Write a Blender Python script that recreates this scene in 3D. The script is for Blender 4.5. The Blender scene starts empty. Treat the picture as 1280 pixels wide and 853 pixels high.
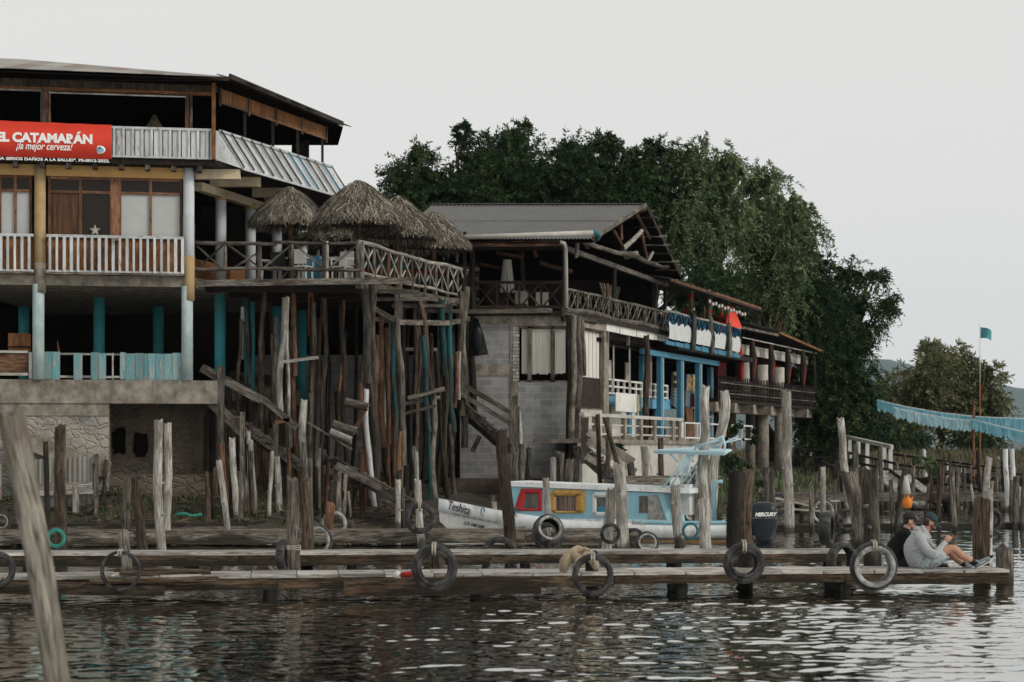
import bpy, math, random
import numpy as np
from mathutils import Vector, Matrix
from math import pi, sin, cos, radians

# ------------------------------------------------------------------ camera, world, sun, exposure
sc = bpy.context.scene
COL = sc.collection
H = 2.05; FPX = 2400.0; HY = 565.0
cam_data = bpy.data.cameras.new('camera'); cam = bpy.data.objects.new('camera', cam_data); COL.objects.link(cam)
cam.location = (0, 0, H); cam.rotation_euler = (pi/2, 0, 0)
cam_data.sensor_width = 36; cam_data.lens = FPX/1280*36
cam_data.shift_y = (HY-426.5)/1280
cam_data.clip_start = 0.1; cam_data.clip_end = 12000
cam_data.dof.use_dof = True; cam_data.dof.focus_distance = 38; cam_data.dof.aperture_fstop = 3.2
sc.camera = cam
SUN_EL, SUN_AZ = radians(34), radians(118)      # azimuth clockwise from +Y
world = bpy.data.worlds.new('World'); sc.world = world; world.use_nodes = True
nt = world.node_tree; nt.nodes.clear()
wo = nt.nodes.new('ShaderNodeOutputWorld'); bg = nt.nodes.new('ShaderNodeBackground')
sky = nt.nodes.new('ShaderNodeTexSky'); sky.sky_type = 'NISHITA'; sky.sun_disc = False
sky.sun_elevation = SUN_EL; sky.sun_rotation = SUN_AZ; sky.dust_density = 3; sky.air_density = 1.0
hs = nt.nodes.new('ShaderNodeHueSaturation'); hs.inputs['Saturation'].default_value = 0.22
mx = nt.nodes.new('ShaderNodeMix'); mx.data_type = 'RGBA'; mx.inputs[0].default_value = 0.86
mx.inputs[7].default_value = (8.6, 8.45, 8.15, 1)       # even layer of high cloud
nt.links.new(sky.outputs[0], hs.inputs['Color']); nt.links.new(hs.outputs[0], mx.inputs[6])
nt.links.new(mx.outputs[2], bg.inputs[0]); bg.inputs[1].default_value = 0.1
nt.links.new(bg.outputs[0], wo.inputs[0])
sl = bpy.data.lights.new('sun', 'SUN'); sl.energy = 1.5; sl.angle = radians(11); sl.color = (1, 0.93, 0.83)
so = bpy.data.objects.new('sun', sl); COL.objects.link(so)
sd = Vector((sin(SUN_AZ)*cos(SUN_EL), cos(SUN_AZ)*cos(SUN_EL), sin(SUN_EL)))
so.rotation_euler = (-sd).to_track_quat('-Z', 'Y').to_euler()
so.location = (20, 0, 30)
sc.view_settings.view_transform = 'Standard'; sc.view_settings.look = 'None'
sc.view_settings.exposure = 0.0; sc.view_settings.gamma = 1; sc.view_settings.use_curve_mapping = False
sc.cycles.max_bounces = 6; sc.cycles.volume_bounces = 1; sc.cycles.diffuse_bounces = 3

R = random.Random(7)
def U(a, b): return R.uniform(a, b)

# ------------------------------------------------------------------ helpers
def W(px, py, Y): return Vector(((px-640)*Y/FPX, Y, H-(py-HY)*Y/FPX))
ZV = Vector((0, 0, 1))

class MB:
    def __init__(s): s.v=[]; s.f=[]; s.g=[]; s.r=[]; s.sm=[]; s.mi=[]; s.m=0
    def add(s, vs, fs, gs=None, r=None, smooth=False):
        b=len(s.v); s.v += [tuple(p) for p in vs]
        if r is None: r=U(0,1)
        s.g += [tuple(q) for q in (gs if gs is not None else vs)]
        s.r += [r]*len(vs)
        for f in fs:
            s.f.append(tuple(i+b for i in f)); s.sm.append(smooth); s.mi.append(s.m)
    def hexa(s, c, g, r=None):       # c: 8 corners, bottom 4 then top 4
        s.add(c, [(3,2,1,0),(4,5,6,7),(0,1,5,4),(1,2,6,5),(2,3,7,6),(3,0,4,7)], g, r)
    def box(s, x0,x1,y0,y1,z0,z1, r=None):
        c=[(x0,y0,z0),(x1,y0,z0),(x1,y1,z0),(x0,y1,z0),(x0,y0,z1),(x1,y0,z1),(x1,y1,z1),(x0,y1,z1)]
        s.hexa([Vector(p) for p in c], c, r)
    def beam(s, a, b, w, h, up=ZV, r=None, taper=1.0):
        a=Vector(a); b=Vector(b); d=b-a; L=d.length
        if L<1e-6: return
        d/=L; up=Vector(up)
        if abs(d.dot(up))>0.98: up=Vector((0,-1,0)) if abs(d.y)<0.9 else Vector((1,0,0))
        x=d.cross(up).normalized(); y=x.cross(d).normalized()
        o=(U(0,50),U(0,50),U(0,50)); c=[]; g=[]
        for t in (0,1):
            k = 1 if t==0 else taper
            for sx,sy in ((-1,-1),(1,-1),(1,1),(-1,1)):
                c.append(a+d*L*t+x*(sx*w*k/2)+y*(sy*h*k/2)); g.append((o[0]+sx*w/2,o[1]+sy*h/2,o[2]+L*t))
        s.hexa(c,g,r)
    def log(s, a, b, r0, r1=None, seg=9, n=None, wob=0.25, rough=0.12, bend=0.0, r=None, cut=True):
        a=Vector(a); b=Vector(b); d=b-a; L=d.length
        if L<1e-5: return
        if r1 is None: r1=r0
        d/=L
        up=Vector((0,0,1)) if abs(d.z)<0.9 else Vector((1,0,0))
        x=d.cross(up).normalized(); y=x.cross(d).normalized()
        if n is None: n=max(3,min(16,int(L/0.22)+2))
        ph=[U(0,6.3) for _ in range(6)]; am=wob*r0
        o=(U(0,50),U(0,50),U(0,50)); vs=[]; gs=[]; fs=[]
        bd=(x*cos(ph[5])+y*sin(ph[5]))*bend*L
        lob=[1+rough*U(-1,1) for _ in range(seg)]
        for i in range(n+1):
            t=i/n; rr=r0+(r1-r0)*t
            e=math.sin(pi*t)**0.5 if 0<t<1 else 0
            c=a+d*L*t + x*(am*(sin(ph[0]+t*L*1.1)+.6*sin(ph[1]+t*L*2.9)-sin(ph[0])*(1-t)*1)) *1 + y*(am*(sin(ph[2]+t*L*1.3)+.5*sin(ph[3]+t*L*3.1))) + bd*(4*t*(1-t))
            for k in range(seg):
                an=2*pi*k/seg
                q=rr*lob[k]*(1+rough*.7*U(-1,1))
                zz = (U(-.6,.6)*rr if (cut and i==n) else 0)
                vs.append(c+x*(cos(an)*q)+y*(sin(an)*q)+d*zz); gs.append((o[0]+cos(an)*rr,o[1]+sin(an)*rr,o[2]+L*t))
        for i in range(n):
            for k in range(seg):
                k2=(k+1)%seg
                fs.append((i*seg+k,i*seg+k2,(i+1)*seg+k2,(i+1)*seg+k))
        if r is None: r=U(0,1)
        s.add(vs,fs,gs,r,True)
        s.add([vs[j] for j in range(seg)],[tuple(range(seg))[::-1]],[gs[j] for j in range(seg)],r)
        top=[vs[n*seg+j] for j in range(seg)]
        s.add(top+[sum((Vector(p) for p in top),Vector())/seg],[(j,(j+1)%seg,seg) for j in range(seg)],[gs[n*seg+j] for j in range(seg)]+[o],r)
    def tube(s, pts, rad, seg=6, r=None, closed=False):
        pts=[Vector(p) for p in pts]; n=len(pts); vs=[]; gs=[]; fs=[]
        if not hasattr(rad,'__len__'): rad=[rad]*n
        ax=None; acc=0
        for i,p in enumerate(pts):
            if closed: d=(pts[(i+1)%n]-pts[i-1])
            else: d=(pts[min(i+1,n-1)]-pts[max(i-1,0)])
            d.normalize()
            if ax is None:
                up=Vector((0,0,1)) if abs(d.z)<0.9 else Vector((1,0,0)); ax=d.cross(up).normalized()
            ax=(ax-d*ax.dot(d)).normalized(); ay=d.cross(ax)
            if i: acc+=(p-pts[i-1]).length
            for k in range(seg):
                an=2*pi*k/seg; vs.append(p+ax*(cos(an)*rad[i])+ay*(sin(an)*rad[i])); gs.append((cos(an)*rad[i],sin(an)*rad[i],acc))
        m=n if closed else n-1
        for i in range(m):
            for k in range(seg):
                k2=(k+1)%seg; j=(i+1)%n
                fs.append((i*seg+k,i*seg+k2,j*seg+k2,j*seg+k))
        if not closed: fs.append(tuple(range(seg))[::-1]); fs.append(tuple((n-1)*seg+k for k in range(seg)))
        s.add(vs,fs,gs,r,True)
    def prism(s, pts, z0, z1, r=None):      # XY polygon
        n=len(pts); z1f = z1 if hasattr(z1,'__len__') else [z1]*n
        vs=[(p[0],p[1],z0) for p in pts]+[(p[0],p[1],z1f[i]) for i,p in enumerate(pts)]
        s.add(vs,[tuple(range(n))[::-1],tuple(range(n,2*n))]+[(i,(i+1)%n,(i+1)%n+n,i+n) for i in range(n)],None,r)
    def plate(s, pts, t, r=None, gs=None):          # planar polygon with thickness t
        pts=[Vector(p) for p in pts]; n=len(pts)
        nn=(pts[1]-pts[0]).cross(pts[2]-pts[1]).normalized()*t
        vs=pts+[p-nn for p in pts]
        s.add(vs,[tuple(range(n)),tuple(range(n,2*n))[::-1]]+[(i,i+n,(i+1)%n+n,(i+1)%n) for i in range(n)],(gs+gs) if gs else None,r)
    def lathe(s, prof, seg=16, M=None, r=None, closed=False):
        M=M or Matrix(); vs=[]; fs=[]; gs=[]
        for rr,z in prof:
            for k in range(seg):
                an=2*pi*k/seg; p=Vector((rr*cos(an),rr*sin(an),z)); vs.append(M@p); gs.append(tuple(p))
        m=len(prof)
        for i in range(m if closed else m-1):
            j=(i+1)%m
            for k in range(seg):
                k2=(k+1)%seg; fs.append((i*seg+k,i*seg+k2,j*seg+k2,j*seg+k))
        if not closed: fs.append(tuple(range(seg))[::-1]); fs.append(tuple((m-1)*seg+k for k in range(seg)))
        s.add(vs,fs,gs,r,True)
    def ball(s, c, rx, ry=None, rz=None, seg=12, M=None, r=None):
        ry=ry or rx; rz=rz or rx; prof=[(max(1e-3,sin(pi*i/8)),-cos(pi*i/8)) for i in range(9)]
        MM=Matrix.Translation(Vector(c))@(M or Matrix())@Matrix.Diagonal((rx,ry,rz,1))
        s.lathe(prof,seg,MM,r)
    def sheet(s, p00, p10, p11, p01, waves=40, amp=0.018, sheets=8, r=None):   # corrugated sheet, ridges from p0x to p1x edge
        p00,p10,p11,p01=[Vector(p) for p in (p00,p10,p11,p01)]
        nn=(p10-p00).cross(p01-p00).normalized(); rs=[U(0,1) for _ in range(sheets*2+2)]
        per=waves*4
        for sh in range(sheets):
            i0=int(per*sh/sheets); i1=int(per*(sh+1)/sheets)
            for half in (0,1):
                t0,t1=(0,.52) if half==0 else (.50,1); lift=nn*(0.012*half)
                vs=[]; gs=[]; fs=[]
                for i in range(i0,i1+1):
                    u=i/per; a=amp*sin(u*waves*2*pi)
                    A=p00.lerp(p10,u); B=p01.lerp(p11,u)
                    for t in (t0,t1):
                        jj = 0.0
                        p=A.lerp(B,t+jj)+nn*a+lift; vs.append(p); gs.append((u*(p10-p00).length,a,t*(p01-p00).length))
                m=len(vs)//2
                for k in range(m-1): fs.append((2*k,2*k+2,2*k+3,2*k+1))
                s.add(vs,fs,gs,rs[sh*2+half] if r is None else r,True)
    def build(s, name, mat, parent=None, label=None, bevel=0):
        if not s.v: return None
        me=bpy.data.meshes.new(name); o=bpy.data.objects.new(name,me); COL.objects.link(o)
        off=Vector((0,0,0))
        if parent is not None:
            o.parent=parent; q=parent
            while q is not None: off+=q.location; q=q.parent
        V=np.array(s.v,dtype=np.float64)-np.array(off)
        me.from_pydata(V.tolist(),[],s.f)
        me.polygons.foreach_set('use_smooth',s.sm)
        mats = mat if isinstance(mat,(list,tuple)) else [mat]
        for m in mats: me.materials.append(m)
        if len(mats)>1: me.polygons.foreach_set('material_index',s.mi)
        a=me.attributes.new('g','FLOAT_VECTOR','POINT'); a.data.foreach_set('vector',np.array(s.g,dtype=np.float32).ravel())
        a=me.attributes.new('r','FLOAT','POINT'); a.data.foreach_set('value',np.array(s.r,dtype=np.float32))
        me.update()
        if bevel:
            bm=o.modifiers.new('bevel','BEVEL'); bm.width=bevel; bm.segments=2; bm.limit_method='ANGLE'
        if label: o['label']=label
        return o

def thing(name, label, cat, loc=(0,0,0), group=None):
    o=bpy.data.objects.new(name,None); COL.objects.link(o); o.location=loc; o.empty_display_size=0.3
    o['label']=label; o['category']=cat
    if group: o['group']=group
    return o
def solo(mb, name, mat, label, cat, loc, group=None):         # a thing that is one mesh, origin at its base
    o=mb.build(name,mat); loc=Vector(loc)
    o.data.transform(Matrix.Translation(-loc)); o.location=loc
    o['label']=label; o['category']=cat
    if group: o['group']=group
    return o
def struct(o, kind='structure'):
    o['kind']=kind; return o

class Frame:
    """vertical plane through two (pixel column, depth) anchors; s along it, d towards the viewer"""
    def __init__(f, pxa, Ya, pxb, Yb):
        f.o=Vector(((pxa-640)*Ya/FPX,Ya)); b=Vector(((pxb-640)*Yb/FPX,Yb))
        f.L=(b-f.o).length; f.u=(b-f.o)/f.L; f.n=Vector((f.u.y,-f.u.x))
    def s(f, px, d=0):
        k=(px-640)/FPX
        return (k*(f.o.y+f.n.y*d)-f.o.x-f.n.x*d)/(f.u.x-k*f.u.y)
    def P(f, s, d, z):
        q=f.o+f.u*s+f.n*d; return Vector((q.x,q.y,z))
    def Y(f, px, d=0): return f.P(f.s(px,d),d,0).y
    def z(f, px, py, d=0): return H-(py-HY)*f.Y(px,d)/FPX
    def X(f, px, py, d=0): return f.P(f.s(px,d),d,f.z(px,py,d))
    def box(f, mb, s0,s1,d0,d1,z0,z1, grain='v', rnd=True, r=None):
        cs=[(s0,d1),(s1,d1),(s1,d0),(s0,d0)]; o=(U(0,40),U(0,40),U(0,40)) if rnd else (0,0,0)
        c=[f.P(a,b,z0) for a,b in cs]+[f.P(a,b,z1) for a,b in cs]
        if grain=='v': g=[(o[0]+a,o[1]+b,o[2]+z) for z in (z0,z1) for a,b in cs]
        else: g=[(o[0]+z,o[1]+b,o[2]+a) for z in (z0,z1) for a,b in cs]
        mb.hexa(c,g,r)
    def pbox(f, mb, px0,px1,d0,d1,z0,z1,**k): f.box(mb,f.s(px0),f.s(px1),d0,d1,z0,z1,**k)

# ------------------------------------------------------------------ materials
def new_mat(name):
    m=bpy.data.materials.new(name); m.use_nodes=True; n=m.node_tree; b=n.nodes['Principled BSDF']; return m,n,b
def nodes_coord(n, sc3, src='g'):
    if src=='g': a=n.nodes.new('ShaderNodeAttribute'); a.attribute_name='g'; out=a.outputs['Vector']
    else: a=n.nodes.new('ShaderNodeTexCoord'); out=a.outputs['Object']
    mp=n.nodes.new('ShaderNodeMapping'); mp.inputs['Scale'].default_value=sc3; n.links.new(out,mp.inputs[0]); return mp.outputs[0]
def noise(n, vec, scale, detail=5, rough=.6, dist=0):
    t=n.nodes.new('ShaderNodeTexNoise'); t.inputs['Scale'].default_value=scale; t.inputs['Detail'].default_value=detail
    t.inputs['Roughness'].default_value=rough; t.inputs['Distortion'].default_value=dist; n.links.new(vec,t.inputs['Vector']); return t.outputs['Fac']
def ramp(n, fac, stops):
    c=n.nodes.new('ShaderNodeValToRGB'); e=c.color_ramp.elements
    while len(e)<len(stops): e.new(0.5)
    for i,(p,col) in enumerate(stops):
        e[i].position=p; e[i].color=(col[0],col[1],col[2],1) if hasattr(col,'__len__') else (col,col,col,1)
    n.links.new(fac,c.inputs[0]); return c.outputs[0]
def mixc(n, fac, a, b, mode='MIX'):
    m=n.nodes.new('ShaderNodeMix'); m.data_type='RGBA'; m.blend_type=mode
    for idx,v in ((0,fac),(6,a),(7,b)):
        if hasattr(v,'is_linked') or isinstance(v,bpy.types.NodeSocket): n.links.new(v,m.inputs[idx])
        elif idx==0: m.inputs[0].default_value=v
        else: m.inputs[idx].default_value=(v[0],v[1],v[2],1)
    return m.outputs[2]
def attr_r(n):
    a=n.nodes.new('ShaderNodeAttribute'); a.attribute_name='r'; return a.outputs['Fac']
def bump(n, b, h, dist=.01, st=.6):
    u=n.nodes.new('ShaderNodeBump'); u.inputs['Distance'].default_value=dist; u.inputs['Strength'].default_value=st
    n.links.new(h,u.inputs['Height']); n.links.new(u.outputs[0],b.inputs['Normal'])
def wood(name, dark, light, rough=.8, fine=38, stretch=.09, stain=(.03,.02,.014), stain_amt=.7, paint=None, worn=.45, var=.55, warm=(.17,.085,.042), warm_amt=.45):
    m,n,b=new_mat(name)
    v=nodes_coord(n,(1,1,stretch)); f=noise(n,v,fine,7,.65,.6)
    mid=[(a+c)/2 for a,c in zip(dark,light)]
    c=ramp(n,f,[(.34,[x*.25 for x in dark]),(.43,dark),(.52,mid),(.66,light)])
    v2=nodes_coord(n,(1,1,.35)); f2=noise(n,v2,3.2,4,.6,.3)
    wv=ramp(n,noise(n,nodes_coord(n,(1,1,.22)),5.5,5,.7,.5),[(.54,0),(.62,warm_amt)]); c=mixc(n,wv,c,mixc(n,ramp(n,f,[(.4,0),(.62,1)]),[x*.3 for x in warm],warm))
    if paint:
        pm=ramp(n,noise(n,nodes_coord(n,(1,1,.3)),7,6,.7),[(worn-.04,0),(worn+.04,1)])
        pc=mixc(n,ramp(n,f,[(.4,0),(.7,1)]),[x*.75 for x in paint],paint)
        c=mixc(n,pm,c,pc)
    sm=ramp(n,f2,[(.47,0),(.60,stain_amt)]); c=mixc(n,sm,c,stain)
    rv=ramp(n,attr_r(n),[(0,1-var),(1,1+var*.3)])
    c=mixc(n,1.0,c,rv,'MULTIPLY')
    # timber soaked and stained by the lake close to the water level
    ge=n.nodes.new('ShaderNodeNewGeometry'); sx=n.nodes.new('ShaderNodeSeparateXYZ'); n.links.new(ge.outputs['Position'],sx.inputs[0])
    ma=n.nodes.new('ShaderNodeMath'); ma.operation='MULTIPLY_ADD'; n.links.new(f2,ma.inputs[0]); ma.inputs[1].default_value=-.5; n.links.new(sx.outputs[2],ma.inputs[2])
    c=mixc(n,ramp(n,ma.outputs[0],[(.0,.85),(.12,0)]),c,(.018,.017,.012))
    n.links.new(c,b.inputs['Base Color']); b.inputs['Roughness'].default_value=rough; b.inputs['Specular IOR Level'].default_value=.18
    bump(n,b,f,.03,1.0)
    return m
def plain(name, col, rough=.6, var=.12, scale=6, metal=0, bmp=.0, spec=.22, dirt=None, dirt_amt=.5, src='g', sc3=(1,1,1)):
    m,n,b=new_mat(name)
    v=nodes_coord(n,sc3,src); f=noise(n,v,scale,6,.65)
    c=ramp(n,f,[(.3,[x*(1-var*2) for x in col]),(.7,[min(1,x*(1+var)) for x in col])])
    if dirt:
        f2=noise(n,nodes_coord(n,(1,1,.4),src),scale*.5,6,.7,.4); c=mixc(n,ramp(n,f2,[(.48,0),(.66,dirt_amt)]),c,dirt)
    n.links.new(c,b.inputs['Base Color']); b.inputs['Roughness'].default_value=rough; b.inputs['Metallic'].default_value=metal
    b.inputs['Specular IOR Level'].default_value=spec
    if bmp: bump(n,b,f,bmp,.6)
    return m
M={}
M['grey']=wood('weathered_grey_wood',(.085,.076,.064),(.30,.275,.235),warm_amt=.35)
M['pale']=wood('bleached_pale_wood',(.27,.26,.235),(.60,.585,.54),stain=(.13,.11,.085),stain_amt=.6,var=.3,warm=(.33,.24,.17),warm_amt=.4)
M['fore']=wood('pale_driftwood',(.15,.14,.118),(.40,.37,.31),stain=(.10,.08,.055),stain_amt=.55,var=.1,fine=55,warm=(.4,.28,.17),warm_amt=.35)
M['shade_grey']=wood('shade_darkened_pole_wood',(.045,.038,.031),(.19,.17,.14),warm_amt=.35)  # grey wood darkened in colour to stand in for shade under the deck
M['brown']=wood('brown_bark_wood',(.045,.032,.023),(.19,.145,.105),warm_amt=.25)
M['rust']=wood('reddish_raw_wood',(.085,.042,.026),(.30,.165,.10),stain=(.05,.03,.02))
M['dark']=wood('dark_wet_wood',(.010,.008,.006),(.045,.035,.027),rough=.6)
M['teal']=wood('teal_painted_wood',(.08,.07,.055),(.2,.18,.15),paint=(.03,.16,.17),worn=.42)
M['deck']=wood('bleached_deck_plank',(.32,.305,.28),(.66,.64,.6),stain=(.08,.065,.05),stain_amt=.6,var=.35,warm_amt=.15)
M['fascia']=wood('damp_dock_timber',(.04,.029,.019),(.17,.122,.08),stain=(.02,.014,.01),stain_amt=.8)
M['orange']=wood('orange_stained_boards',(.22,.095,.035),(.42,.2,.085),stain=(.1,.045,.02),stain_amt=.5,var=.3)
M['winwood']=wood('varnished_window_wood',(.18,.085,.045),(.33,.18,.11),stain=(.1,.06,.04),stain_amt=.5)
M['whitewood']=wood('flaking_white_painted_wood',(.2,.18,.15),(.38,.35,.3),paint=(.72,.76,.78),worn=.38,stain=(.32,.31,.29),stain_amt=.4,var=.2,warm_amt=0)
M['aqua']=wood('aqua_painted_boards',(.2,.22,.2),(.4,.42,.4),paint=(.17,.40,.44),worn=.45,stain=(.3,.34,.33),stain_amt=.6,var=.3,warm_amt=0)
M['blue']=plain('blue_paint',(.055,.20,.30),.55,.1,4,dirt=(.03,.12,.19),dirt_amt=.5)
M['bluewood']=wood('blue_painted_sticks',(.05,.1,.14),(.12,.2,.25),paint=(.04,.2,.33),worn=.4,var=.4)
M['white']=plain('white_paint',(.66,.66,.63),.6,.08,4,dirt=(.38,.36,.31),dirt_amt=.6)
M['offwhite']=plain('grubby_white_paint',(.46,.45,.41),.7,.12,3,dirt=(.25,.23,.19),dirt_amt=.7)
M['concrete']=plain('weathered_concrete',(.27,.245,.205),.9,.3,3.5,bmp=.03,dirt=(.10,.085,.062),dirt_amt=.85)
M['concdark']=plain('shade_deepened_brown_plaster',(.11,.085,.064),.9,.25,2,bmp=.03,dirt=(.05,.042,.03),dirt_amt=.8)  # brown plaster, colour deepened to put back shade that fill light lifts
M['tanbeam']=plain('ochre_painted_beam',(.5,.3,.11),.75,.12,3,dirt=(.28,.2,.11),dirt_amt=.6)
M['cream']=plain('cream_painted_beam',(.6,.5,.34),.75,.1,3,dirt=(.36,.29,.2),dirt_amt=.5)
M['interior']=plain('interior_shade_black',(.009,.007,.006),.9,.2,2,spec=0)  # near-black colour stands in for the shade inside open floors
M['intbrown']=plain('shade_darkened_brown_interior',(.045,.028,.018),.9,.3,2)  # brown darkened to carry the interior shade
M['rubber']=plain('worn_tyre_rubber',(.022,.022,.022),.6,.35,9,dirt=(.15,.145,.135),dirt_amt=.5,bmp=.006)
M['greypaint']=plain('pale_grey_rim_paint',(.34,.34,.33),.6,.3,9,dirt=(.05,.045,.04),dirt_amt=.95)
M['greenpaint']=plain('green_tyre_paint',(.03,.22,.17),.6,.15,6,dirt=(.02,.08,.07),dirt_amt=.6)
M['tealpaint']=plain('teal_tyre_paint',(.04,.16,.19),.6,.15,6,dirt=(.03,.06,.07))
M['rope']=plain('old_rope',(.35,.33,.28),.9,.2,30)
M['red']=plain('red_cloth',(.36,.028,.022),.75,.15,3)
M['darkcloth']=plain('dark_brown_cloth',(.035,.025,.02),.9,.3,4)
M['black']=plain('black_material',(.008,.008,.009),.45,.2,5)
M['plastic']=plain('black_plastic_sheet',(.008,.008,.009),.25,.2,5,bmp=.02)
M['burlap']=plain('beige_sack_cloth',(.33,.27,.19),.95,.2,10,dirt=(.16,.12,.08),bmp=.01)
M['leaf_shrub']=None
def rooftin(name, base, rustc, dark, k=.5):
    m,n,b=new_mat(name)
    r=attr_r(n); c=ramp(n,r,[(0,[x*.8 for x in base]),(.3,base),(.55,[x*1.1 for x in base]),(.72,[x*.85 for x in base]),(.8,rustc),(1,[x*.6 for x in rustc])])
    n.nodes[-1].color_ramp.interpolation='CONSTANT'
    f=noise(n,nodes_coord(n,(1,1,.2)),4,6,.7); c=mixc(n,ramp(n,f,[(.45,0),(.65,k)]),c,dark)
    n.links.new(c,b.inputs['Base Color']); b.inputs['Roughness'].default_value=.55; b.inputs['Metallic'].default_value=.15
    return m
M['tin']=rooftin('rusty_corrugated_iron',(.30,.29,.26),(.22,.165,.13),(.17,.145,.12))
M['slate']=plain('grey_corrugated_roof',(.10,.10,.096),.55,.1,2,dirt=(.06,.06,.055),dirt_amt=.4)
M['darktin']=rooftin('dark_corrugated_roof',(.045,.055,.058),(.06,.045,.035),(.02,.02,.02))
def blocks(name):
    m,n,b=new_mat(name)
    a=n.nodes.new('ShaderNodeAttribute'); a.attribute_name='g'; sx=n.nodes.new('ShaderNodeSeparateXYZ'); cx=n.nodes.new('ShaderNodeCombineXYZ')
    n.links.new(a.outputs['Vector'],sx.inputs[0]); n.links.new(sx.outputs[0],cx.inputs[0]); n.links.new(sx.outputs[2],cx.inputs[1])
    t=n.nodes.new('ShaderNodeTexBrick'); n.links.new(cx.outputs[0],t.inputs['Vector'])
    t.inputs['Color1'].default_value=(.20,.205,.21,1); t.inputs['Color2'].default_value=(.29,.295,.30,1); t.inputs['Mortar'].default_value=(.33,.32,.29,1)
    t.inputs['Scale'].default_value=1; t.inputs['Mortar Size'].default_value=.012; t.inputs['Brick Width'].default_value=.4; t.inputs['Row Height'].default_value=.2
    t.inputs['Bias'].default_value=-.2
    f=noise(n,a.outputs['Vector'],2.2,6,.7); c=mixc(n,ramp(n,f,[(.45,0),(.68,.6)]),t.outputs['Color'],(.13,.125,.11))
    n.links.new(c,b.inputs['Base Color']); b.inputs['Roughness'].default_value=.9; bump(n,b,t.outputs['Fac'],.01,-.6); return m
M['block']=blocks('grey_concrete_block')
def stones(name, c1, c2, mortar, scale=3.2):
    m,n,b=new_mat(name)
    a=n.nodes.new('ShaderNodeAttribute'); a.attribute_name='g'
    mp=n.nodes.new('ShaderNodeMapping'); mp.inputs['Scale'].default_value=(1,.3,1.45); n.links.new(a.outputs['Vector'],mp.inputs[0])
    nz=n.nodes.new('ShaderNodeTexNoise'); nz.inputs['Scale'].default_value=4; n.links.new(mp.outputs[0],nz.inputs['Vector'])
    ad=n.nodes.new('ShaderNodeVectorMath'); ad.operation='MULTIPLY_ADD'; ad.inputs[1].default_value=(.22,.22,.22); n.links.new(nz.outputs['Color'],ad.inputs[0]); n.links.new(mp.outputs[0],ad.inputs[2])
    v=n.nodes.new('ShaderNodeTexVoronoi'); v.feature='DISTANCE_TO_EDGE'; v.inputs['Scale'].default_value=scale; n.links.new(ad.outputs[0],v.inputs['Vector'])
    v2=n.nodes.new('ShaderNodeTexVoronoi'); v2.inputs['Scale'].default_value=scale; n.links.new(ad.outputs[0],v2.inputs['Vector'])
    sc_=n.nodes.new('ShaderNodeSeparateColor'); n.links.new(v2.outputs['Color'],sc_.inputs[0])
    c=ramp(n,sc_.outputs[0],[(0,c1),(1,c2)]); c=mixc(n,ramp(n,v.outputs['Distance'],[(.02,0),(.085,1)]),mortar,c)
    # plaster smeared over a good part of the stones
    f=noise(n,a.outputs['Vector'],1.6,6,.7); c=mixc(n,ramp(n,f,[(.38,0),(.52,.9)]),c,mortar)
    f3=noise(n,a.outputs['Vector'],5,6,.7); c=mixc(n,ramp(n,f3,[(.5,0),(.7,.5)]),c,(.1,.09,.07))
    n.links.new(c,b.inputs['Base Color']); b.inputs['Roughness'].default_value=.95; bump(n,b,ramp(n,v.outputs['Distance'],[(0,0),(.12,1)]),.04,.8); return m
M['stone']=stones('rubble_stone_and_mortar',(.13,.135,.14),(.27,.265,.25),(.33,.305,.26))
M['stonedark']=stones('shade_toned_rubble_stone',(.05,.046,.04),(.12,.105,.085),(.125,.10,.075))  # shaded copy of the rubble, its tones darkened for the recessed alcove
def leafmat(name, c1, c2, c3, rough=.55, trans=.15):
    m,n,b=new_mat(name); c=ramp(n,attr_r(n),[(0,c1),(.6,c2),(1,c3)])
    n.links.new(c,b.inputs['Base Color']); b.inputs['Roughness'].default_value=rough; b.inputs['Specular IOR Level'].default_value=.1
    t=n.nodes.new('ShaderNodeBsdfTranslucent'); n.links.new(c,t.inputs[0]); ms=n.nodes.new('ShaderNodeMixShader'); ms.inputs[0].default_value=trans
    n.links.new(b.outputs[0],ms.inputs[1]); n.links.new(t.outputs[0],ms.inputs[2]); n.links.new(ms.outputs[0],n.nodes['Material Output'].inputs[0]); return m
M['leafdark']=leafmat('dark_evergreen_leaves',(.012,.026,.010),(.030,.055,.020),(.085,.12,.045))
M['leafmid']=leafmat('grey_green_leaves',(.034,.058,.022),(.12,.165,.075),(.28,.33,.17))
M['leafolive']=leafmat('olive_leaves',(.05,.057,.025),(.14,.148,.068),(.30,.29,.16))
M['grassm']=leafmat('dry_grass_blades',(.05,.055,.025),(.12,.11,.06),(.22,.18,.11))
M['straw']=leafmat('grey_straw',(.03,.025,.019),(.14,.125,.098),(.44,.40,.33),.8,.05)

def flat(name, col, rough=.6, spec=.5):
    m,n,b=new_mat(name); b.inputs['Base Color'].default_value=(*col,1); b.inputs['Roughness'].default_value=rough; b.inputs['Specular IOR Level'].default_value=spec; return m
M['glass']=flat('brown_reflection_glass',(.018,.013,.009),.15,.22)  # pane tinted dark brown to imitate reflected woodwork
M['browncurtain']=plain('brown_curtain_behind_glass',(.10,.045,.02),.4,.45,26,sc3=(1,1,.04))
M['curtain']=plain('white_fabric_curtain',(.62,.6,.54),.9,.12,14,sc3=(1,1,.05))
M['sky_pane']=plain('painted_sky_reflection_pane',(.42,.44,.43),.22,.05,2)  # pale pane colour imitates the sky mirrored in the glass
M['text_white']=flat('white_lettering',(.8,.8,.78),.6); M['text_black']=flat('black_lettering',(.01,.01,.01),.6)
M['bannerred']=plain('red_vinyl_banner',(.62,.05,.028),.5,.05,2)

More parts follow.
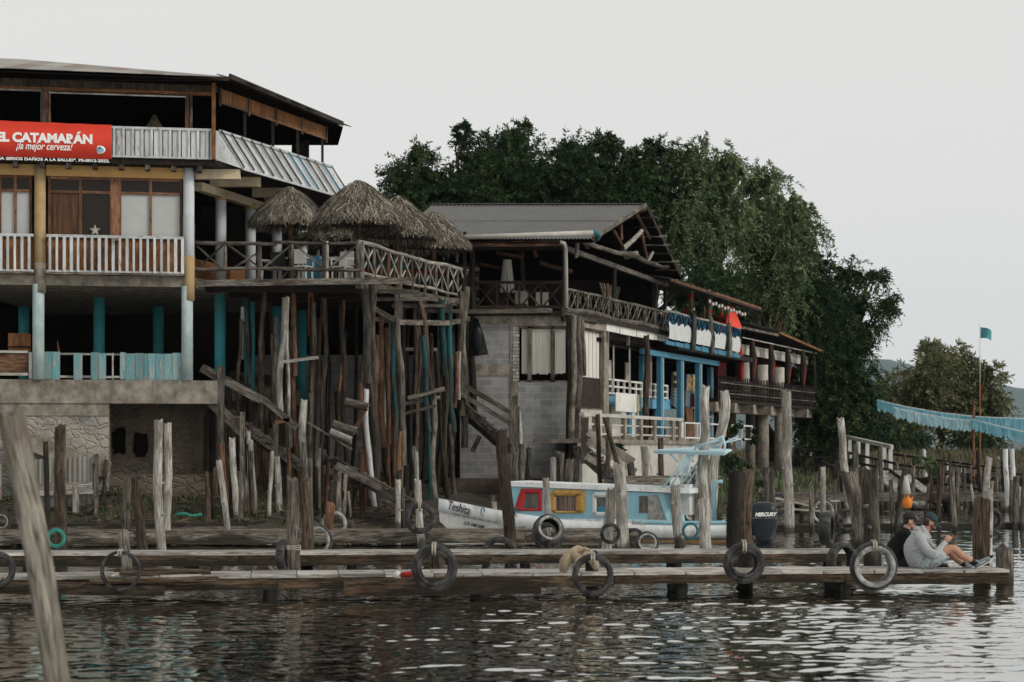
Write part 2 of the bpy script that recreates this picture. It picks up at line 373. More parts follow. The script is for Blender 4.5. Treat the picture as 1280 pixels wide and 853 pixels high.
def text(s, p, right, up, width=None, height=.3, mat=None, parent=None, name='lettering', bold=0.0, shear=0.0, center=False, ext=.004):
    cu=bpy.data.curves.new('t','FONT'); cu.body=s; cu.size=1; cu.offset=bold; cu.shear=shear; cu.extrude=0.01
    ob=bpy.data.objects.new('t',cu); COL.objects.link(ob)
    bpy.context.view_layer.update()
    me=bpy.data.meshes.new_from_object(ob.evaluated_get(bpy.context.evaluated_depsgraph_get()))
    bpy.data.objects.remove(ob); bpy.data.curves.remove(cu)
    co=np.zeros(len(me.vertices)*3); me.vertices.foreach_get('co',co); co=co.reshape(-1,3)
    mn=co.min(0); mxx=co.max(0); h=mxx[1]-mn[1]; w=mxx[0]-mn[0]
    ky=height/h; kx=(width/w) if width else ky
    right=Vector(right).normalized(); up=Vector(up).normalized(); nn=right.cross(up)
    x=(co[:,0]-mn[0]-(w/2 if center else 0))*kx; y=(co[:,1]-mn[1])*ky; z=co[:,2]*ext/.01
    P=np.outer(x,right)+np.outer(y,up)+np.outer(z,nn)+np.array(p)
    off=Vector((0,0,0)); q=parent
    while q is not None: off+=q.location; q=q.parent
    me.vertices.foreach_set('co',(P-np.array(off)).ravel()); me.update(); me.name=name
    me.materials.clear(); me.materials.append(mat)
    o=bpy.data.objects.new(name,me); COL.objects.link(o); o.parent=parent; return o

# ------------------------------------------------------------------ the setting: water, ground, hill, haze
def water():
    rs=np.random.RandomState(3); K=[]
    for i in range(56):
        lam=0.115*(1.029**i); lam=lam*rs.uniform(.85,1.15)*(2.4 if i%9==8 else 1); th=rs.normal(0.2,0.75); k=2*pi/lam
        K.append((k*cos(th+pi/2),k*sin(th+pi/2),rs.uniform(0,6.28),lam*0.0021*rs.uniform(.5,1.4)))
    def hfun(X,Y):
        Z=np.zeros_like(X); mod=.75+.35*np.sin(X*.31+Y*.17)*np.sin(Y*.23-X*.11)
        for kx,ky,ph,a in K: Z+=a*np.sin(kx*X+ky*Y+ph)
        return Z*mod+.14
    vs=[];fs=[];b=0
    for (x0,x1,y0,y1,st) in ((-12.5,12.5,13.5,33.5,.037),(-13,18,33.5,62,.09),(2,26,62,92,.2)):
        nx=int((x1-x0)/st)+1; ny=int((y1-y0)/st)+1
        X,Y=np.meshgrid(np.linspace(x0,x1,nx),np.linspace(y0,y1,ny)); Z=hfun(X,Y)
        vs.append(np.stack([X,Y,Z],-1).reshape(-1,3))
        i=np.arange(nx-1)[None,:]+nx*np.arange(ny-1)[:,None]; i=i.ravel()+b
        fs.append(np.stack([i,i+1,i+1+nx,i+nx],-1)); b+=nx*ny
    q=np.array([[-4300,-60,.05],[4300,-60,.05],[4300,5000,.05],[-4300,5000,.05]],float); vs.append(q); fs.append(np.array([[b,b+1,b+2,b+3]]))
    V=np.concatenate(vs); F=np.concatenate(fs)
    me=bpy.data.meshes.new('water'); me.vertices.add(len(V)); me.vertices.foreach_set('co',V.ravel())
    me.loops.add(F.size); me.loops.foreach_set('vertex_index',F.ravel().astype(np.int32)); me.polygons.add(len(F))
    me.polygons.foreach_set('loop_start',np.arange(0,F.size,4,dtype=np.int32)); me.polygons.foreach_set('use_smooth',np.ones(len(F),dtype=bool)); me.update(calc_edges=True)
    o=bpy.data.objects.new('water',me); COL.objects.link(o); struct(o)
    m,n,bs=new_mat('lake_water'); bs.inputs['Base Color'].default_value=(.010,.011,.009,1); bs.inputs['Roughness'].default_value=.6; bs.inputs['Specular IOR Level'].default_value=0
    v=nodes_coord(n,(1,1,1),'o'); bump(n,bs,noise(n,v,9,3,.5),.004,.25); gl=n.nodes.new('ShaderNodeBsdfGlossy'); gl.inputs['Color'].default_value=(.97,.97,.95,1); gl.inputs['Roughness'].default_value=.012
    fr=n.nodes.new('ShaderNodeFresnel'); fr.inputs['IOR'].default_value=1.8; ma=n.nodes.new('ShaderNodeMath'); ma.operation='MULTIPLY_ADD'; ma.inputs[1].default_value=.5; ma.inputs[2].default_value=.5; ma.use_clamp=True
    n.links.new(fr.outputs[0],ma.inputs[0]); ms=n.nodes.new('ShaderNodeMixShader'); n.links.new(ma.outputs[0],ms.inputs[0]); n.links.new(bs.outputs[0],ms.inputs[1]); n.links.new(gl.outputs[0],ms.inputs[2])
    n.links.new(bs.inputs['Normal'].links[0].from_socket,gl.inputs['Normal']); n.links.new(ms.outputs[0],n.nodes['Material Output'].inputs[0]); me.materials.append(m)
water()

SHORE=[(-60,42),(-30,43),(-12,44.5),(-5,45.5),(-1.5,47),(1,50),(3.5,54),(6.5,59.5),(9.5,65),(12.5,71),(17,80),(30,92),(70,106),(400,160)]
def shore_d(X,Y):
    D=np.full(X.shape,1e9); S=np.ones(X.shape)
    for (ax,ay),(bx,by) in zip(SHORE,SHORE[1:]):
        dx,dy=bx-ax,by-ay; L=dx*dx+dy*dy; t=np.clip(((X-ax)*dx+(Y-ay)*dy)/L,0,1)
        d=np.hypot(X-ax-dx*t,Y-ay-dy*t); sg=np.sign(dx*(Y-ay)-dy*(X-ax)); k=d<D; D=np.where(k,d,D); S=np.where(k,sg,S)
    return D*S
def ground_z(X,Y):
    X=np.asarray(X,float); Y=np.asarray(Y,float); d=shore_d(X,Y)
    z=np.interp(d,[-30,-2,0,1.2,4,9,20,60,400],[-2.5,-.5,-.02,.22,.75,1.35,1.75,1.6,1.0])
    m=np.clip(d/2,0,1)
    z=z+m*(.09*np.sin(X*1.7+Y*.9)+.07*np.sin(X*.7-Y*1.9+1)+.05*np.sin(X*4.1+Y*3.3))
    return z
def gz(x,y): return float(ground_z(np.array([x]),np.array([y]))[0])
def grid_obj(name,xs,ys,fz,mat):
    X,Y=np.meshgrid(xs,ys); Z=fz(X,Y); V=np.stack([X,Y,Z],-1).reshape(-1,3); nx=len(xs); ny=len(ys)
    i=np.arange(nx-1)[None,:]+nx*np.arange(ny-1)[:,None]; i=i.ravel(); F=np.stack([i,i+1,i+1+nx,i+nx],-1)
    me=bpy.data.meshes.new(name); me.from_pydata(V.tolist(),[],F.tolist()); me.polygons.foreach_set('use_smooth',np.ones(len(F),dtype=bool)); me.materials.append(mat)
    o=bpy.data.objects.new(name,me); COL.objects.link(o); return o
m,n,b_=new_mat('shore_earth')
v=nodes_coord(n,(1,1,1),'o'); f=noise(n,v,.7,8,.7); c=ramp(n,f,[(.35,(.018,.015,.011)),(.5,(.045,.036,.026)),(.62,(.035,.04,.018)),(.75,(.12,.095,.065))])
c=mixc(n,ramp(n,noise(n,v,9,6,.7),[(.45,0),(.65,.7)]),c,(.022,.018,.014)); n.links.new(c,b_.inputs['Base Color']); b_.inputs['Roughness'].default_value=1; bump(n,b_,noise(n,v,6,6,.7),.08,.8)
M['earth']=m  # earth tones darkened to stand in for shade below the terrace
gx=np.concatenate([np.arange(-60,-16,3),np.arange(-16,30,.45),np.arange(30,60,3),np.linspace(60,400,12)])
gy=np.concatenate([np.arange(38,100,.45),np.linspace(100,200,14),np.linspace(230,520,5)])
struct(grid_obj('ground',gx,gy,ground_z,M['earth']))

m,n,b_=new_mat('far_forest_hill'); v=nodes_coord(n,(1,1,1),'o'); c=ramp(n,noise(n,v,.02,8,.7),[(.3,(.02,.035,.022)),(.7,(.06,.075,.05))]); n.links.new(c,b_.inputs['Base Color']); b_.inputs['Roughness'].default_value=1; bump(n,b_,noise(n,v,.06,5,.7),6,1)
def hill():
    prof=[(-1400,125),(-400,118),(60,112),(200,84),(290,73),(310,70),(350,62),(390,49.5),(420,48),(470,50),(560,36),(700,44),(1000,70),(1400,80)]
    def fz(X,Y):
        X=X/3; Y=Y/3; h=np.interp(X,[p[0] for p in prof],[p[1] for p in prof])+1.3*np.sin(X*.05)+.8*np.sin(X*.13+1)+.5*np.sin(X*.41)
        t=np.interp(Y,[1280,1330,1500,1700],[-3,.25,1,.6]); t2=np.where(t>0,t,0)
        return 3*(np.where(t<0,-1,h*t2)+2*np.sin(X*.03+Y*.04)*t2)
    struct(grid_obj('hill',np.linspace(-4200,4200,420),np.linspace(3850,5050,26),fz,m))
hill()
def haze():
    mb=MB(); mb.box(-4500,4500,-70,5100,-4,400); m=bpy.data.materials.new('haze_air'); m.use_nodes=True; n=m.node_tree; n.nodes.clear()
    o=n.nodes.new('ShaderNodeOutputMaterial'); p=n.nodes.new('ShaderNodeVolumePrincipled'); p.inputs['Density'].default_value=HAZE
    p.inputs['Color'].default_value=(.62,.8,.95,1); p.inputs['Anisotropy'].default_value=.2; n.links.new(p.outputs[0],o.inputs['Volume'])
    struct(mb.build('haze',m),'stuff')
HAZE=0.00006
haze()
# ================================================================== the restaurant on the left
fA=Frame(0,49.0,285,50.0)
fB=Frame(236,50.0,380,58.0)      # line of the side columns
fC=Frame(272,50.0,418,56.6)      # side face of the top floor
ZT,Z1,Z2,Z3=3.9,6.32,6.58,9.52
rest=thing('restaurant_building','three storey timber and concrete restaurant with rusty corrugated roof and open galleries','building',(-9,50,.9))
def restaurant():
    XL=-17.0; sA=lambda px: fA.s(px)
    s0=fA.s(-75)
    # slabs: (outline from the front line round the side)
    def slab(z0,z1,name,mat,d=0,side=fB,px_side=384,sd=0.0):
        a=fA.P(s0,d,0); b=fA.P(fA.s(240),d,0); c=side.P(side.s(px_side),sd,0)
        q=MB(); q.prism([(a.x,a.y),(b.x,b.y),(c.x,c.y),(a.x,c.y+2)],z0,z1); return q.build(name,mat,rest)
    slab(ZT-.45,ZT,'terrace_slab',M['concrete'],.05)
    slab(Z1,Z2,'floor_slab',M['concrete'],.04)
    # top floor slab projects over the side
    a=fA.P(s0,.45,0); b=fA.P(fA.s(272),.45,0); c=fC.P(fC.s(418),.42,0)
    q=MB(); q.prism([(a.x,a.y),(b.x,b.y),(fC.P(0.2,.42,0).x,fC.P(0.2,.42,0).y),(c.x,c.y),(c.x-2.5,c.y+1.4),(a.x,c.y+1.4)],9.42,9.56); q.build('top_floor_slab',M['dark'],rest)
    # joist ends under the top floor
    for i in range(16):
        s=s0+.5+i*.66
        if s>fA.s(262): break
        j=MB(); fA.box(j,s,s+.12,-1.2,.42,9.29,9.415,r=.3); j.build('joist',M['grey'],rest)
    # cantilever beams over the side veranda
    for px,Y,x1 in ((244,50.0,-6.8),(262,51.4,-6.45),(315,53.5,-6.0),(330,55.5,-5.9)):
        q=MB(); x0=(px-640)*Y/FPX; q.box(x0,x1-.3,Y,Y+.24,9.16,9.41); q.build('cantilever_beam',M['cream'],rest)
    q=MB(); A=fB.P(fB.s(248),0,9.04); B=fB.P(fB.s(378),0,9.04); q.beam(A,B,.22,.22); q.build('side_beam',M['cream'],rest)
    # ochre beam between the columns
    for p0,p1 in ((-75,43),(58,230)):
        q=MB(); fA.pbox(q,p0,p1,-.2,.06,9.12,9.40,grain='h'); q.build('ochre_beam',M['tanbeam'],rest)
    # columns: front row ochre/white above, pale below
    def column(px,Y,z0,z1,r,mat,name='column'):
        x=(px-640)*Y/FPX; q=MB(); q.lathe([(r,z0),(r*.985,(z0+z1)/2),(r,z1)],18,Matrix.Translation((x,Y,0))); return q.build(name,mat,rest)
    cw=plain('white_column_paint',(.52,.56,.58),.75,.08,2.5,dirt=(.36,.37,.36),src='o',sc3=(1,1,1))
    co_=plain('ochre_column_paint',(.42,.30,.15),.75,.12,2.5,dirt=(.33,.3,.24),src='o')
    # pale blue column with worn ochre patch near the top
    m,n,b=new_mat('pale_blue_column'); tc=nodes_coord(n,(1,1,1),'o'); f=noise(n,tc,2.2,6,.7)
    c=ramp(n,f,[(.35,(.26,.36,.36)),(.6,(.40,.48,.47)),(.72,(.33,.31,.26))]); n.links.new(c,b.inputs['Base Color']); b.inputs['Roughness'].default_value=.8
    cp=m
    cb=plain('turquoise_column_paint',(.06,.33,.38),.6,.12,2,dirt=(.22,.36,.34),dirt_amt=.55,src='o')
    for px,up,lo in ((-62,co_,cp),(50,co_,cp),(236,cw,cp)):
        Y=fA.Y(px)-.02
        column(px,Y,Z2-.02,9.40,.145,up); column(px-2,Y,ZT,Z1+.02,.15,lo)
        column(px,Y,Z1-.35,Z2+.55 if px>200 else Z2+.15,.152,co_,'column_patch') if px>200 else column(px,Y,Z1-.2,Z2+.3,.152,M['concrete'],'column_patch')
    for px in (276,313,346,378):
        Y=fB.Y(px); column(px,Y,Z2,9.03,.15,cw); column(px-1,Y,ZT-.4,Z1,.155,cb)
        column(px,Y,8.85,9.04,.165,co_,'column_capital')
    for px,Y in ((124,53.2),(198,56.4),(30,56.4)): column(px,Y,ZT,Z1,.16,cb,'inner_column')
    # walls: back, left, inner walls
    xb=-5.2
    for z0,z1 in ((ZT,Z1),(Z2,9.41)):
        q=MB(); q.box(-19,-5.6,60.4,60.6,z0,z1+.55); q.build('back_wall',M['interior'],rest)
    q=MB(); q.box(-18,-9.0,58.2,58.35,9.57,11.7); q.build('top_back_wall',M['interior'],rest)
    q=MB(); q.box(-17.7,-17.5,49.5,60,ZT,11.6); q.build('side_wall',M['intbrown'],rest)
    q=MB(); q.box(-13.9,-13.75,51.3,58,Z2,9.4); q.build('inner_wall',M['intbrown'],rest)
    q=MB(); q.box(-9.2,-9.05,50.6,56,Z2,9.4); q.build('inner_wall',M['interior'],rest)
    # pale bars at the dark window behind the veranda
    q=MB()
    for i in range(9): q.box(-9.03,-8.99,52.2+i*.28,52.23+i*.28,7.5,8.5)
    q.build('window_bars',M['offwhite'],rest)
    # orange counter on the veranda
    q=MB(); q.beam(fB.P(fB.s(250),-1.0,6.95),fB.P(fB.s(352),-1.0,6.95),.5,.7); q.build('counter',M['orange'],rest)
    # windows, second floor
    def window(px0,px1,panes_lo,z0=7.56,z1=9.12,zm=8.73):
        f=MB(); S0,S1=fA.s(px0),fA.s(px1); w=.07
        for a,b in ((S0,S0+w),(S1-w,S1),((S0+S1)/2-w/2,(S0+S1)/2+w/2)): fA.box(f,a,b,-.12,-.02,z0,z1)
        for z in (z0,zm-w/2,z1-w): fA.box(f,S0+w,(S0+S1)/2-w/2,-.118,-.022,z,z+w,grain='h'); fA.box(f,(S0+S1)/2+w/2,S1-w,-.118,-.022,z,z+w,grain='h')
        fr=f.build('window_frame',M['winwood'],rest)
        mid=(S0+S1)/2
        for i,(a,b) in enumerate(((S0+w,mid-w/2),(mid+w/2,S1-w))):
            p=MB(); fA.box(p,a,b,-.08,-.07,zm+w/2,z1-w); p.build('pane',M['glass'],fr)
            p=MB(); fA.box(p,a,b,-.08,-.07,z0+w,zm-w/2); p.build('pane',M[panes_lo[i]],fr)
    window(-58,-2,('sky_pane','sky_pane')); window(-2,40,('sky_pane','sky_pane')); window(60,141,('browncurtain','glass')); window(148,228,('sky_pane','sky_pane'))
    q=MB(); fA.pbox(q,139,150,-.13,-.01,7.5,9.12); q.build('window_post',M['winwood'],rest)
    for p0,p1 in ((-75,43),(58,230)):    # stained board wall below the windows
        q=MB(); s=fA.s(p0)
        while s<fA.s(p1)-.02:
            fA.box(q,s,min(s+.2,fA.s(p1)),-.14,-.10+U(-.005,.005),Z2,7.55); s+=.203
        q.build('board_wall',M['orange'],rest)
    # things on the sill: curtain and a pale star ornament
    q=MB(); c=fA.P(fA.s(119),-.02,7.75); pts=[]
    for k in range(10):
        r=.15 if k%2==0 else .06; a=pi/2+k*pi/5; pts.append((c.x+r*cos(a),c.y-.03,c.z+r*sin(a)))
    q.plate(pts,-.03); o=q.build('star_ornament',M['offwhite']); q2=o; o['label']='pale five pointed star standing on the sill of the brown curtained window'; o['category']='ornament'
    q=MB(); n=14; s_a,s_b=fA.s(65),fA.s(97)
    for i in range(n):
        a=s_a+(s_b-s_a)*i/n; fA.box(q,a,a+(s_b-s_a)/n*.8,-.2+.02*(i%2),-.17+.02*(i%2),7.62,8.68)
    
    # railing, second floor: white balusters
    def baluster_rail(p0,p1,z0,z1,step,name,mat,w=.07,d=.22):
        q=MB(); S0,S1=fA.s(p0,d),fA.s(p1,d)
        fA.box(q,S0,S1,d-.04,d+.05,z1-.07,z1,grain='h'); fA.box(q,S0,S1,d-.03,d+.03,z0,z0+.07,grain='h')
        s=S0+.06
        while s<S1-w:
            ww=w*U(.8,1.15); t=U(-.012,.012); fA.box(q,s,s+ww,d+.035,d+.06+t,z0+U(-.03,.0),z1-.07+U(0,.03)); s+=step
        return q.build(name,mat,rest)
    baluster_rail(-75,42,6.62,7.6,.175,'balcony_railing',M['whitewood']); baluster_rail(58,230,6.62,7.6,.175,'balcony_railing',M['whitewood'])
    for p0,p1 in ((-75,42),(58,230)):
        q=MB(); fA.pbox(q,p0,p1,.05,.3,6.585,6.64,grain='h'); q.build('balcony_edge_board',M['grey'],rest)
    # parapet, top floor: white boards with rails
    q=MB(); d=.5; S0,S1=fA.s(-70,d),fA.s(268,d); fA.box(q,S0,S1,d-.03,d+.04,10.3,10.36,grain='h'); fA.box(q,S0,S1,d-.03,d+.03,9.57,9.62,grain='h')
    s=S0+.02
    while s<S1-.1:
        fA.box(q,s,s+.15,d-.03,d-.005+U(-.004,.004),9.6,10.3); fA.box(q,s+.15,s+.21,d-.02,d+.035,9.58,10.31); s+=.235
    q.build('parapet_boards',M['whitewood'],rest)
    # outward leaning parapet on the side
    q=MB(); L=fC.s(410)
    top=lambda s: fC.P(s,.06,10.38); bot=lambda s: fC.P(s+.22,.62,9.42)
    n=24
    for i in range(n):
        a=L*i/n; b=L*(i+1)/n-.008; q.plate([bot(a),bot(b),top(b),top(a)],.02)
    q.build('leaning_parapet_boards',M['whitewood'],rest)
    q=MB(); q.beam(top(-.05)+Vector((.02,0,.02)),top(L+.1)+Vector((.02,0,.02)),.07,.06); q.beam(bot(0),bot(L),.05,.06)
    q.build('leaning_parapet_rail',M['whitewood'],rest)
    for i in range(13):
        a=L*i/12; q=MB(); o=Vector((.045,-.02,.03)); q.beam(bot(a)+o,top(a)+o,.05,.05)
        q.build('leaning_batten',M['blue'] if i in (7,8,11) else M['grey'],rest)
    q=MB(); e=bot(0); q.plate([fA.P(fA.s(266),.5,9.6),bot(0),top(0),fA.P(fA.s(266),.5,10.35)],.02); q.build('corner_panel',M['whitewood'],rest)
    # top floor posts, headers
    for px,w in ((-60,.12),(53,.1),(57.5,.09),(62,.06),(234,.1),(239,.07)):
        q=MB(); s=fA.s(px,.15); fA.box(q,s-w/2,s+w/2,.1,.1+w,9.57,11.55); q.build('gallery_post',M['grey' if px in (53,239) else 'rust'],rest)
    q=MB(); s=fA.s(267,.5); fA.box(q,s-.05,s+.05,.52,.62,9.57,11.6); q.build('gallery_post',M['orange'],rest)
    q=MB(); fA.pbox(q,-70,268,.1,.2,11.28,11.36,grain='h'); q.build('gallery_header',M['orange'],rest)
    q=MB(); S0,S1=fA.s(-70,.3),fA.s(272,.3); s=S0
    while s<S1: fA.box(q,s,min(s+.19,S1),.22,.245+U(-.004,.004),11.36,11.58,r=U(0,.5)); s+=.192
    q.build('front_fascia_boards',M['brown'],rest)
    q=MB(); fA.pbox(q,62,232,.2,.23,11.2,11.24,grain='h'); fA.pbox(q,-70,52,.2,.23,11.24,11.28,grain='h'); q.build('roller_pole',M['pale'],rest)
    for px in (306,341,372,403):
        q=MB(); s=fC.s(px,.02); q.beam(fC.P(s,.02,10.35),fC.P(s,.02,11.3),.07,.07); q.build('gallery_post',M['dark'],rest)
    for px,Y in ((312,58),(377,58.2),(368,58.4),(383,57.6)):
        q=MB(); x=(px-640)*Y/FPX; q.box(x-.08,x+.08,Y-.05,Y+.05,9.57,11.4); q.build('gallery_post',M['dark'],rest)
    q=MB(); s=0
    L2=fC.s(405,0)
    while s<L2: fC.box(q,s,min(s+.155,L2),.03,.055+U(-.005,.005),11.17+U(-.01,.01),11.52); s+=.16
    q.build('side_fascia_boards',M['orange'],rest)
    for i in range(5):
        s=L2*i/4.0; q=MB(); fC.box(q,s-.04,s+.04,.06,.10,11.05,11.6); q.build('fascia_post',M['brown'],rest)
    q=MB(); fC.box(q,0,L2,.06,.09,11.13,11.18,grain='h'); q.build('side_header',M['rust'],rest)
    # roof, hipped, corrugated iron
    eL=fA.P(fA.s(-78),1.0,11.66); c0=fA.P(fA.s(287,.95),.95,11.62); c1=fC.P(fC.s(424,.3),.42,11.62)
    ap=Vector((-13.3,52.45,12.66)); apR=Vector((-9.4,55.6,12.4)); eb=Vector((c1.x-.2,c1.y+2.0,11.6))
    q=MB(); nst=13; upv=Vector((0.05,4.0,1.0)) 
    for i in range(nst):
        u0=i/nst; u1=(i+1)/nst; A=eL.lerp(c0,u0); B=eL.lerp(c0,u1)
        T0=min(1,max(.003,(c0.x-A.x)/(c0.x-ap.x))); T1=min(1,max(.003,(c0.x-B.x)/(c0.x-ap.x)))
        q.sheet(A+Vector((0,0,.006*(i%2))),B+Vector((0,0,.006*(i%2))),B+upv*T1,A+upv*T0,waves=9,amp=.015,sheets=1)
    rf=q.build('roof',M['tin'],rest)
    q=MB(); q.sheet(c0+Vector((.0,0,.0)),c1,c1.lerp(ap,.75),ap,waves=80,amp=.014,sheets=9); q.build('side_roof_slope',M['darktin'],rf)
    q=MB(); q.add([eL,c0,c1,Vector((-17,58.5,11.6))],[(0,1,2,3)]); q.plate([c0+Vector((0,0,-.06)),c1+Vector((0,0,-.06)),Vector((c1.x-.4,59,11.5)),Vector((-17.5,59,11.5)),eL+Vector((0,0,-.06))],.03); q.build('roof_underside',M['interior'],rf)
    q=MB(); q.beam(c0+Vector((0,0,.03)),c1+Vector((0,0,.03)),.05,.13); q.build('side_eave_board',M['dark'],rf)
    for i in range(1,9):
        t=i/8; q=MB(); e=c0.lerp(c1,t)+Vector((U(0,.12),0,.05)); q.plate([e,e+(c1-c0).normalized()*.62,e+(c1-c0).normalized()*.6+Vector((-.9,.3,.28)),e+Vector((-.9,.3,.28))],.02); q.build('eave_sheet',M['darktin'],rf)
    q=MB(); q.beam(c0+Vector((-12,-.25,-.02)),c0+Vector((0,0,-.04)),.05,.1); q.build('front_eave_board',M['dark'],rf)
    # turquoise board fence, ground floor
    zz0,zz1=ZT+.02,ZT+.70
    q=MB(); fA.pbox(q,57,228,-.07,-.03,zz1-.06,zz1-.01,grain='h'); fA.pbox(q,57,228,-.07,-.03,zz0+.03,zz0+.09,grain='h'); fA.pbox(q,140,142,-.06,-.03,zz0,zz1,grain='v'); q.build('fence_rail',M['pale'],rest)
    for p0,p1 in ((54.5,65),(65.5,75),(92,103),(113.5,123),(123.5,132.5),(150,157),(157.5,168.5),(169,179.5),(180,185),(185.5,194),(194.5,205),(205.5,215),(215.5,227)):
        q=MB(); fA.pbox(q,p0,p1,-.03,.0+U(-.004,.004),zz0-U(0,.04),zz1+U(-.02,.02)); q.build('fence_board',M['aqua'],rest)
    q=MB(); fA.pbox(q,-70,35,-.06,-.02,zz1-.02,zz1+.04,grain='h'); fA.pbox(q,-70,35,-.06,-.02,zz0+.08,zz0+.15,grain='h'); fA.pbox(q,36,40,-.1,0,zz0,zz1,grain='v'); q.build('fence_rail',M['offwhite'],rest)
    q=MB(); fA.pbox(q,-70,35,-.12,-.07,zz0+.12,zz1,grain='h'); q.build('brown_panel',M['rust'],rest)
    # foundation
    zb=.3
    q=MB(); fA.pbox(q,-80,136,-1.0,0,zb,ZT-.92,rnd=False); q.build('stone_wall',M['stone'],rest)
    q=MB(); fA.pbox(q,-80,136,-.8,.03,ZT-.92,ZT-.6,rnd=False); q.build('plaster_band',M['concrete'],rest)
    q=MB(); fA.pbox(q,-80,272,-.8,.07,ZT-.602,ZT,rnd=False); q.build('foundation_beam',M['concrete'],rest)
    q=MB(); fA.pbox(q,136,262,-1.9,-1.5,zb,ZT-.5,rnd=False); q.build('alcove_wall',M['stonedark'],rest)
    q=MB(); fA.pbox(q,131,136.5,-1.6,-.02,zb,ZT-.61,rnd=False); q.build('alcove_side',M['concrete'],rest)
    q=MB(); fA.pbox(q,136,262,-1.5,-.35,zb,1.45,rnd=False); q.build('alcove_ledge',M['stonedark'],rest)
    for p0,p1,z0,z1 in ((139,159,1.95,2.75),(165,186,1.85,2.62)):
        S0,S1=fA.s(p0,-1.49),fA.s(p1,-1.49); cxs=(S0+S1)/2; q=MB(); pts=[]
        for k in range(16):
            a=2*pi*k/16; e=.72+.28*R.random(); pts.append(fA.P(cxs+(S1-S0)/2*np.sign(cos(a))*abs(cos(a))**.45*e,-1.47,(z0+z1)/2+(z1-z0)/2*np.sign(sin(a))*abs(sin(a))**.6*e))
        q.plate(pts,.02); q.build('hole_shade_plate',M['interior'],rest)  # flat near-black plate stands in for the shade inside an opening
    # sloped slab against the wall
    q=MB(); A=fA.X(20,546,.5); B=fA.X(136,588,.5); q.beam(A,B,.9,.42); q.build('sloped_slab',M['concrete'],rest)
    # brown concrete wall under the veranda, and the block wall further back
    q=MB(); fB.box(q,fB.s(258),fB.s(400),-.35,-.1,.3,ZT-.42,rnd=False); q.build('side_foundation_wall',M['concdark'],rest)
    q=MB(); q.box(-8,-1.55,58.6,58.85,.3,5.0); q.build('rear_block_wall',M['block'],rest)
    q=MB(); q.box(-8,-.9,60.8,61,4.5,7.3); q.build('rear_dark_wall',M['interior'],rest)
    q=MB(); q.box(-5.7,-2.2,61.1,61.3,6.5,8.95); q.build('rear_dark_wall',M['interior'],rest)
    # upside down cardboard sign stored under the veranda
    sg=thing('sign_board','dim board with upside down lettering lying under the side veranda','sign',fB.P(fB.s(330),-1.2,ZT))
    A=fB.P(fB.s(288,-.5),-.5,ZT-.05); B=fB.P(fB.s(352,-.5),-.5,ZT-.05)
    q=MB(); q.beam(A+Vector((0,0,.24)),B+Vector((0,0,.24)),.03,.46); q.build('panel',M['concdark'],sg)
    dr=(B-A).normalized(); nn=Vector((dr.y,-dr.x,0))
    text('CATAMARAN',B+nn*.03+Vector((0,0,.36))-dr*.12,-dr,(0,0,-1),width=(B-A).length*.8,height=.17,mat=M['text_black'],parent=sg,bold=.02)
restaurant()

def banner():
    b=thing('banner','red vinyl banner with white lettering hung on the top floor parapet','banner',fA.P(fA.s(60),.62,9.6))
    d=.60; s0,s1=fA.s(-75,d),fA.s(139.5,d); q=MB(); n=30
    zt=lambda t: 10.42-.05*t+.004*sin(t*40); zb=lambda t: 9.50+.0*t
    vs=[];fs=[]
    for i in range(n+1):
        t=i/n
        for z in (zb(t),zt(t)): 
            for dd in (0,.008): vs.append(fA.P(s0+(s1-s0)*t,d+dd+.008*sin(t*23),z))
    for i in range(n):
        a=i*4; e=a+4; fs+= [(a+1,e+1,e+3,a+3),(a,a+2,e+2,e),(a+2,a+3,e+3,e+2),(a,e,e+1,a+1)]
    q.add(vs,fs,None,.5,True); q.build('cloth',M['bannerred'],b)
    r=Vector((fA.u.x,fA.u.y,0)); up=ZV; dd=d+.022
    def put(s,px0,px1,py_b,h_px,**k):
        a=fA.X(px0,py_b,dd); w=fA.s(px1,dd)-fA.s(px0,dd); text(s,a,r,up,w,h_px*49.3/FPX,M['text_white'],b,**k)
    put('EL CATAMARÁN',-5,115.5,177.2,15,bold=.055)
    put('¡la mejor cerveza!',20,91,189.5,12,bold=.012,shear=.35)
    put('ESTE PRODUCTO CAUSA SERIOS DAÑOS A LA SALUD". PS-0012-2022.',-72,137,198,4.4,bold=.03)
    c=fA.X(125,187.5,dd); q=MB(); Mx=Matrix.Translation(c)@Matrix.Rotation(pi/2,4,'X'); q.lathe([(.13,-.003),(.13,.004)],24,Mx@Matrix.Diagonal((1.05,.8,1,1))); e=q.build('emblem',M['text_white'],b)
    q=MB(); 
    q.lathe([(.10,-.003),(.10,.002)],20,Matrix.Translation(c+Vector((0,-.006,.0)))@Matrix.Rotation(pi/2,4,'X')@Matrix.Diagonal((1.05,.62,1,1))); q.build('emblem_wave',flat('emblem_blue',(.15,.42,.55)),e)
    q=MB(); p=c+Vector((0,-.012,.03)); q.plate([p+Vector((-.05,0,0)),p+Vector((.05,0,0)),p+Vector((0,0,.055))],.003); q.build('emblem_boat',M['text_black'],e)
    text('C.B.A.',c+Vector((0,-.013,-.055)),r,up,.12,.035,M['text_white'],e,name='emblem_lettering',center=True)
banner()

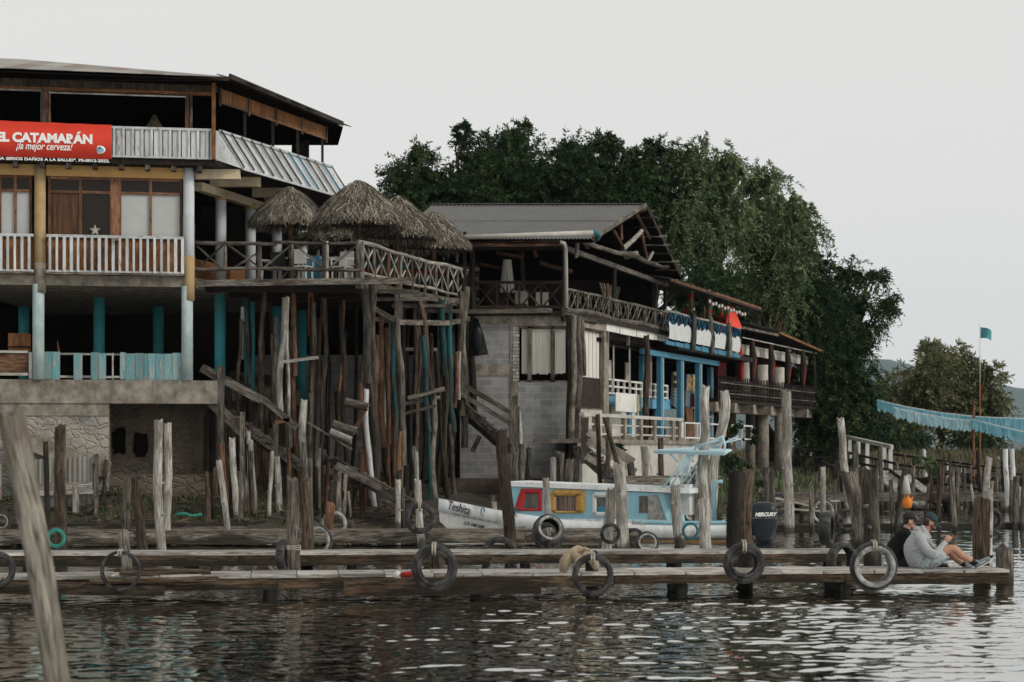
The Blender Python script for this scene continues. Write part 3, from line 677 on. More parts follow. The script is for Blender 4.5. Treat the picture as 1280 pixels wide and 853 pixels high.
# hanging conical lamp and dim things inside the top floor, crate by the pale column
q=MB(); c=Vector(((193-640)*53/FPX,53,0)); q.lathe([(.32,10.9),(.12,11.2),(.05,11.35)],14,Matrix.Translation((c.x,c.y,0))); o=q.build('hanging_lamp',M['burlap']); o['label']='dim cone shaped lamp hanging inside the dark top floor'; o['category']='lamp'
q=MB(); 
for k in range(3): q.beam((c.x-.1+.12*k,53,10.35),(c.x-.16+.16*k,53,10.9),.05,.05)
q.build('lamp_fringe',M['brown'],o)
cr=thing('wooden_cabinet','battered orange brown wooden cabinet standing on the ground floor behind the brown panel','cabinet',fA.P(fA.s(24),-.5,ZT))
q=MB(); fA.pbox(q,9,35,-.9,-.3,ZT+.5,ZT+1.2); q.build('body',M['orange'],cr)
q=MB(); fA.pbox(q,8,36,-.95,-.28,ZT+.83,ZT+.87,grain='h'); q.build('shelf',M['dark'],cr)
q=MB(); q.plate([fA.X(72,440,-.4),fA.X(75,440,-.4),fA.X(71.5,424,-.4)],.02); o=q.build('orange_board',M['orange']); o['label']='narrow orange board leaning inside the open ground floor'; o['category']='board'
# ================================================================== timber terrace on stilts
fD2=Frame(450,50.0,585,57.0)
ZD=6.52
deck=thing('stilt_terrace','wooden terrace on many crooked stilts with crossed stick railings','terrace',(-4,50,.8))
def terrace():
    P=[(-8.25,50.05),(-3.98,50.0),(-1.32,57.0),(-6.3,58.3)]
    q=MB(); y=50.1
    while y<58:
        t=(y-50.0)/7.0; xr=-3.98+2.66*min(t,1.0); xl=max(-8.25+ (y-50)*.235,-8.25); 
        q.box(xl,xr+.05,y,y+.17,ZD-.05,ZD); y+=.178
    q.build('floor_planks',M['grey'],deck)
    def beam(a,b,w,h,mat='grey',name='beam'):
        q=MB(); q.beam(a,b,w,h); return q.build(name,M[mat],deck)
    beam((-8.3,49.95,ZD-.09),(-2.5,49.82,ZD-.02),.07,.17,'grey','edge_board')
    a=fD2.P(0,.05,ZD-.12); b=fD2.P(fD2.L,.05,ZD-.12); beam(a,b,.08,.2,'grey','edge_board')
    for y in (50.6,52.2,53.8,55.4,56.9): beam((-8.2+(y-50)*.23,y,ZD-.17),(-3.9+(y-50)*.38,y,ZD-.17),.14,.2,'dark','joist')
    # projecting planks stacked below the corner
    for k,(x0,x1,y,z) in enumerate(((-3.7,-1.9,50.9,ZD-.22),(-3.3,-1.6,51.8,ZD-.35),(-2.9,-1.1,52.9,ZD-.45),(-2.2,-.9,54.2,ZD-.5))): beam((x0-.4,y,z),(x1-.55,y,z),.16,.1,'grey','loose_plank')
    def rail(a,b,r,mat='grey',name='rail',wob=.35):
        q=MB(); q.log(a,b,r,r*.85,7,wob=wob,n=10); return q.build(name,M[mat],deck)
    yf=49.95
    X=lambda px,Y=yf:(px-640)*Y/FPX
    zt,zm=7.48,6.80
    for p0,p1 in ((243,345),(343,452)):
        rail((X(p0),yf,zt),(X(p1),yf,zt+U(-.02,.02)),.055); rail((X(p0),yf,zm),(X(p1),yf,zm+U(-.02,.02)),.055)
    for px,z0,r in ((281,6.8,.05),(324,6.5,.065),(365.5,6.5,.06),(404.5,6.45,.055),(408.5,6.45,.05),(447,6.3,.075),(452,6.3,.06)):
        q=MB(); q.log((X(px),yf+.03,z0),(X(px),yf+.02,zt+.05),r,r*.9,7,wob=.12); q.build('rail_post',M['grey' if px!=408.5 else 'pale'],deck)
    for p0,z0,p1,z1 in ((245,zt-.08,278,zm),(245,zm,279,zt-.02),(284,zt-.05,321,zm+.1),(289,zm,322,zt-.25),(327,zm,363,zt-.05),(368,zt-.03,402,zm+.05),(411,zm+.02,446,zt-.05),(352,6.55,362,zm),(366,zm,371,6.55)):
        rail((X(p0),yf+.05,z0),(X(p1),yf+.06,z1),.028,'grey','brace_stick')
    # receding side railing
    L=fD2.L
    rail(fD2.P(-.1,.02,7.5),fD2.P(L*.5,.04,7.43),.06,'pale'); rail(fD2.P(L*.49,.04,7.43),fD2.P(L+.1,.02,7.40),.055,'pale')
    rail(fD2.P(0,.02,6.72),fD2.P(L*.52,.03,6.66),.055,'pale'); rail(fD2.P(L*.5,.03,6.66),fD2.P(L,.02,6.66),.05,'pale')
    n=9
    for i in range(n+1):
        s=L*i/n; q=MB(); z0=6.52 if i%3 else 6.4
        q.log(fD2.P(s,.03,z0),fD2.P(s+U(-.05,.05),.03,7.45),.055,.05,7); q.build('rail_post',M['rust' if i in (2,4,9) else 'grey'],deck)
        if i<n:
            s2=L*(i+1)/n
            rail(fD2.P(s+.05,.06,7.4),fD2.P(s2-.05,.07,6.68),.028,'pale','brace_stick'); rail(fD2.P(s+.05,.0,6.68),fD2.P(s2-.05,.01,7.4),.028,'pale','brace_stick')
            rail(fD2.P((s+s2)/2,.03,6.68),fD2.P((s+s2)/2,.03,7.42),.03,'grey','brace_stick')
    # lower frame hung below the corner
    def F(px,py,Y): return W(px,py,Y)
    A=[F(460,382,50.3),F(497,403,51.5),F(560,404,54),F(586,399,56.5)]
    for a,b in zip(A,A[1:]): beam(a,b,.08,.14)
    beam(F(462,398,52),F(500,403,52),.08,.13); beam(F(498,368,51.6),F(575,377,55.5),.08,.15)
    for px,y0,y1,Y in ((457,350,385,50.2),(462,352,384,50.5),(496,368,402,51.5),(501,366,400,52.2),(531,368,408,53),(553,372,404,54),(558,372,406,54.3),(573,376,402,55.5)):
        beam(F(px,y1,Y),F(px,y0,Y),.1,.1,'grey','hanger')
    # stilts:  top px,py  base px,py  width px  depth  material
    S=[(331,365,322,640,7,50.6,'brown'),(337,372,345,560,4,52.5,'dark'),(355,372,351,520,9,50.2,'pale'),(353,500,352,645,6,50.3,'grey'),(359,372,362,560,4,50.4,'pale'),
       (366,368,367,470,7,50.8,'rust'),(365,465,376,640,7,50.9,'rust'),(395,378,386,545,6,51,'grey'),(398,400,394,610,7,51.3,'brown'),(381,500,379,650,9,50,'pale'),(388,492,390,640,6,50.1,'grey'),
       (430,376,424,500,5,52,'rust'),(425,490,418,610,9,52,'brown'),(447,368,441,600,5,54,'dark'),
       (453,356,462,480,10,50.1,'grey'),(464,356,470,480,9,50.3,'grey'),(461,470,474,655,10,50.15,'grey'),(452,480,458,660,7,50.2,'rust'),(457,487,470,650,7,49.9,'whitewood'),
       (476,392,481,560,6,51.5,'rust'),(483,410,487,590,6,51.6,'rust'),(487,400,480,540,5,51.9,'pale'),(492,395,494,620,6,51.8,'teal'),(498,398,504,645,8,51.3,'grey'),(495,520,491,620,5,51.2,'rust'),(502,540,497,640,5,51.2,'orange'),
       (518,380,519,500,5,53.5,'brown'),(520,495,522,625,6,53.5,'brown'),(524,376,541,500,8,52.8,'brown'),(540,490,546,660,9,52.8,'grey'),(527,420,537,540,6,52.6,'teal'),(536,535,537,600,4,52.6,'teal'),
       (533,385,532,520,4,54.5,'dark'),(548,385,551,500,4,54,'grey'),(553,376,557,470,8,53.9,'teal'),(557,465,556,640,6,53.9,'brown'),(561,385,565,540,8,54.2,'teal'),(563,530,567,640,6,54.2,'grey'),
       (577,366,574,520,9,55.5,'grey'),(583,360,579,560,9,56.2,'grey'),(571,440,567,510,6,55,'rust'),(574,440,572,500,5,55.1,'pale'),(511,400,509,600,5,56,'dark'),(408,390,410,560,5,56.5,'dark'),
       (545,440,560,620,5,53.4,'dark'),(586,430,583,600,6,57.2,'brown'),(470,500,474,640,5,53,'rust'),(505,560,511,640,5,52.3,'grey'),(303,480,300,610,6,52,'grey'),(288,470,292,640,6,51.5,'brown')]
    for x0,y0,x1,y1,w,Y,mat in S:
        r=w*Y/FPX/2*1.0; a=W(x1,y1,Y); b=W(x0,y0,Y)
        g=gz(a.x,a.y)-.15
        if a.z<g+.9: 
            a=a+(a-b).normalized()*max(0,(a.z-g))
        q=MB(); q.log(a,b,r*1.05,r*.92,9,wob=.45,rough=.14,bend=U(-.012,.012)); q.build('stilt',M['shade_grey' if mat=='grey' and U(0,1)<.55 else mat],deck)
    rr=random.Random(5)
    for i in range(38):
        px=rr.uniform(300,585); Y=50.6+max(0,(px-450)/135*6)+rr.uniform(0,2.6); w=rr.uniform(3.5,7.5); y0=rr.uniform(368,420); y1=rr.uniform(520,640)
        a=W(px+rr.uniform(-9,9),y1,Y); b=W(px,y0,Y); g=gz(a.x,a.y)-.15
        if i%3: a=a+(a-b).normalized()*max(0,(a.z-g))
        q=MB(); r=w*Y/FPX/2; q.log(a,b,r,r*.8,7,wob=.6,rough=.15,bend=rr.uniform(-.02,.02)); q.build('stilt',M[('shade_grey','dark','brown','dark','shade_grey','grey','rust')[i%7]],deck)  # mostly dark tones, so stilts carry the under-deck shade in their colour
    # cross pieces tied between the stilts
    for x0,y0,x1,y1,Y,w,mat in ((350,453,398,447,50.0,.09,'pale'),(344,528,362,525,50,.12,'rust'),(446,556,489,552,52,.1,'grey'),(500,437,560,437,55.2,.1,'pale'),(496,520,545,507,52.2,.09,'grey'),(510,498,556,486,52.6,.13,'grey'),(505,505,550,497,52.9,.1,'pale')):
        q=MB(); q.beam(W(x0,y0,Y),W(x1,y1,Y),w,w*.9); q.build('cross_piece',M[mat],deck)
    for px in (288,338): 
        pass
    q=MB(); q.box(X(385,52),X(385,52)+.14,52,52.04,5.2,6.4); q.build('orange_board',M['orange'],deck)
    q=MB(); x=X(302,51); q.beam((x,51,4.5),(x+.03,51,5.9),.09,.04); q.build('hanging_plank',M['pale'],deck)
terrace()

# steps of short logs and loose timbers leaning among the stilts
def timber(name,label,cat,a,b,w,h,mat,log=False,group=None):
    q=MB()
    if log: q.log(a,b,w/2,w*.45,9,wob=.3)
    else: q.beam(a,b,w,h)
    lo=a if Vector(a).z<Vector(b).z else b
    return solo(q,name,M[mat],label,cat,lo,group)
timber('log','short grey log wedged slanting between stilts, uppermost of the three short logs','log',W(432,501,49.6),W(460,509,49.5),.24,.2,'grey',True)
timber('log','short grey log wedged low between stilts beside the white painted plank','log',W(416,532,49.6),W(446,541,49.5),.24,.2,'grey',True)
timber('log','short grey log directly under another, lowest of the three short logs','log',W(413,541,49.5),W(440,551,49.4),.2,.2,'pale',True)
timber('plank','reddish plank slanting from the short logs up to the stilts','plank',W(443,540,49.7),W(456,513,49.7),.08,.1,'rust')
timber('plank','wide orange brown plank slanting down beside the lower stairs','plank',W(420,592,49.5),W(452,628,49.5),.34,.08,'rust')
timber('plank','thin grey plank leaning down from the stilts to the lower stairs','plank',W(385,528,49.8),W(440,562,49.8),.11,.05,'grey')

def stairs(name,label,pts,Y0,Y1,w,n,mat,rails,posts=()):
    t=thing(name,label,'stairs',W(pts[1][0],pts[1][1],Y1))
    A=W(*pts[0],Y0); B=W(*pts[1],Y1)
    d=(B-A); side=Vector((-.25,1,0)).normalized()*w
    for o in (Vector(),side):
        q=MB(); q.beam(A+o,B+o,.07,.26); q.build('stringer',M[mat],t)
    for i in range(n):
        c=A+d*(i+.5)/n+Vector((0,0,.1)); q=MB(); q.beam(c-side*.05,c+side*1.05,.27,.05); q.build('step',M[mat],t)
    for (x0,y0,x1,y1,Y,ww) in rails:
        q=MB(); q.beam(W(x0,y0,Y),W(x1,y1,Y),ww,ww*1.3); q.build('handrail',M[mat],t)
    for (x,y0,y1,Y,ww) in posts:
        q=MB(); q.beam(W(x,y1,Y),W(x,y0,Y),ww,ww); q.build('rail_post',M['grey'],t)
    return t
stairs('staircase','long weathered timber stairs descending from the terrace wall to the jetty on the left',((262,500),(378,585)),50.6,49.8,1.0,11,'grey',
   [(252,460,330,502,50.2,.17),(330,500,372,535,50.0,.12),(262,500,308,545,50.1,.2)],
   [(276,458,585,50.0,.16),(303,515,600,49.9,.12),(345,530,640,49.8,.12)])
stairs('staircase','lower flight of grey timber stairs slanting down to the bow of the boat',((412,575),(532,640)),50.0,46.5,.8,10,'grey',
   [(420,582,525,634,48,.14)],[(398,560,640,49,.12)])
stairs('staircase','timber stairs with three rails crossing in front of the grey block wall',((568,498),(645,565)),56.3,54.6,.9,8,'grey',
   [(574,478,640,517,55.6,.11),(572,490,642,532,55.4,.1),(600,545,590,565,55.5,.1)],[(643,495,600,54.6,.2),(647,508,560,54.8,.12)])
stairs('staircase','concrete and timber stairs with plank rails below the white walled terrace',((730,560),(792,615)),54,51.5,1.0,8,'concrete',
   [(735,540,792,578,53,.16),(735,552,795,590,53,.13),(732,570,780,600,53,.14)],[(731,522,580,53.5,.2)])
stairs('gangway','sloping plank gangway with rails leading from the far bank down to the jetty','',66,60,1.2,12,'pale',[],[]) if False else None

# thatched parasols
def thatch(cx_,Y,ztop,zed,r,label,pole=True,pz=6.52,group='thatched parasols on the stilt terrace'):
    r*=1.07; x=(cx_-640)*Y/FPX; t=thing('thatched_parasol',label,'parasol',(x,Y,pz),group)
    if pole: q=MB(); q.log((x,Y,pz),(x,Y,ztop-.1),.055,.05,8,wob=.2); q.build('pole',M['rust'],t)
    rs=np.random.RandomState(int(cx_*7)); q=MB()
    h=ztop-zed; prof=[(.02,ztop-.03),(r*.3,ztop-.21*h-.02),(r*.62,ztop-.54*h-.02),(r*.97,zed+.02),(r*.9,zed-.03),(r*.45,zed+.3*h),(.03,ztop-.25*h)]
    q.lathe(prof,28,Matrix.Translation((x,Y,0)),r=.2)
    N=6500
    for i in range(N):
        a=rs.uniform(0,2*pi); tt=rs.uniform(0,1)**.6; 
        def pr(t_):
            return r*t_*1.0, ztop-h*(t_**1.3)
        L=rs.uniform(.18,.42)/ (r*1.2); t1=min(1.06,tt+L); da=rs.uniform(-.2,.2)
        r0,z0=pr(tt); r1,z1=pr(t1); lf=rs.uniform(.0,.085)
        c0=Vector((x+r0*cos(a),Y+r0*sin(a),z0+lf)); c1=Vector((x+r1*cos(a+da),Y+r1*sin(a+da),z1+lf*rs.uniform(-.5,1.8)-(.16*rs.rand()**2 if t1>1 else 0)))
        wv=Vector((-sin(a),cos(a),rs.uniform(-.7,.7)))*rs.uniform(.006,.014)
        b=len(q.v); q.v+= [tuple(c0-wv),tuple(c0+wv),tuple(c1+wv*.6),tuple(c1-wv*.6)]; q.g+=[(0,0,0)]*4; q.r+=[rs.rand()]*4
        q.f.append((b,b+1,b+2,b+3)); q.sm.append(False); q.mi.append(0)
    q.build('thatch',M['straw'],t); return t
thatch(362,51.6,9.12,8.22,1.0,'leftmost thatched parasol on the terrace, lower peak in front of the white column')
thatch(448,51.5,9.28,8.22,1.22,'broad thatched parasol over the terrace corner, the one with the highest peak')
thatch(497,53.6,9.14,8.12,1.12,'thatched parasol peeking out behind and right of the tallest one')
thatch(541,55.8,8.98,8.05,1.02,'rightmost thatched parasol at the far end of the terrace, before the grey roof')
thatch(424,56.2,8.65,8.22,1.3,'low thatched parasol set far back in the shade under the two left peaks')
for px,Y in ((371,51.6),): pass

# furniture on the terrace
def chair(px,Y,rz,label,col):
    t=thing('chair',label,'chair',((px-640)*Y/FPX,Y,ZD),'chairs on the stilt terrace'); x,y=t.location.x,t.location.y
    def Pp(a,b,z): return Vector((x+a*cos(rz)-b*sin(rz),y+a*sin(rz)+b*cos(rz),ZD+z))
    q=MB(); q.plate([Pp(-.22,-.22,.45),Pp(.22,-.22,.45),Pp(.22,.22,.45),Pp(-.22,.22,.45)],.03); q.build('seat',M[col],t)
    q=MB(); q.plate([Pp(-.22,.2,.5),Pp(.22,.2,.5),Pp(.2,.26,.88),Pp(-.2,.26,.88)],.03); q.build('backrest',M[col],t)
    for a in (-1,1):
        for b in (-1,1): q=MB(); q.beam(Pp(a*.2,b*.2,0),Pp(a*.19,b*.19,.44),.045,.045); q.build('leg',M[col],t)
        q=MB(); q.beam(Pp(a*.22,-.22,.64),Pp(a*.22,.22,.66),.05,.03); q.beam(Pp(a*.22,-.2,.45),Pp(a*.22,-.2,.64),.04,.03); q.build('armrest',M[col],t)
chair(352,51.2,.5,'black chair by the leftmost parasol on the terrace','black')
chair(378,50.9,2.8,'white plastic chair right of the leftmost parasol pole','white')
chair(335,51.6,1.9,'white plastic chair half behind the slim railing post left of the black chair','white')
chair(428,51.0,-.4,'white plastic chair under the tallest thatched parasol, behind the railing','white')
chair(440,52.4,.9,'grubby white chair close to the corner post of the terrace','offwhite')
def table(px,Y,label,col):
    x=(px-640)*Y/FPX; t=thing('table',label,'table',(x,Y,ZD),'tables on the stilt terrace')
    q=MB(); q.box(x-.4,x+.4,Y-.4,Y+.4,ZD+.72,ZD+.76); q.build('tabletop',M[col],t)
    for a in (-1,1):
        for b in (-1,1): q=MB(); q.beam((x+a*.34,Y+b*.34,ZD),(x+a*.34,Y+b*.34,ZD+.72),.05,.05); q.build('leg',M[col],t)
table(365,52.0,'white table between the white and the black chair','white'); table(420,51.9,'white table under the tallest parasol at the terrace corner','white')
# turquoise cabinet / painted boards behind
q=MB(); x=(392-640)*55/FPX; q.box(x-.3,x+.3,55,55.3,ZD,ZD+1.15); solo(q,'drinks_cooler',M['blue'],'tall blue drinks cooler standing in the dim back of the terrace','cooler',(x,55,ZD))
q=MB()
pf=thing('log_fence','fence of upright pale sticks at the far side of the terrace behind the parasols','fence',(-4,58,ZD))
for i in range(26):
    x=-5.9+i*.17; q=MB(); q.log((x,58.2,ZD),(x+U(-.04,.04),58.2,ZD+1.55+U(-.15,.2)),.06,.05,6); q.build('stick',M[('grey','pale','rust','brown')[i%4]],pf)
for k,(c_,z) in enumerate((('blue',7.62),('red',7.48),('teal',7.74),('orange',7.36),('blue',7.2))):
    q=MB(); q.beam((-4.6,57.6-.02*k,z),(-2.0,57.3-.02*k,z-.05),.03,.1); q.build('painted_board',M[c_],pf)
lw=thing('log_wall','short wall of stacked dark logs at the end of the terrace','wall',(-1.9,57.6,ZD))
for k in range(8): q=MB(); q.log((-2.6,57.4,ZD+.1+k*.15),(-1.0,57.5,ZD+.1+k*.15),.075,.07,8); q.build('log',M['dark' if k%2 else 'grey'],lw)
timber('pole','tall thin dark pole rising beside the end of the terrace railing','pole',W(581,470,56.5),W(581,290,56.5),.1,.1,'dark')
# ================================================================== the middle building: block walls, timber gallery, big grey roof
fE=Frame(590,57.0,705,57.0)
fS=Frame(705,57.0,925,76.5)
def zE(py): return H-(py-HY)*57/FPX
E=thing('gallery_building','grey concrete block building with a dark timber upper gallery under a big corrugated roof','building',(0.2,57,.8))
xE=lambda px,Y=57.0:(px-640)*Y/FPX
ZG=6.22
def building_e():
    def pr(name,mat,fn,**k): q=MB(); fn(q); return q.build(name,mat,E,**k)
    # lower storey, front
    zw1,zw0=zE(392),zE(598)
    def wallpiece(px0,px1,z0,z1,mat='block',name='wall',d0=-.3,d1=0): pr(name,M[mat],lambda q: fE.pbox(q,px0,px1,d0,d1,z0,z1,rnd=False))
    wallpiece(575,638,zw0,zw1); wallpiece(648,712,zw0,zE(478)); wallpiece(638,648,zw0,zw1-.0,'concrete','pillar',-.3,.03)
    wallpiece(648,712,zE(408),zw1,'concrete','lintel',-.3,.025); wallpiece(575,638,zE(470),zE(455),'concrete','ledge_beam',-.2,.02); wallpiece(590,638,zE(405),zE(393)+.02,'concrete','lintel',-.2,.03)
    wallpiece(560,712,zE(608),zE(598),'concdark','base_beam',-.3,.05)
    # windows with shutter louvres and white hangings
    def win(f,s0,s1,z0,z1,posts,label=None):
        fr=MB(); 
        for s in posts: f.box(fr,s-.06,s+.06,-.2,-.03,z0,z1)
        f.box(fr,s0,s1,-.2,-.03,z1-.06,z1,grain='h'); f.box(fr,s0,s1,-.2,-.03,z0,z0+.05,grain='h')
        w=fr.build('window_frame',M['grey'],E)
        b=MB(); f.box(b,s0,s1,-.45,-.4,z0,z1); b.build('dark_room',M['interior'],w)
        ps=sorted([s0]+list(posts)+[s1])
        for a,b_ in zip(ps,ps[1:]):
            a+=.05; b_-=.05
            if b_-a<.1: continue
            q=MB(); n=12
            for i in range(n):
                u=a+(b_-a)*i/n; f.box(q,u,u+(b_-a)/n,-.16+.02*(i%2),-.14+.02*(i%2),z0+.26+U(-.03,.03),z1-.07)
            q.build('curtain',M['curtain'],w)
        return w
    win(fE,xE(650)-fE.o.x,xE(709)-fE.o.x,zE(478),zE(408),[xE(662)-fE.o.x,xE(691)-fE.o.x])
    q=MB()
    for i in range(16): z=zE(477)+i*.102; fE.pbox(q,641,649,.0,.05,z,z+.075,r=.8)
    q.build('louvre_shutter',M['pale'],E)
    # side face lower storey
    s1=fS.s(757)
    pr('side_wall',M['offwhite'],lambda q: fS.box(q,0,s1,-.3,-.02,2.55,3.35,rnd=False))
    pr('side_pillar',M['concrete'],lambda q: fS.box(q,s1-.25,s1+.25,-.3,.03,2.6,6.05,rnd=False))
    pr('side_lintel',M['concrete'],lambda q: fS.box(q,0,s1+.2,-.3,.05,5.85,6.1,rnd=False))
    win(fS,fS.s(716),s1-.25,3.35,5.85,[fS.s(722)])
    pr('rattan_panel',M['darkcloth'],lambda q: fS.box(q,fS.s(726),s1-.3,-.12,-.08,3.4,4.35))
    # interior mass
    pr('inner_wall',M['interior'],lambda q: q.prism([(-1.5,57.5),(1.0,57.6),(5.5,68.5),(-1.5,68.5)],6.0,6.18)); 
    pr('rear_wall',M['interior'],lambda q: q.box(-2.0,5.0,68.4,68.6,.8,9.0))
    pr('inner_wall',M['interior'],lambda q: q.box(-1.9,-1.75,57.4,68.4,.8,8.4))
    # dark void under the block wall with a plaster wall to its left
    pr('plaster_wall',M['concdark'],lambda q: fE.pbox(q,556,650,-.2,.04,.3,zw0-.15,rnd=False))
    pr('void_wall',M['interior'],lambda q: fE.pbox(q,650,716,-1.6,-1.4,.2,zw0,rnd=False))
    pr('base_ledge',M['concrete'],lambda q: fE.pbox(q,648,716,-1.4,.02,.3,1.2,rnd=False))
    # gallery floor
    pr('gallery_floor',M['dark'],lambda q: q.prism([(-1.7,56.8),(xE(708),56.8),(5.5,66.7),(5.5,68.4),(-1.7,68.4)],ZG-.14,ZG))
    q=MB(); q.beam((-1.5,56.7,ZG-.03),(xE(690),56.7,ZG+.0),.12,.13); q.build('floor_edge',M['grey'],E)
    q=MB(); q.log(fS.P(-.2,.08,ZG+.07),fS.P(fS.s(832),.08,ZG+.07),.10,.09,8,wob=.3,n=14); q.build('edge_log',M['grey'],E)
    q=MB(); q.log(fS.P(-.3,.1,ZG-.12),fS.P(fS.s(740),.1,ZG-.14),.08,.08,8); q.build('edge_log',M['grey'],E)
    for a,b in ((755,771),(772,792),(793,815),(816,832)):
        q=MB(); fS.pbox(q,a,b,.02,.09,ZG-.36+U(-.02,.02),ZG-.08); q.build('edge_panel',M['white'],E)
    pr('side_beam',M['dark'],lambda q: fS.box(q,fS.s(720),fS.s(815),-.5,-.2,ZG-.75,ZG-.15,rnd=False))
    for px in (757,783,808): pr('hanger',M['grey'],lambda q: fS.box(q,fS.s(px),fS.s(px)+.1,.0,.08,ZG-.7,ZG-.36))
    # front railing, dark crossed boards
    zf0,zf1=ZG+.08,ZG+.86
    q=MB(); S0,S1=xE(594)-fE.o.x,xE(704)-fE.o.x
    fE.box(q,S0,S1,.05,.13,zf1-.05,zf1+.03,grain='h'); fE.box(q,S0,S1,.06,.12,zf0,zf0+.08,grain='h')
    for i in range(4):
        a=S0+(S1-S0)*i/4; b=S0+(S1-S0)*(i+1)/4; q.beam(fE.P(a,.05,zf0),fE.P(b,.05,zf1),.06,.05); q.beam(fE.P(a,.11,zf1),fE.P(b,.11,zf0),.06,.05); q.beam(fE.P(a,.08,zf0),fE.P(a,.08,zf1),.07,.07)
    q.build('front_railing',M['dark'],E)
    # side railing of crossed sticks
    L=fS.s(832); q=MB(); z0,z1=ZG+.14,ZG+.68
    q.log(fS.P(0,.06,z1),fS.P(L,.06,z1),.05,.045,7,n=14); 
    n=21
    for i in range(n):
        a=L*i/n; b=L*(i+1)/n; q.log(fS.P(a,.05,z0),fS.P(b,.07,z1),.025,.022,5,n=2); q.log(fS.P(a,.09,z1),fS.P(b,.03,z0),.025,.022,5,n=2)
        if i%2==0: q.log(fS.P(a,.06,z0-.1),fS.P(a,.06,z1+.02),.035,.03,5,n=2)
    q.build('side_railing',M['grey'],E)
    # gallery posts
    for px,top,mat,r in ((705,8.25,'dark',.09),(767,8.05,'dark',.075),(819,7.95,'dark',.08),(831,7.8,'dark',.06)):
        q=MB(); s=fS.s(px); q.log(fS.P(s,.0,ZG-.3),fS.P(s,.0,top),r,r*.9,8); q.build('gallery_post',M[mat],E)
    q=MB(); q.log((xE(592),56.9,3.2),(xE(589),56.9,8.3),.1,.08,8); q.build('gallery_post',M['dark'],E)
    q=MB(); q.log(fE.P(xE(653)-fE.o.x,-3,ZG),fE.P(xE(653)-fE.o.x,-3,8.3),.07,.07,8); q.build('gallery_post',M['dark'],E)
    # beams under the roof
    q=MB(); q.beam((-1.7,57,8.12),(xE(704),57,8.12),.12,.16); q.build('header_beam',M['dark'],E)
    q=MB(); q.beam(fS.P(-.3,.05,8.1),fS.P(fS.s(832),.05,7.85),.12,.14); q.build('side_header_beam',M['grey'],E)
    for a,b,ww in (((620,316,58.5),(655,322,58.5),.12),((665,309,58),(670,321,58),.1),((672,321,58),(665,309,58.2),.1),((600,330,60),(625,335,60),.12),((675,328,60),(715,340,60),.14)):
        q=MB(); q.log(W(*a),W(*b),ww/2,ww/2,7); q.build('roof_stick',M['rust'],E)
    # crossed lattice at the far side of the gallery
    q=MB(); 
    for i in range(7):
        a=fS.P(fS.s(797)+i*.22,-1.3,ZG+.6); b=fS.P(fS.s(797)+i*.22+.8,-1.3,ZG+1.5); q.beam(a,b,.03,.03); a=fS.P(fS.s(797)+i*.22+.8,-1.32,ZG+.6); b=fS.P(fS.s(797)+i*.22,-1.32,ZG+1.5); q.beam(a,b,.03,.03)
    q.build('lattice_screen',M['pale'],E)
    q=MB(); q.log(fS.P(fS.s(792),-.9,ZG),fS.P(fS.s(792),-.9,ZG+1.4),.06,.05,7); q.build('stick_post',M['orange'],E)
    # roof: front slope, back slope seen from below at the gable
    e0=W(553,299,56.0); e0.x=-3.4; e0.z=8.26; e1=Vector((2.35,56.0,8.26)); r0=Vector((-2.6,62.3,10.05)); r1=Vector((4.32,62,10.02)); b0=Vector((-1.6,67,8.15)); b1=Vector((5.85,66.6,8.15))
    q=MB(); q.sheet(e0,e1,r1,r0,waves=52,amp=.02,sheets=7); rf=q.build('roof',M['slate'],E)
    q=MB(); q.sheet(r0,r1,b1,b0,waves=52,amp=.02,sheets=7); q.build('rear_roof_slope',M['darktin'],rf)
    dz=Vector((0,0,-.09))
    q=MB(); q.plate([e0+dz,e1+dz,r1+dz,r0+dz],.03); q.plate([r0+dz,r1+dz,b1+dz,b0+dz],.03); q.build('roof_underside',M['interior'],rf)  # near-black plates added under the slopes to paint the shade below the roof
    q=MB(); q.beam(r0+Vector((0,0,.03)),r1+Vector((0,0,.03)),.25,.03); q.build('ridge_cap',M['slate'],rf)
    q=MB(); q.tube([W(574,297,55.9),W(650,294.5,55.9),W(742,291,55.9)],.07,8); g=q.build('gutter_pipe',M['offwhite'],rf)
    q=MB(); q.tube([W(741,291,55.9),W(747,291,55.95),W(749,295,56.1),W(746,299,56.3)],.075,8); q.build('pipe_elbow',M['tealpaint'],g)
    q=MB(); q.tube([W(700,303,56),W(705,304,56),W(707,310,56.3),W(708,385,56.7)],.06,8); q.build('downpipe',M['offwhite'],g)
    q=MB(); q.beam((-3.3,56.05,8.08),(xE(703,56),56.05,8.14),.04,.16); q.build('red_fascia_board',M['rust'],rf)
    q=MB(); q.beam(e1,r1,.05,.12); q.build('rake_board',M['grey'],rf)
    q=MB(); q.beam(r1,b1,.05,.12); q.build('rake_board',M['dark'],rf)
    for t in (.12,.25,.38,.5,.62,.74,.86):
        q=MB(); c=r1.lerp(b1,t); q.beam(c+Vector((-.7,0,-.1)),c+Vector((.25,0,-.1)),.08,.07); q.build('purlin_end',M['grey'],rf)
    # gable truss of crooked poles
    T=lambda px,py,Y: W(px,py,Y)
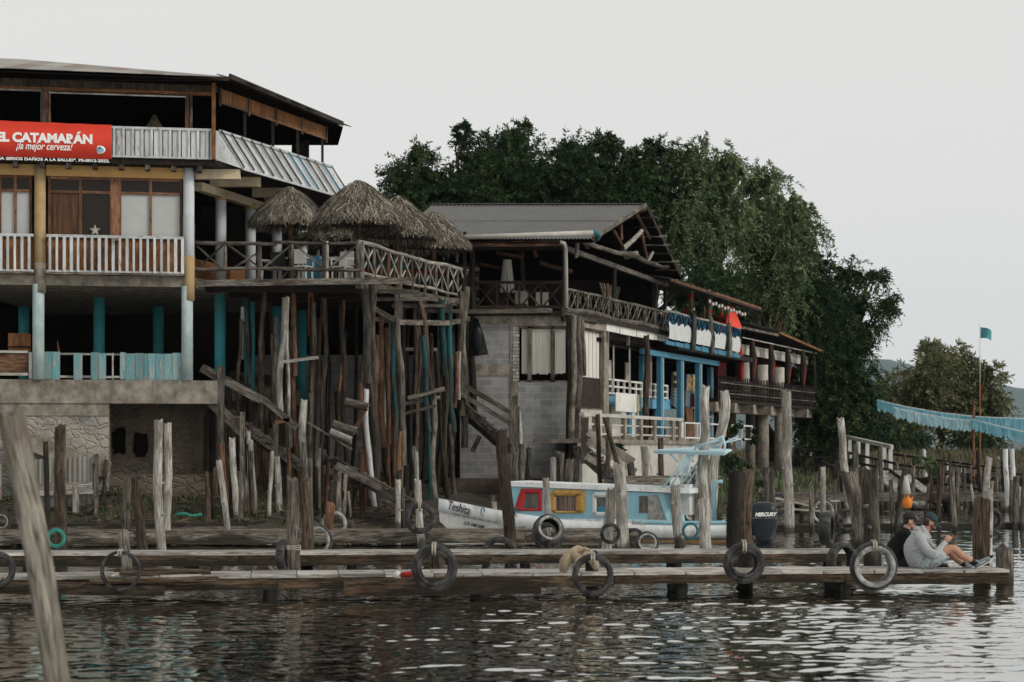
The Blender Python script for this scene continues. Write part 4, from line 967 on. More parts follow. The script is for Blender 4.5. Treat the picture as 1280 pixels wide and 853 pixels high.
    for (a,b,r,mat) in ((T(727,303,57.6),T(797,320,61.5),.085,'grey'),(T(780,318,61),T(835,335,65.5),.085,'grey'),(T(783,320,61.8),T(795,318,62.6),.1,'pale'),
        (T(795,265,62),T(832,332,66),.06,'rust'),(T(774,272,61),T(775,300,61),.07,'rust'),(T(762,278,60),T(779,310,61.2),.06,'rust'),(T(779,313,61.2),T(802,287,62.6),.08,'pale'),(T(802,288,62.6),T(808,328,63.2),.06,'rust'),
        (T(738,306,58.2),T(757,281,59.6),.08,'pale'),(T(725,295,57.5),T(735,310,58.4),.07,'grey'),(T(720,302,57.3),T(720,322,57.3),.07,'pale'),(T(808,328,63.4),T(816,315,64.4),.06,'pale'),(T(742,290,57.8),T(806,262,62),.07,'rust')):
        q=MB(); q.log(a,b,r,r*.85,7,wob=.5); q.build('truss_pole',M[mat],rf)
    # tall crooked corner poles, down to the ground
    for x0,y0,x1,y1,r,mat,Y in ((712,395,710,640,.09,'dark',56.6),(717,396,715,600,.1,'grey',56.5),(724,397,721,585,.1,'grey',56.6),(728,400,730,470,.06,'grey',57)):
        q=MB(); a=W(x1,y1,Y); q.log(a,W(x0,y0,Y),r,r*.9,9,wob=.3); q.build('corner_pole',M[mat],E)
building_e()
# closed striped parasol and plastic sheet
cp=thing('closed_parasol','closed cream parasol with dark stripes hanging in the dark gallery above the block wall','parasol',W(634,387,59))
q=MB(); x=xE(634,59)
for i in range(10):
    a=2*pi*i/10; q.beam((x+.2*cos(a),59+.2*sin(a),6.95),(x+.09*cos(a),59+.09*sin(a),7.95),.07,.03,r=.6)
q.build('canopy',M['curtain'],cp); q=MB(); q.log((x,59,ZG),(x,59,7.0),.03,.03,6); q.build('pole',M['grey'],cp)
q=MB(); pts=[W(588,398,56.4),W(597,398,56.3),W(605,420,56.3),W(610,441,56.4),W(598,443,56.3),W(585,443,56.4)]
q.plate(pts[::-1],.05); c=W(597,420,56.3); q.ball((c.x,c.y,c.z-.1),.16,.09,.4)
solo(q,'plastic_sheet',M['plastic'],'black plastic sheet hanging from the gallery corner over the grey blocks','sheet',W(597,443,56.4))
for px,Y,lab in ((652,59.5,'white plastic chair behind the dark crossed front railing of the block building, left one'),(678,60,'white chair in the dark gallery near its corner post, right one')):
    t=thing('chair',lab,'chair',(xE(px,Y),Y,ZG)); q=MB(); q.box(xE(px,Y)-.2,xE(px,Y)+.2,Y,Y+.4,ZG+.42,ZG+.46); q.build('seat',M['offwhite'],t)
    q=MB(); q.box(xE(px,Y)-.2,xE(px,Y)+.2,Y+.36,Y+.4,ZG+.46,ZG+.85); q.build('backrest',M['offwhite'],t)
    for a in (-.18,.18):
        for b in (.03,.36): q=MB(); q.beam((xE(px,Y)+a,Y+b,ZG),(xE(px,Y)+a,Y+b,ZG+.42),.04,.04); q.build('leg',M['offwhite'],t)

# ================================================================== the blue restaurant
F=thing('blue_restaurant','blue painted lakeside restaurant with tarpaulin covered balcony and open ground floor','building',fS.P(fS.s(830),0,1.0))
def building_f():
    def pr(name,mat,fn,par=None): q=MB(); fn(q); return q.build(name,mat,par or F)
    s_=lambda px,d=0: fS.s(px,d)
    sa,sb=s_(757),s_(895)
    pr('ground_floor',M['concrete'],lambda q: fS.box(q,sa,sb+1,-6,.1,2.4,2.55,rnd=False))
    pr('upper_floor',M['dark'],lambda q: fS.box(q,s_(833),s_(927),-6,.45,5.62,5.8,rnd=False))
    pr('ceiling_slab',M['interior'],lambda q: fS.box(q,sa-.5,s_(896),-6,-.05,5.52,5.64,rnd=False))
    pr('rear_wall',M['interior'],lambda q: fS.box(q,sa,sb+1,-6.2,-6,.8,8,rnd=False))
    pr('rear_wall',M['intbrown'],lambda q: fS.box(q,sa,s_(855),-3.0,-2.9,2.5,5.5,rnd=False))
    pr('blue_header',M['blue'],lambda q: fS.box(q,s_(801),s_(896),-.05,.1,5.32,5.5,grain='h'))
    for px,w,d in ((803,.16,-.4),(825.5,.28,0),(850.5,.30,0),(873.5,.30,0),(888,.24,-.6)):
        def f(q,px=px,w=w,d=d): s=fS.s(px,d); fS.box(q,s-w/2,s+w/2,d-.1,d+.06,2.5,5.34)
        c=pr('blue_pillar',M['blue'],f)
        def f2(q,px=px,w=w,d=d): s=fS.s(px,d); fS.box(q,s+w/2,s+w/2+.035,d-.1,d+.075,2.5,5.3)
        pr('pillar_edge',M['white'],f2,c)
    for px in (850.5,873.5):
        def f(q,px=px): s=fS.s(px); fS.box(q,s-.17,s+.19,-.12,.09,2.5,3.1)
        pr('pillar_base',M['white'],f)
    def f(q): s=fS.s(808,.3); q.log(fS.P(s,.3,1.6),fS.P(s,.3,5.9),.11,.1,9)
    pr('wooden_pole',M['brown'],f)
    # low inner railing, blue panels and white boards
    for a,b in ((757,802),(811,834)):
        def f(q,a=a,b=b):
            for z in (3.92,4.14,4.36): fS.box(q,s_(a,-.3),s_(b,-.3),-.33,-.28,z,z+.06,grain='h',r=.9)
            n=int((b-a)/7)
            for i in range(n+1): s=s_(a,-.3)+(s_(b,-.3)-s_(a,-.3))*i/n; fS.box(q,s-.03,s+.03,-.34,-.27,3.9,4.42,r=.9)
        pr('white_railing',M['white'],f)
    pr('blue_panel',plain('pale_blue_panel',(.12,.33,.48),.6),lambda q: fS.box(q,s_(757,-.3),s_(841,-.3),-.42,-.35,3.55,3.92))
    pr('white_partition',M['white'],lambda q: fS.box(q,s_(764,-.6),s_(800,-.6),-.7,-.62,2.55,3.6))
    for px in (761,789,822): 
        def f(q,px=px): s=s_(px,-.5); fS.box(q,s-.16,s+.16,-.6,-.52,2.55,3.6)
        pr('blue_board',M['blue'],f)
    for px in (764,788): 
        def f(q,px=px): s=s_(px,-.8); fS.box(q,s-.3,s+.22,-.9,-.86,4.5,5.1)
        pr('pale_board',M['offwhite'],f)
    for px in (767,787,814):
        def f(q,px=px): q.beam(fS.P(s_(px,-.2),-.2,4.0),fS.P(s_(px,-.2),-.2,5.5),.05,.05)
        pr('thin_post',M['offwhite'],f)
    # door at the right, brown
    pr('wooden_door',M['rust'],lambda q: fS.box(q,s_(858,-1),s_(868,-1),-1.1,-1.0,2.55,4.4))
    # white lower terrace wall in front, with concrete railing
    d=1.3
    pr('terrace_wall',M['offwhite'],lambda q: fS.box(q,s_(728,d),s_(892,d),d-.15,d,.5,2.3,rnd=False))
    pr('terrace_floor',M['concrete'],lambda q: fS.box(q,s_(728,d),s_(892,d),-.2,d+.08,2.3,2.42,rnd=False))
    def f(q):
        a,b=s_(728,d),s_(852,d); fS.box(q,a,b,d-.1,d+.05,3.07,3.17,grain='h')
        for z in (2.82,2.55): fS.box(q,a,b,d-.05,d-.01,z,z+.05,grain='h')
    rl=pr('terrace_railing',M['offwhite'],f)
    for px in (729,745,762,781,801,818,841,849):
        def f(q,px=px): s=s_(px,d); fS.box(q,s-.12,s+.12,d-.08,d+.04,2.42,3.08)
        pr('railing_post',M['concrete'],f,rl)
    def f(q):
        a,b=s_(856,d),s_(940,d)
        for z in (3.0,2.5): fS.box(q,a,b,d-.03,d+.01,z,z+.05,grain='h')
        for i in range(7): s=a+(b-a)*i/6; fS.box(q,s-.03,s+.03,d-.035,d+.02,2.3,3.05)
    pr('terrace_railing',M['white'],f)
    # menu boards
    m1=thing('menu_board','tilted menu board with yellow food pictures between the blue pillars','menu board',fS.P(s_(857,-.35),-.35,3.9))
    for p0,p1,tz in ((839,848,0),(857,872,.02)):
        q=MB(); s0,s1=s_(p0,-.3),s_(p1,-.3); q.plate([fS.P(s0,-.3,3.75-tz),fS.P(s1-.25,-.3,3.62),fS.P(s1,-.3,4.95),fS.P(s0+.2,-.3,4.9)],.04); bd=q.build('board',plain('menu_blue_grey',(.1,.16,.2),.5),m1)
        q=MB(); s0+=.12; q.plate([fS.P(s0,-.275,4.3),fS.P(s1-.12,-.275,4.28),fS.P(s1-.03,-.275,4.9),fS.P(s0+.1,-.275,4.86)],.012); q.build('picture_panel',plain('menu_yellow',(.45,.33,.13),.5,.4,4),bd)
        for i in range(4): 
            q=MB(); s=s0+.15+(s1-s0-.35)*(i%2); q.ball(fS.P(s,-.262,4.42+.27*(i//2)),.13,.02,.1); q.build('dish_picture',plain('food_orange',(.4,.12,.04),.5,.5,9) if i%2 else M['burlap'],bd)
    q=MB(); q.log(fS.P(s_(866,-.24),-.24,3.72),fS.P(s_(867,-.24),-.24,4.2),.07,.04,7); q.build('bottle_picture',M['red'],m1)
    for i,py in enumerate((3.95,4.08,4.2)): 
        q=MB(); fS.box(q,s_(841,-.26),s_(846,-.26),-.262,-.255,py,py+.035); q.build('menu_line',M['offwhite'],m1)
    q=MB(); fS.box(q,s_(770,.1),s_(796,.1),.06,.1,3.35,3.95,rnd=False); o=solo(q,'white_sign',M['white'],'blank white sign board hung on the white railing of the blue restaurant','sign',fS.P(s_(785,.1),.1,3.35))
    q=MB(); fS.box(q,s_(796.5,.1),s_(802,.1),.055,.1,3.38,3.95,rnd=False); o=solo(q,'printed_poster',plain('poster_green',(.35,.38,.25),.6,.5,5),'narrow greenish poster beside the blank white sign board','poster',fS.P(s_(799,.1),.1,3.38))
    # upper balcony
    d=.45; A,B=s_(832,d),s_(925,d); zb=lambda s: 5.8; zt=6.84
    q=MB(); q.log(fS.P(A,d,zt+.02),fS.P(B,d,zt-.0),.04,.04,7,n=10); q.build('balcony_rail',M['pale'],F)
    n=26; q=MB()
    for i in range(n):
        a=A+(B-A)*i/n; b=A+(B-A)*(i+1)/n; q.beam(fS.P(a+U(-.1,.1),d,6.25),fS.P(b+U(-.1,.2),d,zt),.05,.05)
        if i%3: q.beam(fS.P(a,d+.05,zt-.05),fS.P(b,d+.05,6.3+U(0,.1)),.05,.04)
        if i%4==0: q.beam(fS.P(a,d-.03,6.55+U(-.05,.05)),fS.P(b+.4,d-.03,6.5),.05,.04)
    q.build('blue_stick_railing',M['bluewood'],F)
    for i in range(9):
        a=A+(B-A)*i/9; b=A+(B-A)*(i+1)/9-.1; q=MB(); q.beam(fS.P(a,d+.0,5.78),fS.P(b,d+.0,5.76),.06,.16+U(-.03,.03)); q.build('blue_skirt_board',M['blue'],F)
    pw=plain('white_tarpaulin',(.54,.56,.56),.45,.06,5,bmp=.02)
    for a,b in ((833,860),(866,885),(890,904),(912,922)):
        q=MB(); s0,s1=s_(a,d),s_(b,d); nx=14; vs=[];fs=[]
        for i in range(nx+1):
            for j in range(4):
                s=s0+(s1-s0)*i/nx; z=5.9+.55*j/3+(.06*sin(i*1.7) if j==3 else 0); vs.append(fS.P(s,d+.09+.035*sin(i*1.3+j)+U(-.015,.015),z))
        for i in range(nx):
            for j in range(3): fs.append((i*4+j,(i+1)*4+j,(i+1)*4+j+1,i*4+j+1))
        q.add(vs,fs,None,.5,True); q.build('tarpaulin',pw,F)
    for px,tilt in ((862,.0),(886,.02),(908,.0)):
        q=MB(); s=s_(px,d); q.log(fS.P(s,d+.12,5.65),fS.P(s,d+.12,6.95),.1,.09,9,wob=.3); q.build('balcony_post',M['grey'],F)
        q=MB(); q.log(fS.P(s,d+.05,6.8),fS.P(s+.15,d+.0,8.0),.06,.05,8,wob=.3); p=q.build('roof_post',M['pale'] if px==886 else M['brown'],F)
        for k in range(7):
            q=MB(); z=6.9+k*.13; q.lathe([(.078,z),(.078,z+.085)],8,Matrix.Translation(fS.P(s+.02+.13*(z-6.8)/1.2,d+.03,0))); q.build('painted_band',M['red'] if k%3 else plain('green_band',(.05,.15,.06),.6),p)
    for px,dd in ((857,-1.5),(880,-1.5),(902,-.8)):
        q=MB(); s=s_(px,dd); q.log(fS.P(s,dd,5.9),fS.P(s,dd,7.9),.05,.05,7); q.build('roof_post',M['rust'],F)
        q=MB(); q.log(fS.P(s,dd,6.9),fS.P(s,dd,7.6),.06,.06,7); q.build('red_wrap',M['red'],F)
    # red tarpaulin curtain
    q=MB(); nx=12; vs=[];fs=[]
    for i in range(nx+1):
        t=i/nx
        for j in range(2):
            if j==0: p=fS.P(s_(908,.5),.5,6.84).lerp(fS.P(s_(929,.7),.7,6.8),t)
            else: p=fS.P(s_(909,.45),.45,7.62).lerp(fS.P(s_(918,.45),.45,7.6),t)
            vs.append(p+Vector((.02*sin(i*2),.05*sin(i*2.2),0)))
    for i in range(nx): fs.append((2*i,2*i+2,2*i+3,2*i+1))
    q.add(vs,fs,None,.5,True); solo(q,'red_curtain',plain('bright_red_tarpaulin',(.72,.06,.03),.5,.06,3),'bright red tarpaulin hanging slanted at the end of the blue balcony','curtain',fS.P(s_(915,.5),.5,6.8))
    q=MB(); q.beam(fS.P(s_(901,-.5),-.5,6.6),fS.P(s_(901,-.5),-.5,7.4),.35,.05); o=solo(q,'red_cloth',M['red'],'small dark red cloth hanging left of the bright red tarpaulin','cloth',fS.P(s_(901,-.5),-.5,6.6))
    # roof of the balcony
    e0=fS.P(s_(838,.9),.9,7.85); e1=fS.P(s_(951,.9),.9,7.72); t0=fS.P(s_(845),-3.2,8.75); t1=fS.P(s_(925),-3.2,8.65)
    q=MB(); q.sheet(e0,e1,t1,t0,waves=60,amp=.018,sheets=8); rf=q.build('roof',M['slate'],F)
    q=MB(); q.plate([e0+Vector((0,0,-.1)),e1+Vector((0,0,-.1)),t1+Vector((0,0,-.1)),t0+Vector((0,0,-.1))][::-1],.04); q.build('roof_underside',M['brown'],rf)
    q=MB(); q.beam(e0+Vector((0,0,-.04)),e0.lerp(e1,.45)+Vector((0,0,-.02)),.05,.09); q.beam(e0.lerp(e1,.45),e1,.05,.09); q.build('eave_board',M['rust'],rf)
    q=MB(); 
    for i in range(13): q.beam(t0.lerp(t1,i/12)+Vector((0,0,.08)),t0.lerp(t1,(i+.8)/12)+Vector((.3*U(0,1),0,.08+U(0,.04))),.2,.02)
    q.build('ridge_sheet',M['tealpaint'],rf)
    sl_=thing('string_lights','string of small white bulbs under the eave of the blue restaurant','string lights',fS.P(s_(890,.8),.8,7.5))
    pts=[fS.P(s_(887,.8),.8,7.6)+(fS.P(s_(931,.8),.8,7.5)-fS.P(s_(887,.8),.8,7.6))*(i/24)+Vector((0,0,-.06-.06*abs(sin(i*.8)))) for i in range(25)]
    q=MB(); q.tube(pts,.008,4); q.build('cable',M['black'],sl_)
    for i in range(0,25,2): q=MB(); q.ball(pts[i]-Vector((0,0,.07)),.055,.055,.07,8); q.build('bulb',M['white'],sl_)
building_f()

# ================================================================== the bar on concrete columns
fG=Frame(892,73.4,1018,88.0)
G=thing('lakeside_bar','dark timber bar with red and white hangings on pale concrete columns','building',fG.P(2,0,1.6))
def building_g():
    def pr(name,mat,fn,par=None): q=MB(); fn(q); return q.build(name,mat,par or G)
    s_=lambda px,d=0: fG.s(px,d); L=s_(1018)
    pr('floor',M['dark'],lambda q: fG.box(q,0,L,-5,.2,3.95,4.1,rnd=False))
    pr('edge_beam',M['concrete'],lambda q: fG.box(q,0,L,-.6,-.1,3.6,3.94,rnd=False))
    for px in (896,920,943,965,988,1010):
        pr('beam_end',M['concrete'],lambda q: fG.box(q,s_(px,.5),s_(px,.5)+.4,-.2,.45,3.58,3.93,rnd=False))
    for px,d,rr in ((914,-2.0,.22),(938,-1.6,.22),(954,.0,.24),(975,.0,.25),(1003,-2,.22)):
        def f(q): p=fG.P(s_(px,d),d,0); q.lathe([(rr,.9),(rr*.95,3.7)],16,Matrix.Translation(p))
        pr('column',M['concrete'],f)
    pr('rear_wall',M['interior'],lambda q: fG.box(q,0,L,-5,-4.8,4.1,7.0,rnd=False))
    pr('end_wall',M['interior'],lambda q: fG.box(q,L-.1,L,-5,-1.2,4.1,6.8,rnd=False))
    # woven railing
    d=.2; q=MB(); A,B=s_(897,d),s_(1018,d)
    for z in (4.2,4.42,4.6,4.78): q.log(fG.P(A,d,z),fG.P(B,d,z+.03),.035,.035,5,n=12)
    n=64
    for i in range(n+1): s=A+(B-A)*i/n; q.log(fG.P(s,d+.03,4.08),fG.P(s+U(-.03,.03),d+.03,4.98+U(-.03,.05)),.028,.022,5,n=2)
    q.build('woven_railing',M['dark'],G)
    q=MB()
    for z in (4.3,4.69): q.log(fG.P(A,d+.08,z),fG.P(B,d+.08,z+.02),.03,.03,5,n=16)
    q.build('rail_pole',M['grey'],G)
    # posts and roof
    for px in (940,963,984,1003,1017):
        pr('post',M['dark'],lambda q: q.log(fG.P(s_(px),0,4.1),fG.P(s_(px),0,6.65),.1,.09,8))
        if px<1010:
            q=MB(); s=s_(px,.15); q.tube([fG.P(s,.15,6.55),fG.P(s+.05,.2,5.9),fG.P(s+.03,.15,5.4),fG.P(s,.15,4.9)],[.08,.15,.11,.09],7); q.build('tied_dark_cloth',M['darkcloth'],G)
            q=MB(); s+=.32; q.tube([fG.P(s-.05,.12,6.5),fG.P(s+.05,.15,5.8),fG.P(s-.08,.12,4.95)],[.06,.11,.07],7); q.build('tied_red_cloth',M['red'],G)
    for px in (925,):
        q=MB(); s=s_(px,.15); q.tube([fG.P(s,.15,6.2),fG.P(s+.05,.2,5.5),fG.P(s+.1,.15,4.9)],[.08,.12,.1],7); q.build('tied_red_cloth',M['red'],G)
    q=MB(); fG.box(q,s_(920,-.3),L,-.35,-.28,6.02,6.42,grain='h'); q.build('white_valance',M['offwhite'],G)
    for px,w,d in ((932,.5,-.6),(952,.55,-.6),(972,.6,-.6)):
        pr('white_inner_column',M['offwhite'],lambda q: q.lathe([(.30,4.1),(.30,5.75)],14,Matrix.Translation(fG.P(s_(px,d),d,0))))
    for p0,p1,mt in ((898,908,'red'),(922,935,'darkcloth'),(944,958,'darkcloth'),(964,981,'red'),(984,998,'red'),(1003,1012,'blue')):
        q=MB(); fG.box(q,s_(p0,-1.5),s_(p1,-1.5),-1.6,-1.5,5.2 if mt!='blue' else 5.1,6.0 if mt!='blue' else 5.5); q.build('painted_panel',plain('dark_red_panel',(.22,.02,.02),.6) if mt=='red' else M[mt],G)
    for px in (928,948,991):
        q=MB(); c=fG.P(s_(px,-1.45),-1.45,5.65); q.tube([c+Vector((.25*cos(k*pi/8),0,.25*sin(k*pi/8))) for k in range(16)],.025,5,closed=True); q.build('ring_emblem',M['rust'],G)
    q=MB(); q.beam(fG.P(s_(915),.35,6.95),fG.P(s_(962),.35,6.95),.1,.1); q.build('roof_beam',M['grey'],G)
    a=fG.P(s_(905),.5,7.15); b=fG.P(s_(962),.4,7.15); c=fG.P(L+.2,.3,6.72); r0=fG.P(s_(905),-5,7.7); r1=fG.P(L,-5,7.3)
    q=MB(); q.sheet(a,b,r1.lerp(r0,.6),r0,waves=22,sheets=3,amp=.02); rf=q.build('roof',M['darktin'],G)
    q=MB(); q.sheet(b,c,r1,r1.lerp(r0,.6),waves=26,sheets=4,amp=.02); q.build('roof_slope',M['darktin'],rf)
    q=MB(); q.beam(b+Vector((0,0,-.08)),c+Vector((0,0,-.06)),.08,.09); q.build('eave_board',M['orange'],rf)
    q=MB(); q.beam(fG.P(s_(925),.1,6.62),fG.P(L,.1,6.55),.05,.04); q.build('curtain_rail',M['pale'],G)
building_g()
# ================================================================== jetties
def jetty(name,label,pxa,Ya,pxb,Yb,z,width,mats=('deck','fascia'),fh=.17,gap=None,pile=True,th=.045,plank=.62,skip=(),crossw=True,pz=-.6,along=False,step=2.6):
    f=Frame(pxa,Ya,pxb,Yb); t=thing(name,label,'jetty',f.P(f.L/2,-width/2,0)); L=f.L
    q=MB(); s=0
    if along:
        for k in range(3): f.box(q,0,L,-width*(k+1)/3+.01,-width*k/3-.005,z-th,z+U(-.006,.006),grain='h')
    else:
        while s<L:
            w=plank*U(.85,1.15); 
            if not any(a<=s<=b for a,b in skip): 
                e=U(-.02,.02); f.box(q,s+.006,min(s+w,L)-.006,-width+e,.0+e,z-th,z+U(-.006,.006),grain='h')
            s+=w
    q.build('deck_planks',M[mats[0]],t)
    s=0
    while s<L:
        w=U(3.0,5.0); e=min(s+w,L); dz=U(-.012,.012); hh=fh*U(.85,1.1)
        q=MB(); f.box(q,s,e-.01,-.07,-.01,z-th-hh+dz,z-th-.002,grain='h'); q.build('side_beam',M[mats[1]],t)
        q=MB(); f.box(q,s,e-.01,-width+.01,-width+.07,z-th-hh,z-th-.002,grain='h'); q.build('side_beam',M[mats[1]],t)
        s=e
    if pile:
        s=1.2
        while s<L:
            for d in (-.12,-width+.12):
                q=MB(); q.log(f.P(s,d,pz),f.P(s,d,z-th-.01),.09,.08,7); q.build('pile',M['dark'],t)
            q=MB(); f.box(q,s-.06,s+.06,-width-.05,-.08,z-th-fh-.12,z-th-fh+.0,grain='v'); q.build('cross_beam',M['dark'],t)
            s+=step*U(.85,1.2)
    return f,t
J1,j1=jetty('jetty','frontmost plank jetty with pale boards, running out to the two seated men',-60,24.55,1262,26.2,.45,.85,fh=.135)
J2,j2=jetty('jetty','second jetty from the front, long plain boards, passing in front of the striped boat windows',-60,30.3,1075,31.0,.45,.8,along=True,fh=.165)
J3,j3=jetty('jetty','third jetty from the front, weathered grey, ending beside the boat cabin',-60,38.6,800,39.4,.45,.9,mats=('grey','grey'),along=True,fh=.22)
J3b,_=jetty('jetty','broken dark jetty close to the muddy shore below the stone wall',-60,43.2,310,43.6,.42,1.0,mats=('dark','grey'),fh=.12)
J4,_=jetty('jetty','low dark jetty on the right passing behind the heads of the two men',905,46.3,1310,48.3,.27,.8,mats=('dark','dark'),fh=.16,along=True)
J5,_=jetty('jetty','higher grey jetty on the right at the foot of the far bank, with many poles',955,62,1276,62.5,.72,.9,mats=('grey','grey'),fh=.22,along=True)
J6,_=jetty('jetty','distant dark jetty just off the grassy bank at the right edge',1150,78,1320,76,1.0,1.0,mats=('dark','dark'),fh=.25,along=True)
J7,_=jetty('jetty','short plank jetty behind the boat below the white terrace wall',770,47.5,905,48.5,1.45,.8,mats=('grey','grey'),fh=.2,along=True,step=1.8)
# scattered boards lying on the front jetty at the left
def board(label,a,b,w,h,mat,name='board',cat='board'):
    q=MB(); q.beam(a,b,w,h); return solo(q,name,M[mat],label,cat,Vector(a))
board('long dark reddish board lying along the front jetty under the thin tyre',W(112,727,24.6),W(273,723,24.9),.3,.05,'fascia')
board('reddish brown board stacked on the longer one, left of the pale jetty planks',W(150,717,24.9),W(262,716,25.2),.35,.05,'brown')
board('short dark board end under the two reddish boards',W(180,713,25.1),W(255,714,25.3),.25,.04,'brown')
board('brown beam slung under the front jetty at the left',W(-20,736,24.5),W(205,739,24.5),.1,.12,'brown','beam','beam')
board('brown beam fixed below the front jetty behind the big middle tyre',W(430,735,24.5),W(676,731,24.7),.1,.22,'fascia','beam','beam')
q=MB(); q.beam(W(940,640,58),W(1045,648,60),.5,.06); q.build('x',M['grey']) if False else None
for i,(a,b,Y,lab) in enumerate((((955,620),(1020,634),52,'thin pale board on top of the scrap wood behind the tall white post'),((965,630),(1048,626),52.3,'long pale board on top of the scrap wood pile left of the leaning white post'),((978,636),(1040,640),51.8,'pale plank at the bottom of the scrap wood pile by the water'),
    ((425,600),(480,612),49,'dark board lying among rubble below the lower stairs'))):
    board(lab,W(*a,Y),W(*b,Y+.3),.22,.05,'pale' if i<3 else 'dark')
q=MB(); q.tube([W(220,643,43.4),W(232,642,43.3),W(240,645,43.4),W(252,643,43.3)],.03,5); solo(q,'net',M['greenpaint'],'bit of green netting lying on the broken dark jetty','net',W(235,643,43.3))
q=MB(); c=W(497,719,25.0); q.lathe([(.055,-.02),(.055,.02)],14,Matrix.Translation(c)@Matrix.Rotation(pi/2,4,'X'));bt=solo(q,'bottle',M['white'],'red bottle with a pale base lying on the front jetty left of the big tyre','bottle',c)
q=MB(); q.tube([c+Vector((.04,0,.0)),c+Vector((.2,0,.02)),c+Vector((.27,0,.03))],[.035,.04,.02],8); q.build('red_sleeve',M['red'],bt)

# ================================================================== mooring posts
def post(x0,y0,x1,yb,w,mat,label,Y=None,name='mooring_post',cat='post',ground=False,z0=-.45,wob=.22,w2=None,parts=None):
    Y=Y or 4920/(yb-HY)
    r=w*Y/FPX/2
    base=W(x1,yb,Y); top=W(x0,y0,Y)
    if ground: g=gz(base.x,base.y)-.2; base=base+(base-top).normalized()*max(0,(base.z-g))
    else: base=base+(base-top).normalized()*.45
    q=MB(); q.log(base,top,(w2*Y/FPX/2 if w2 else r*1.06),r*.96,11,wob=wob,rough=.11,bend=U(-.01,.01))
    if U(0,1)<.75:
        for k in range(2):
            c=base.lerp(top,U(.35,.85)); a=U(0,6.3); q.log(c,c+Vector((cos(a)*r*1.25,-abs(sin(a))*r*1.25,r*.3)),r*.35,r*.2,6,n=2,wob=0)
    return solo(q,name,M[mat],label,cat,base)
post(15,519,71,853,36,'fore','huge blurred weathered post closest to the camera, leaning across the left edge',Y=10,z0=-1,w2=33,wob=.15)
PO=[ # x top, y top, x base, y base (water line), width, material, label
(57,553,61,692,7,'dark','thin dark stick immediately left of the split brown post'),
(73,533,76,712,15,'brown','split brown post carrying the small green tyre'),
(66,540,70,640,6,'brown','splintered side piece standing against the split brown post'),
(95,608,96,668,8,'pale','short pale post between the split brown post and the shed fence'),
(158,600,158,688,10,'grey','slim grey post behind the short stump with the thin ring tyre'),
(155,664,160,738,14,'grey','short grey stump wearing the thin ring tyre at the left'),
(171,598,181,712,12,'brown','brown post leaning slightly, right of the thin ring tyre'),
(197,526,203,711,11,'pale','tall pale post, left one of the pair before the dark alcove'),
(209,530,210,690,9,'pale','tall pale post, right one of the pair before the dark alcove'),
(241,512,226,640,7,'grey','crooked grey branch leaning to the left inside the alcove corner'),
(247,512,248,632,5,'rust','thin brown stick standing upright at the alcove corner'),
(274,575,286,690,8,'pale','white stake leaning right, left one of two white stakes'),
(291,548,297,669,8,'pale','white stake nearly upright, right one of two white stakes'),
(345,572,352,668,8,'pale','pale post just left of the two thick front posts'),
(367,598,369,742,15,'grey','thick grey brown post on the front jetty with the edge on tyre at its side'),
(384,600,383,722,15,'brown','thick post with a mossy black top, right beside the grey brown one'),
(414,630,410,690,11,'rust','short pinkish stump in front of the pale ring tyre'),
(361,560,364,665,5,'rust','thin reddish pole squeezed behind the two thick front posts'),
(523,600,527,692,9,'pale','short pale post wearing the worn tyre before the bow of the boat'),
(544,684,544,745,18,'brown','low brown stump inside the biggest tyre of the front jetty'),
(628,541,638,708,15,'brown','tall brown post crossing the boat between its bow and the cabin'),
(618,628,623,668,7,'pale','slim pale stake just before the painted side of the bow'),
(682,598,685,690,8,'pale','slim post wearing the thick black tyre before the red window'),
(762,612,759,712,13,'pale','short pale post wearing the small black tyre beside the tall one'),
(774,582,778,702,15,'pale','broad pale post in front of the white framed boat window'),
(790,580,798,664,10,'grey','grey post leaning left over the last cabin window of the boat'),
(806,560,812,662,11,'pale','tall pale post standing before the boat windscreen'),
(825,548,824,650,7,'brown','dark brown post behind the canopy frame of the boat'),
(843,608,852,690,13,'pale','pale leaning post left of the small teal tyre'),
(879,624,881,708,14,'pale','pale post standing just right of the small teal tyre'),
(884,575,888,655,8,'grey','thin grey post leaning behind the stern of the boat'),
(896,570,893,648,8,'brown','short brown post behind the light blue stern rail'),
(919,590,917,698,16,'dark','thick black post, left one of the dark pair over the torn tyre'),
(936,588,932,702,17,'brown','thick reddish brown post, right one of the dark pair over the torn tyre'),
(984,490,985,672,13,'pale','tallest white post, standing right of the outboard motor'),
(1051,524,1060,648,10,'pale','tall white post leaning right behind the thick weathered pair'),
(1064,590,1080,694,20,'grey','thick weathered post leaning right, left one of the pair by the men'),
(1088,587,1092,716,22,'grey','thick upright weathered post, directly over the big white lined tyre'),
(1225,624,1229,740,20,'brown','thick post with a flat sawn top near the end of the front jetty'),
(1235,613,1236,728,12,'pale','pale narrower post directly behind the flat topped one at the end'),
(1255,684,1254,742,20,'grey','low stump at the very end of the front jetty, past the sneakers'),
(741,692,741,756,17,'dark','dark wet stump inside the leftmost tyre of the right half of the front jetty'),
(931,688,930,750,19,'dark','dark wet stump inside the worn tyre under the black pair of posts'),
]
for p in PO: post(*p)
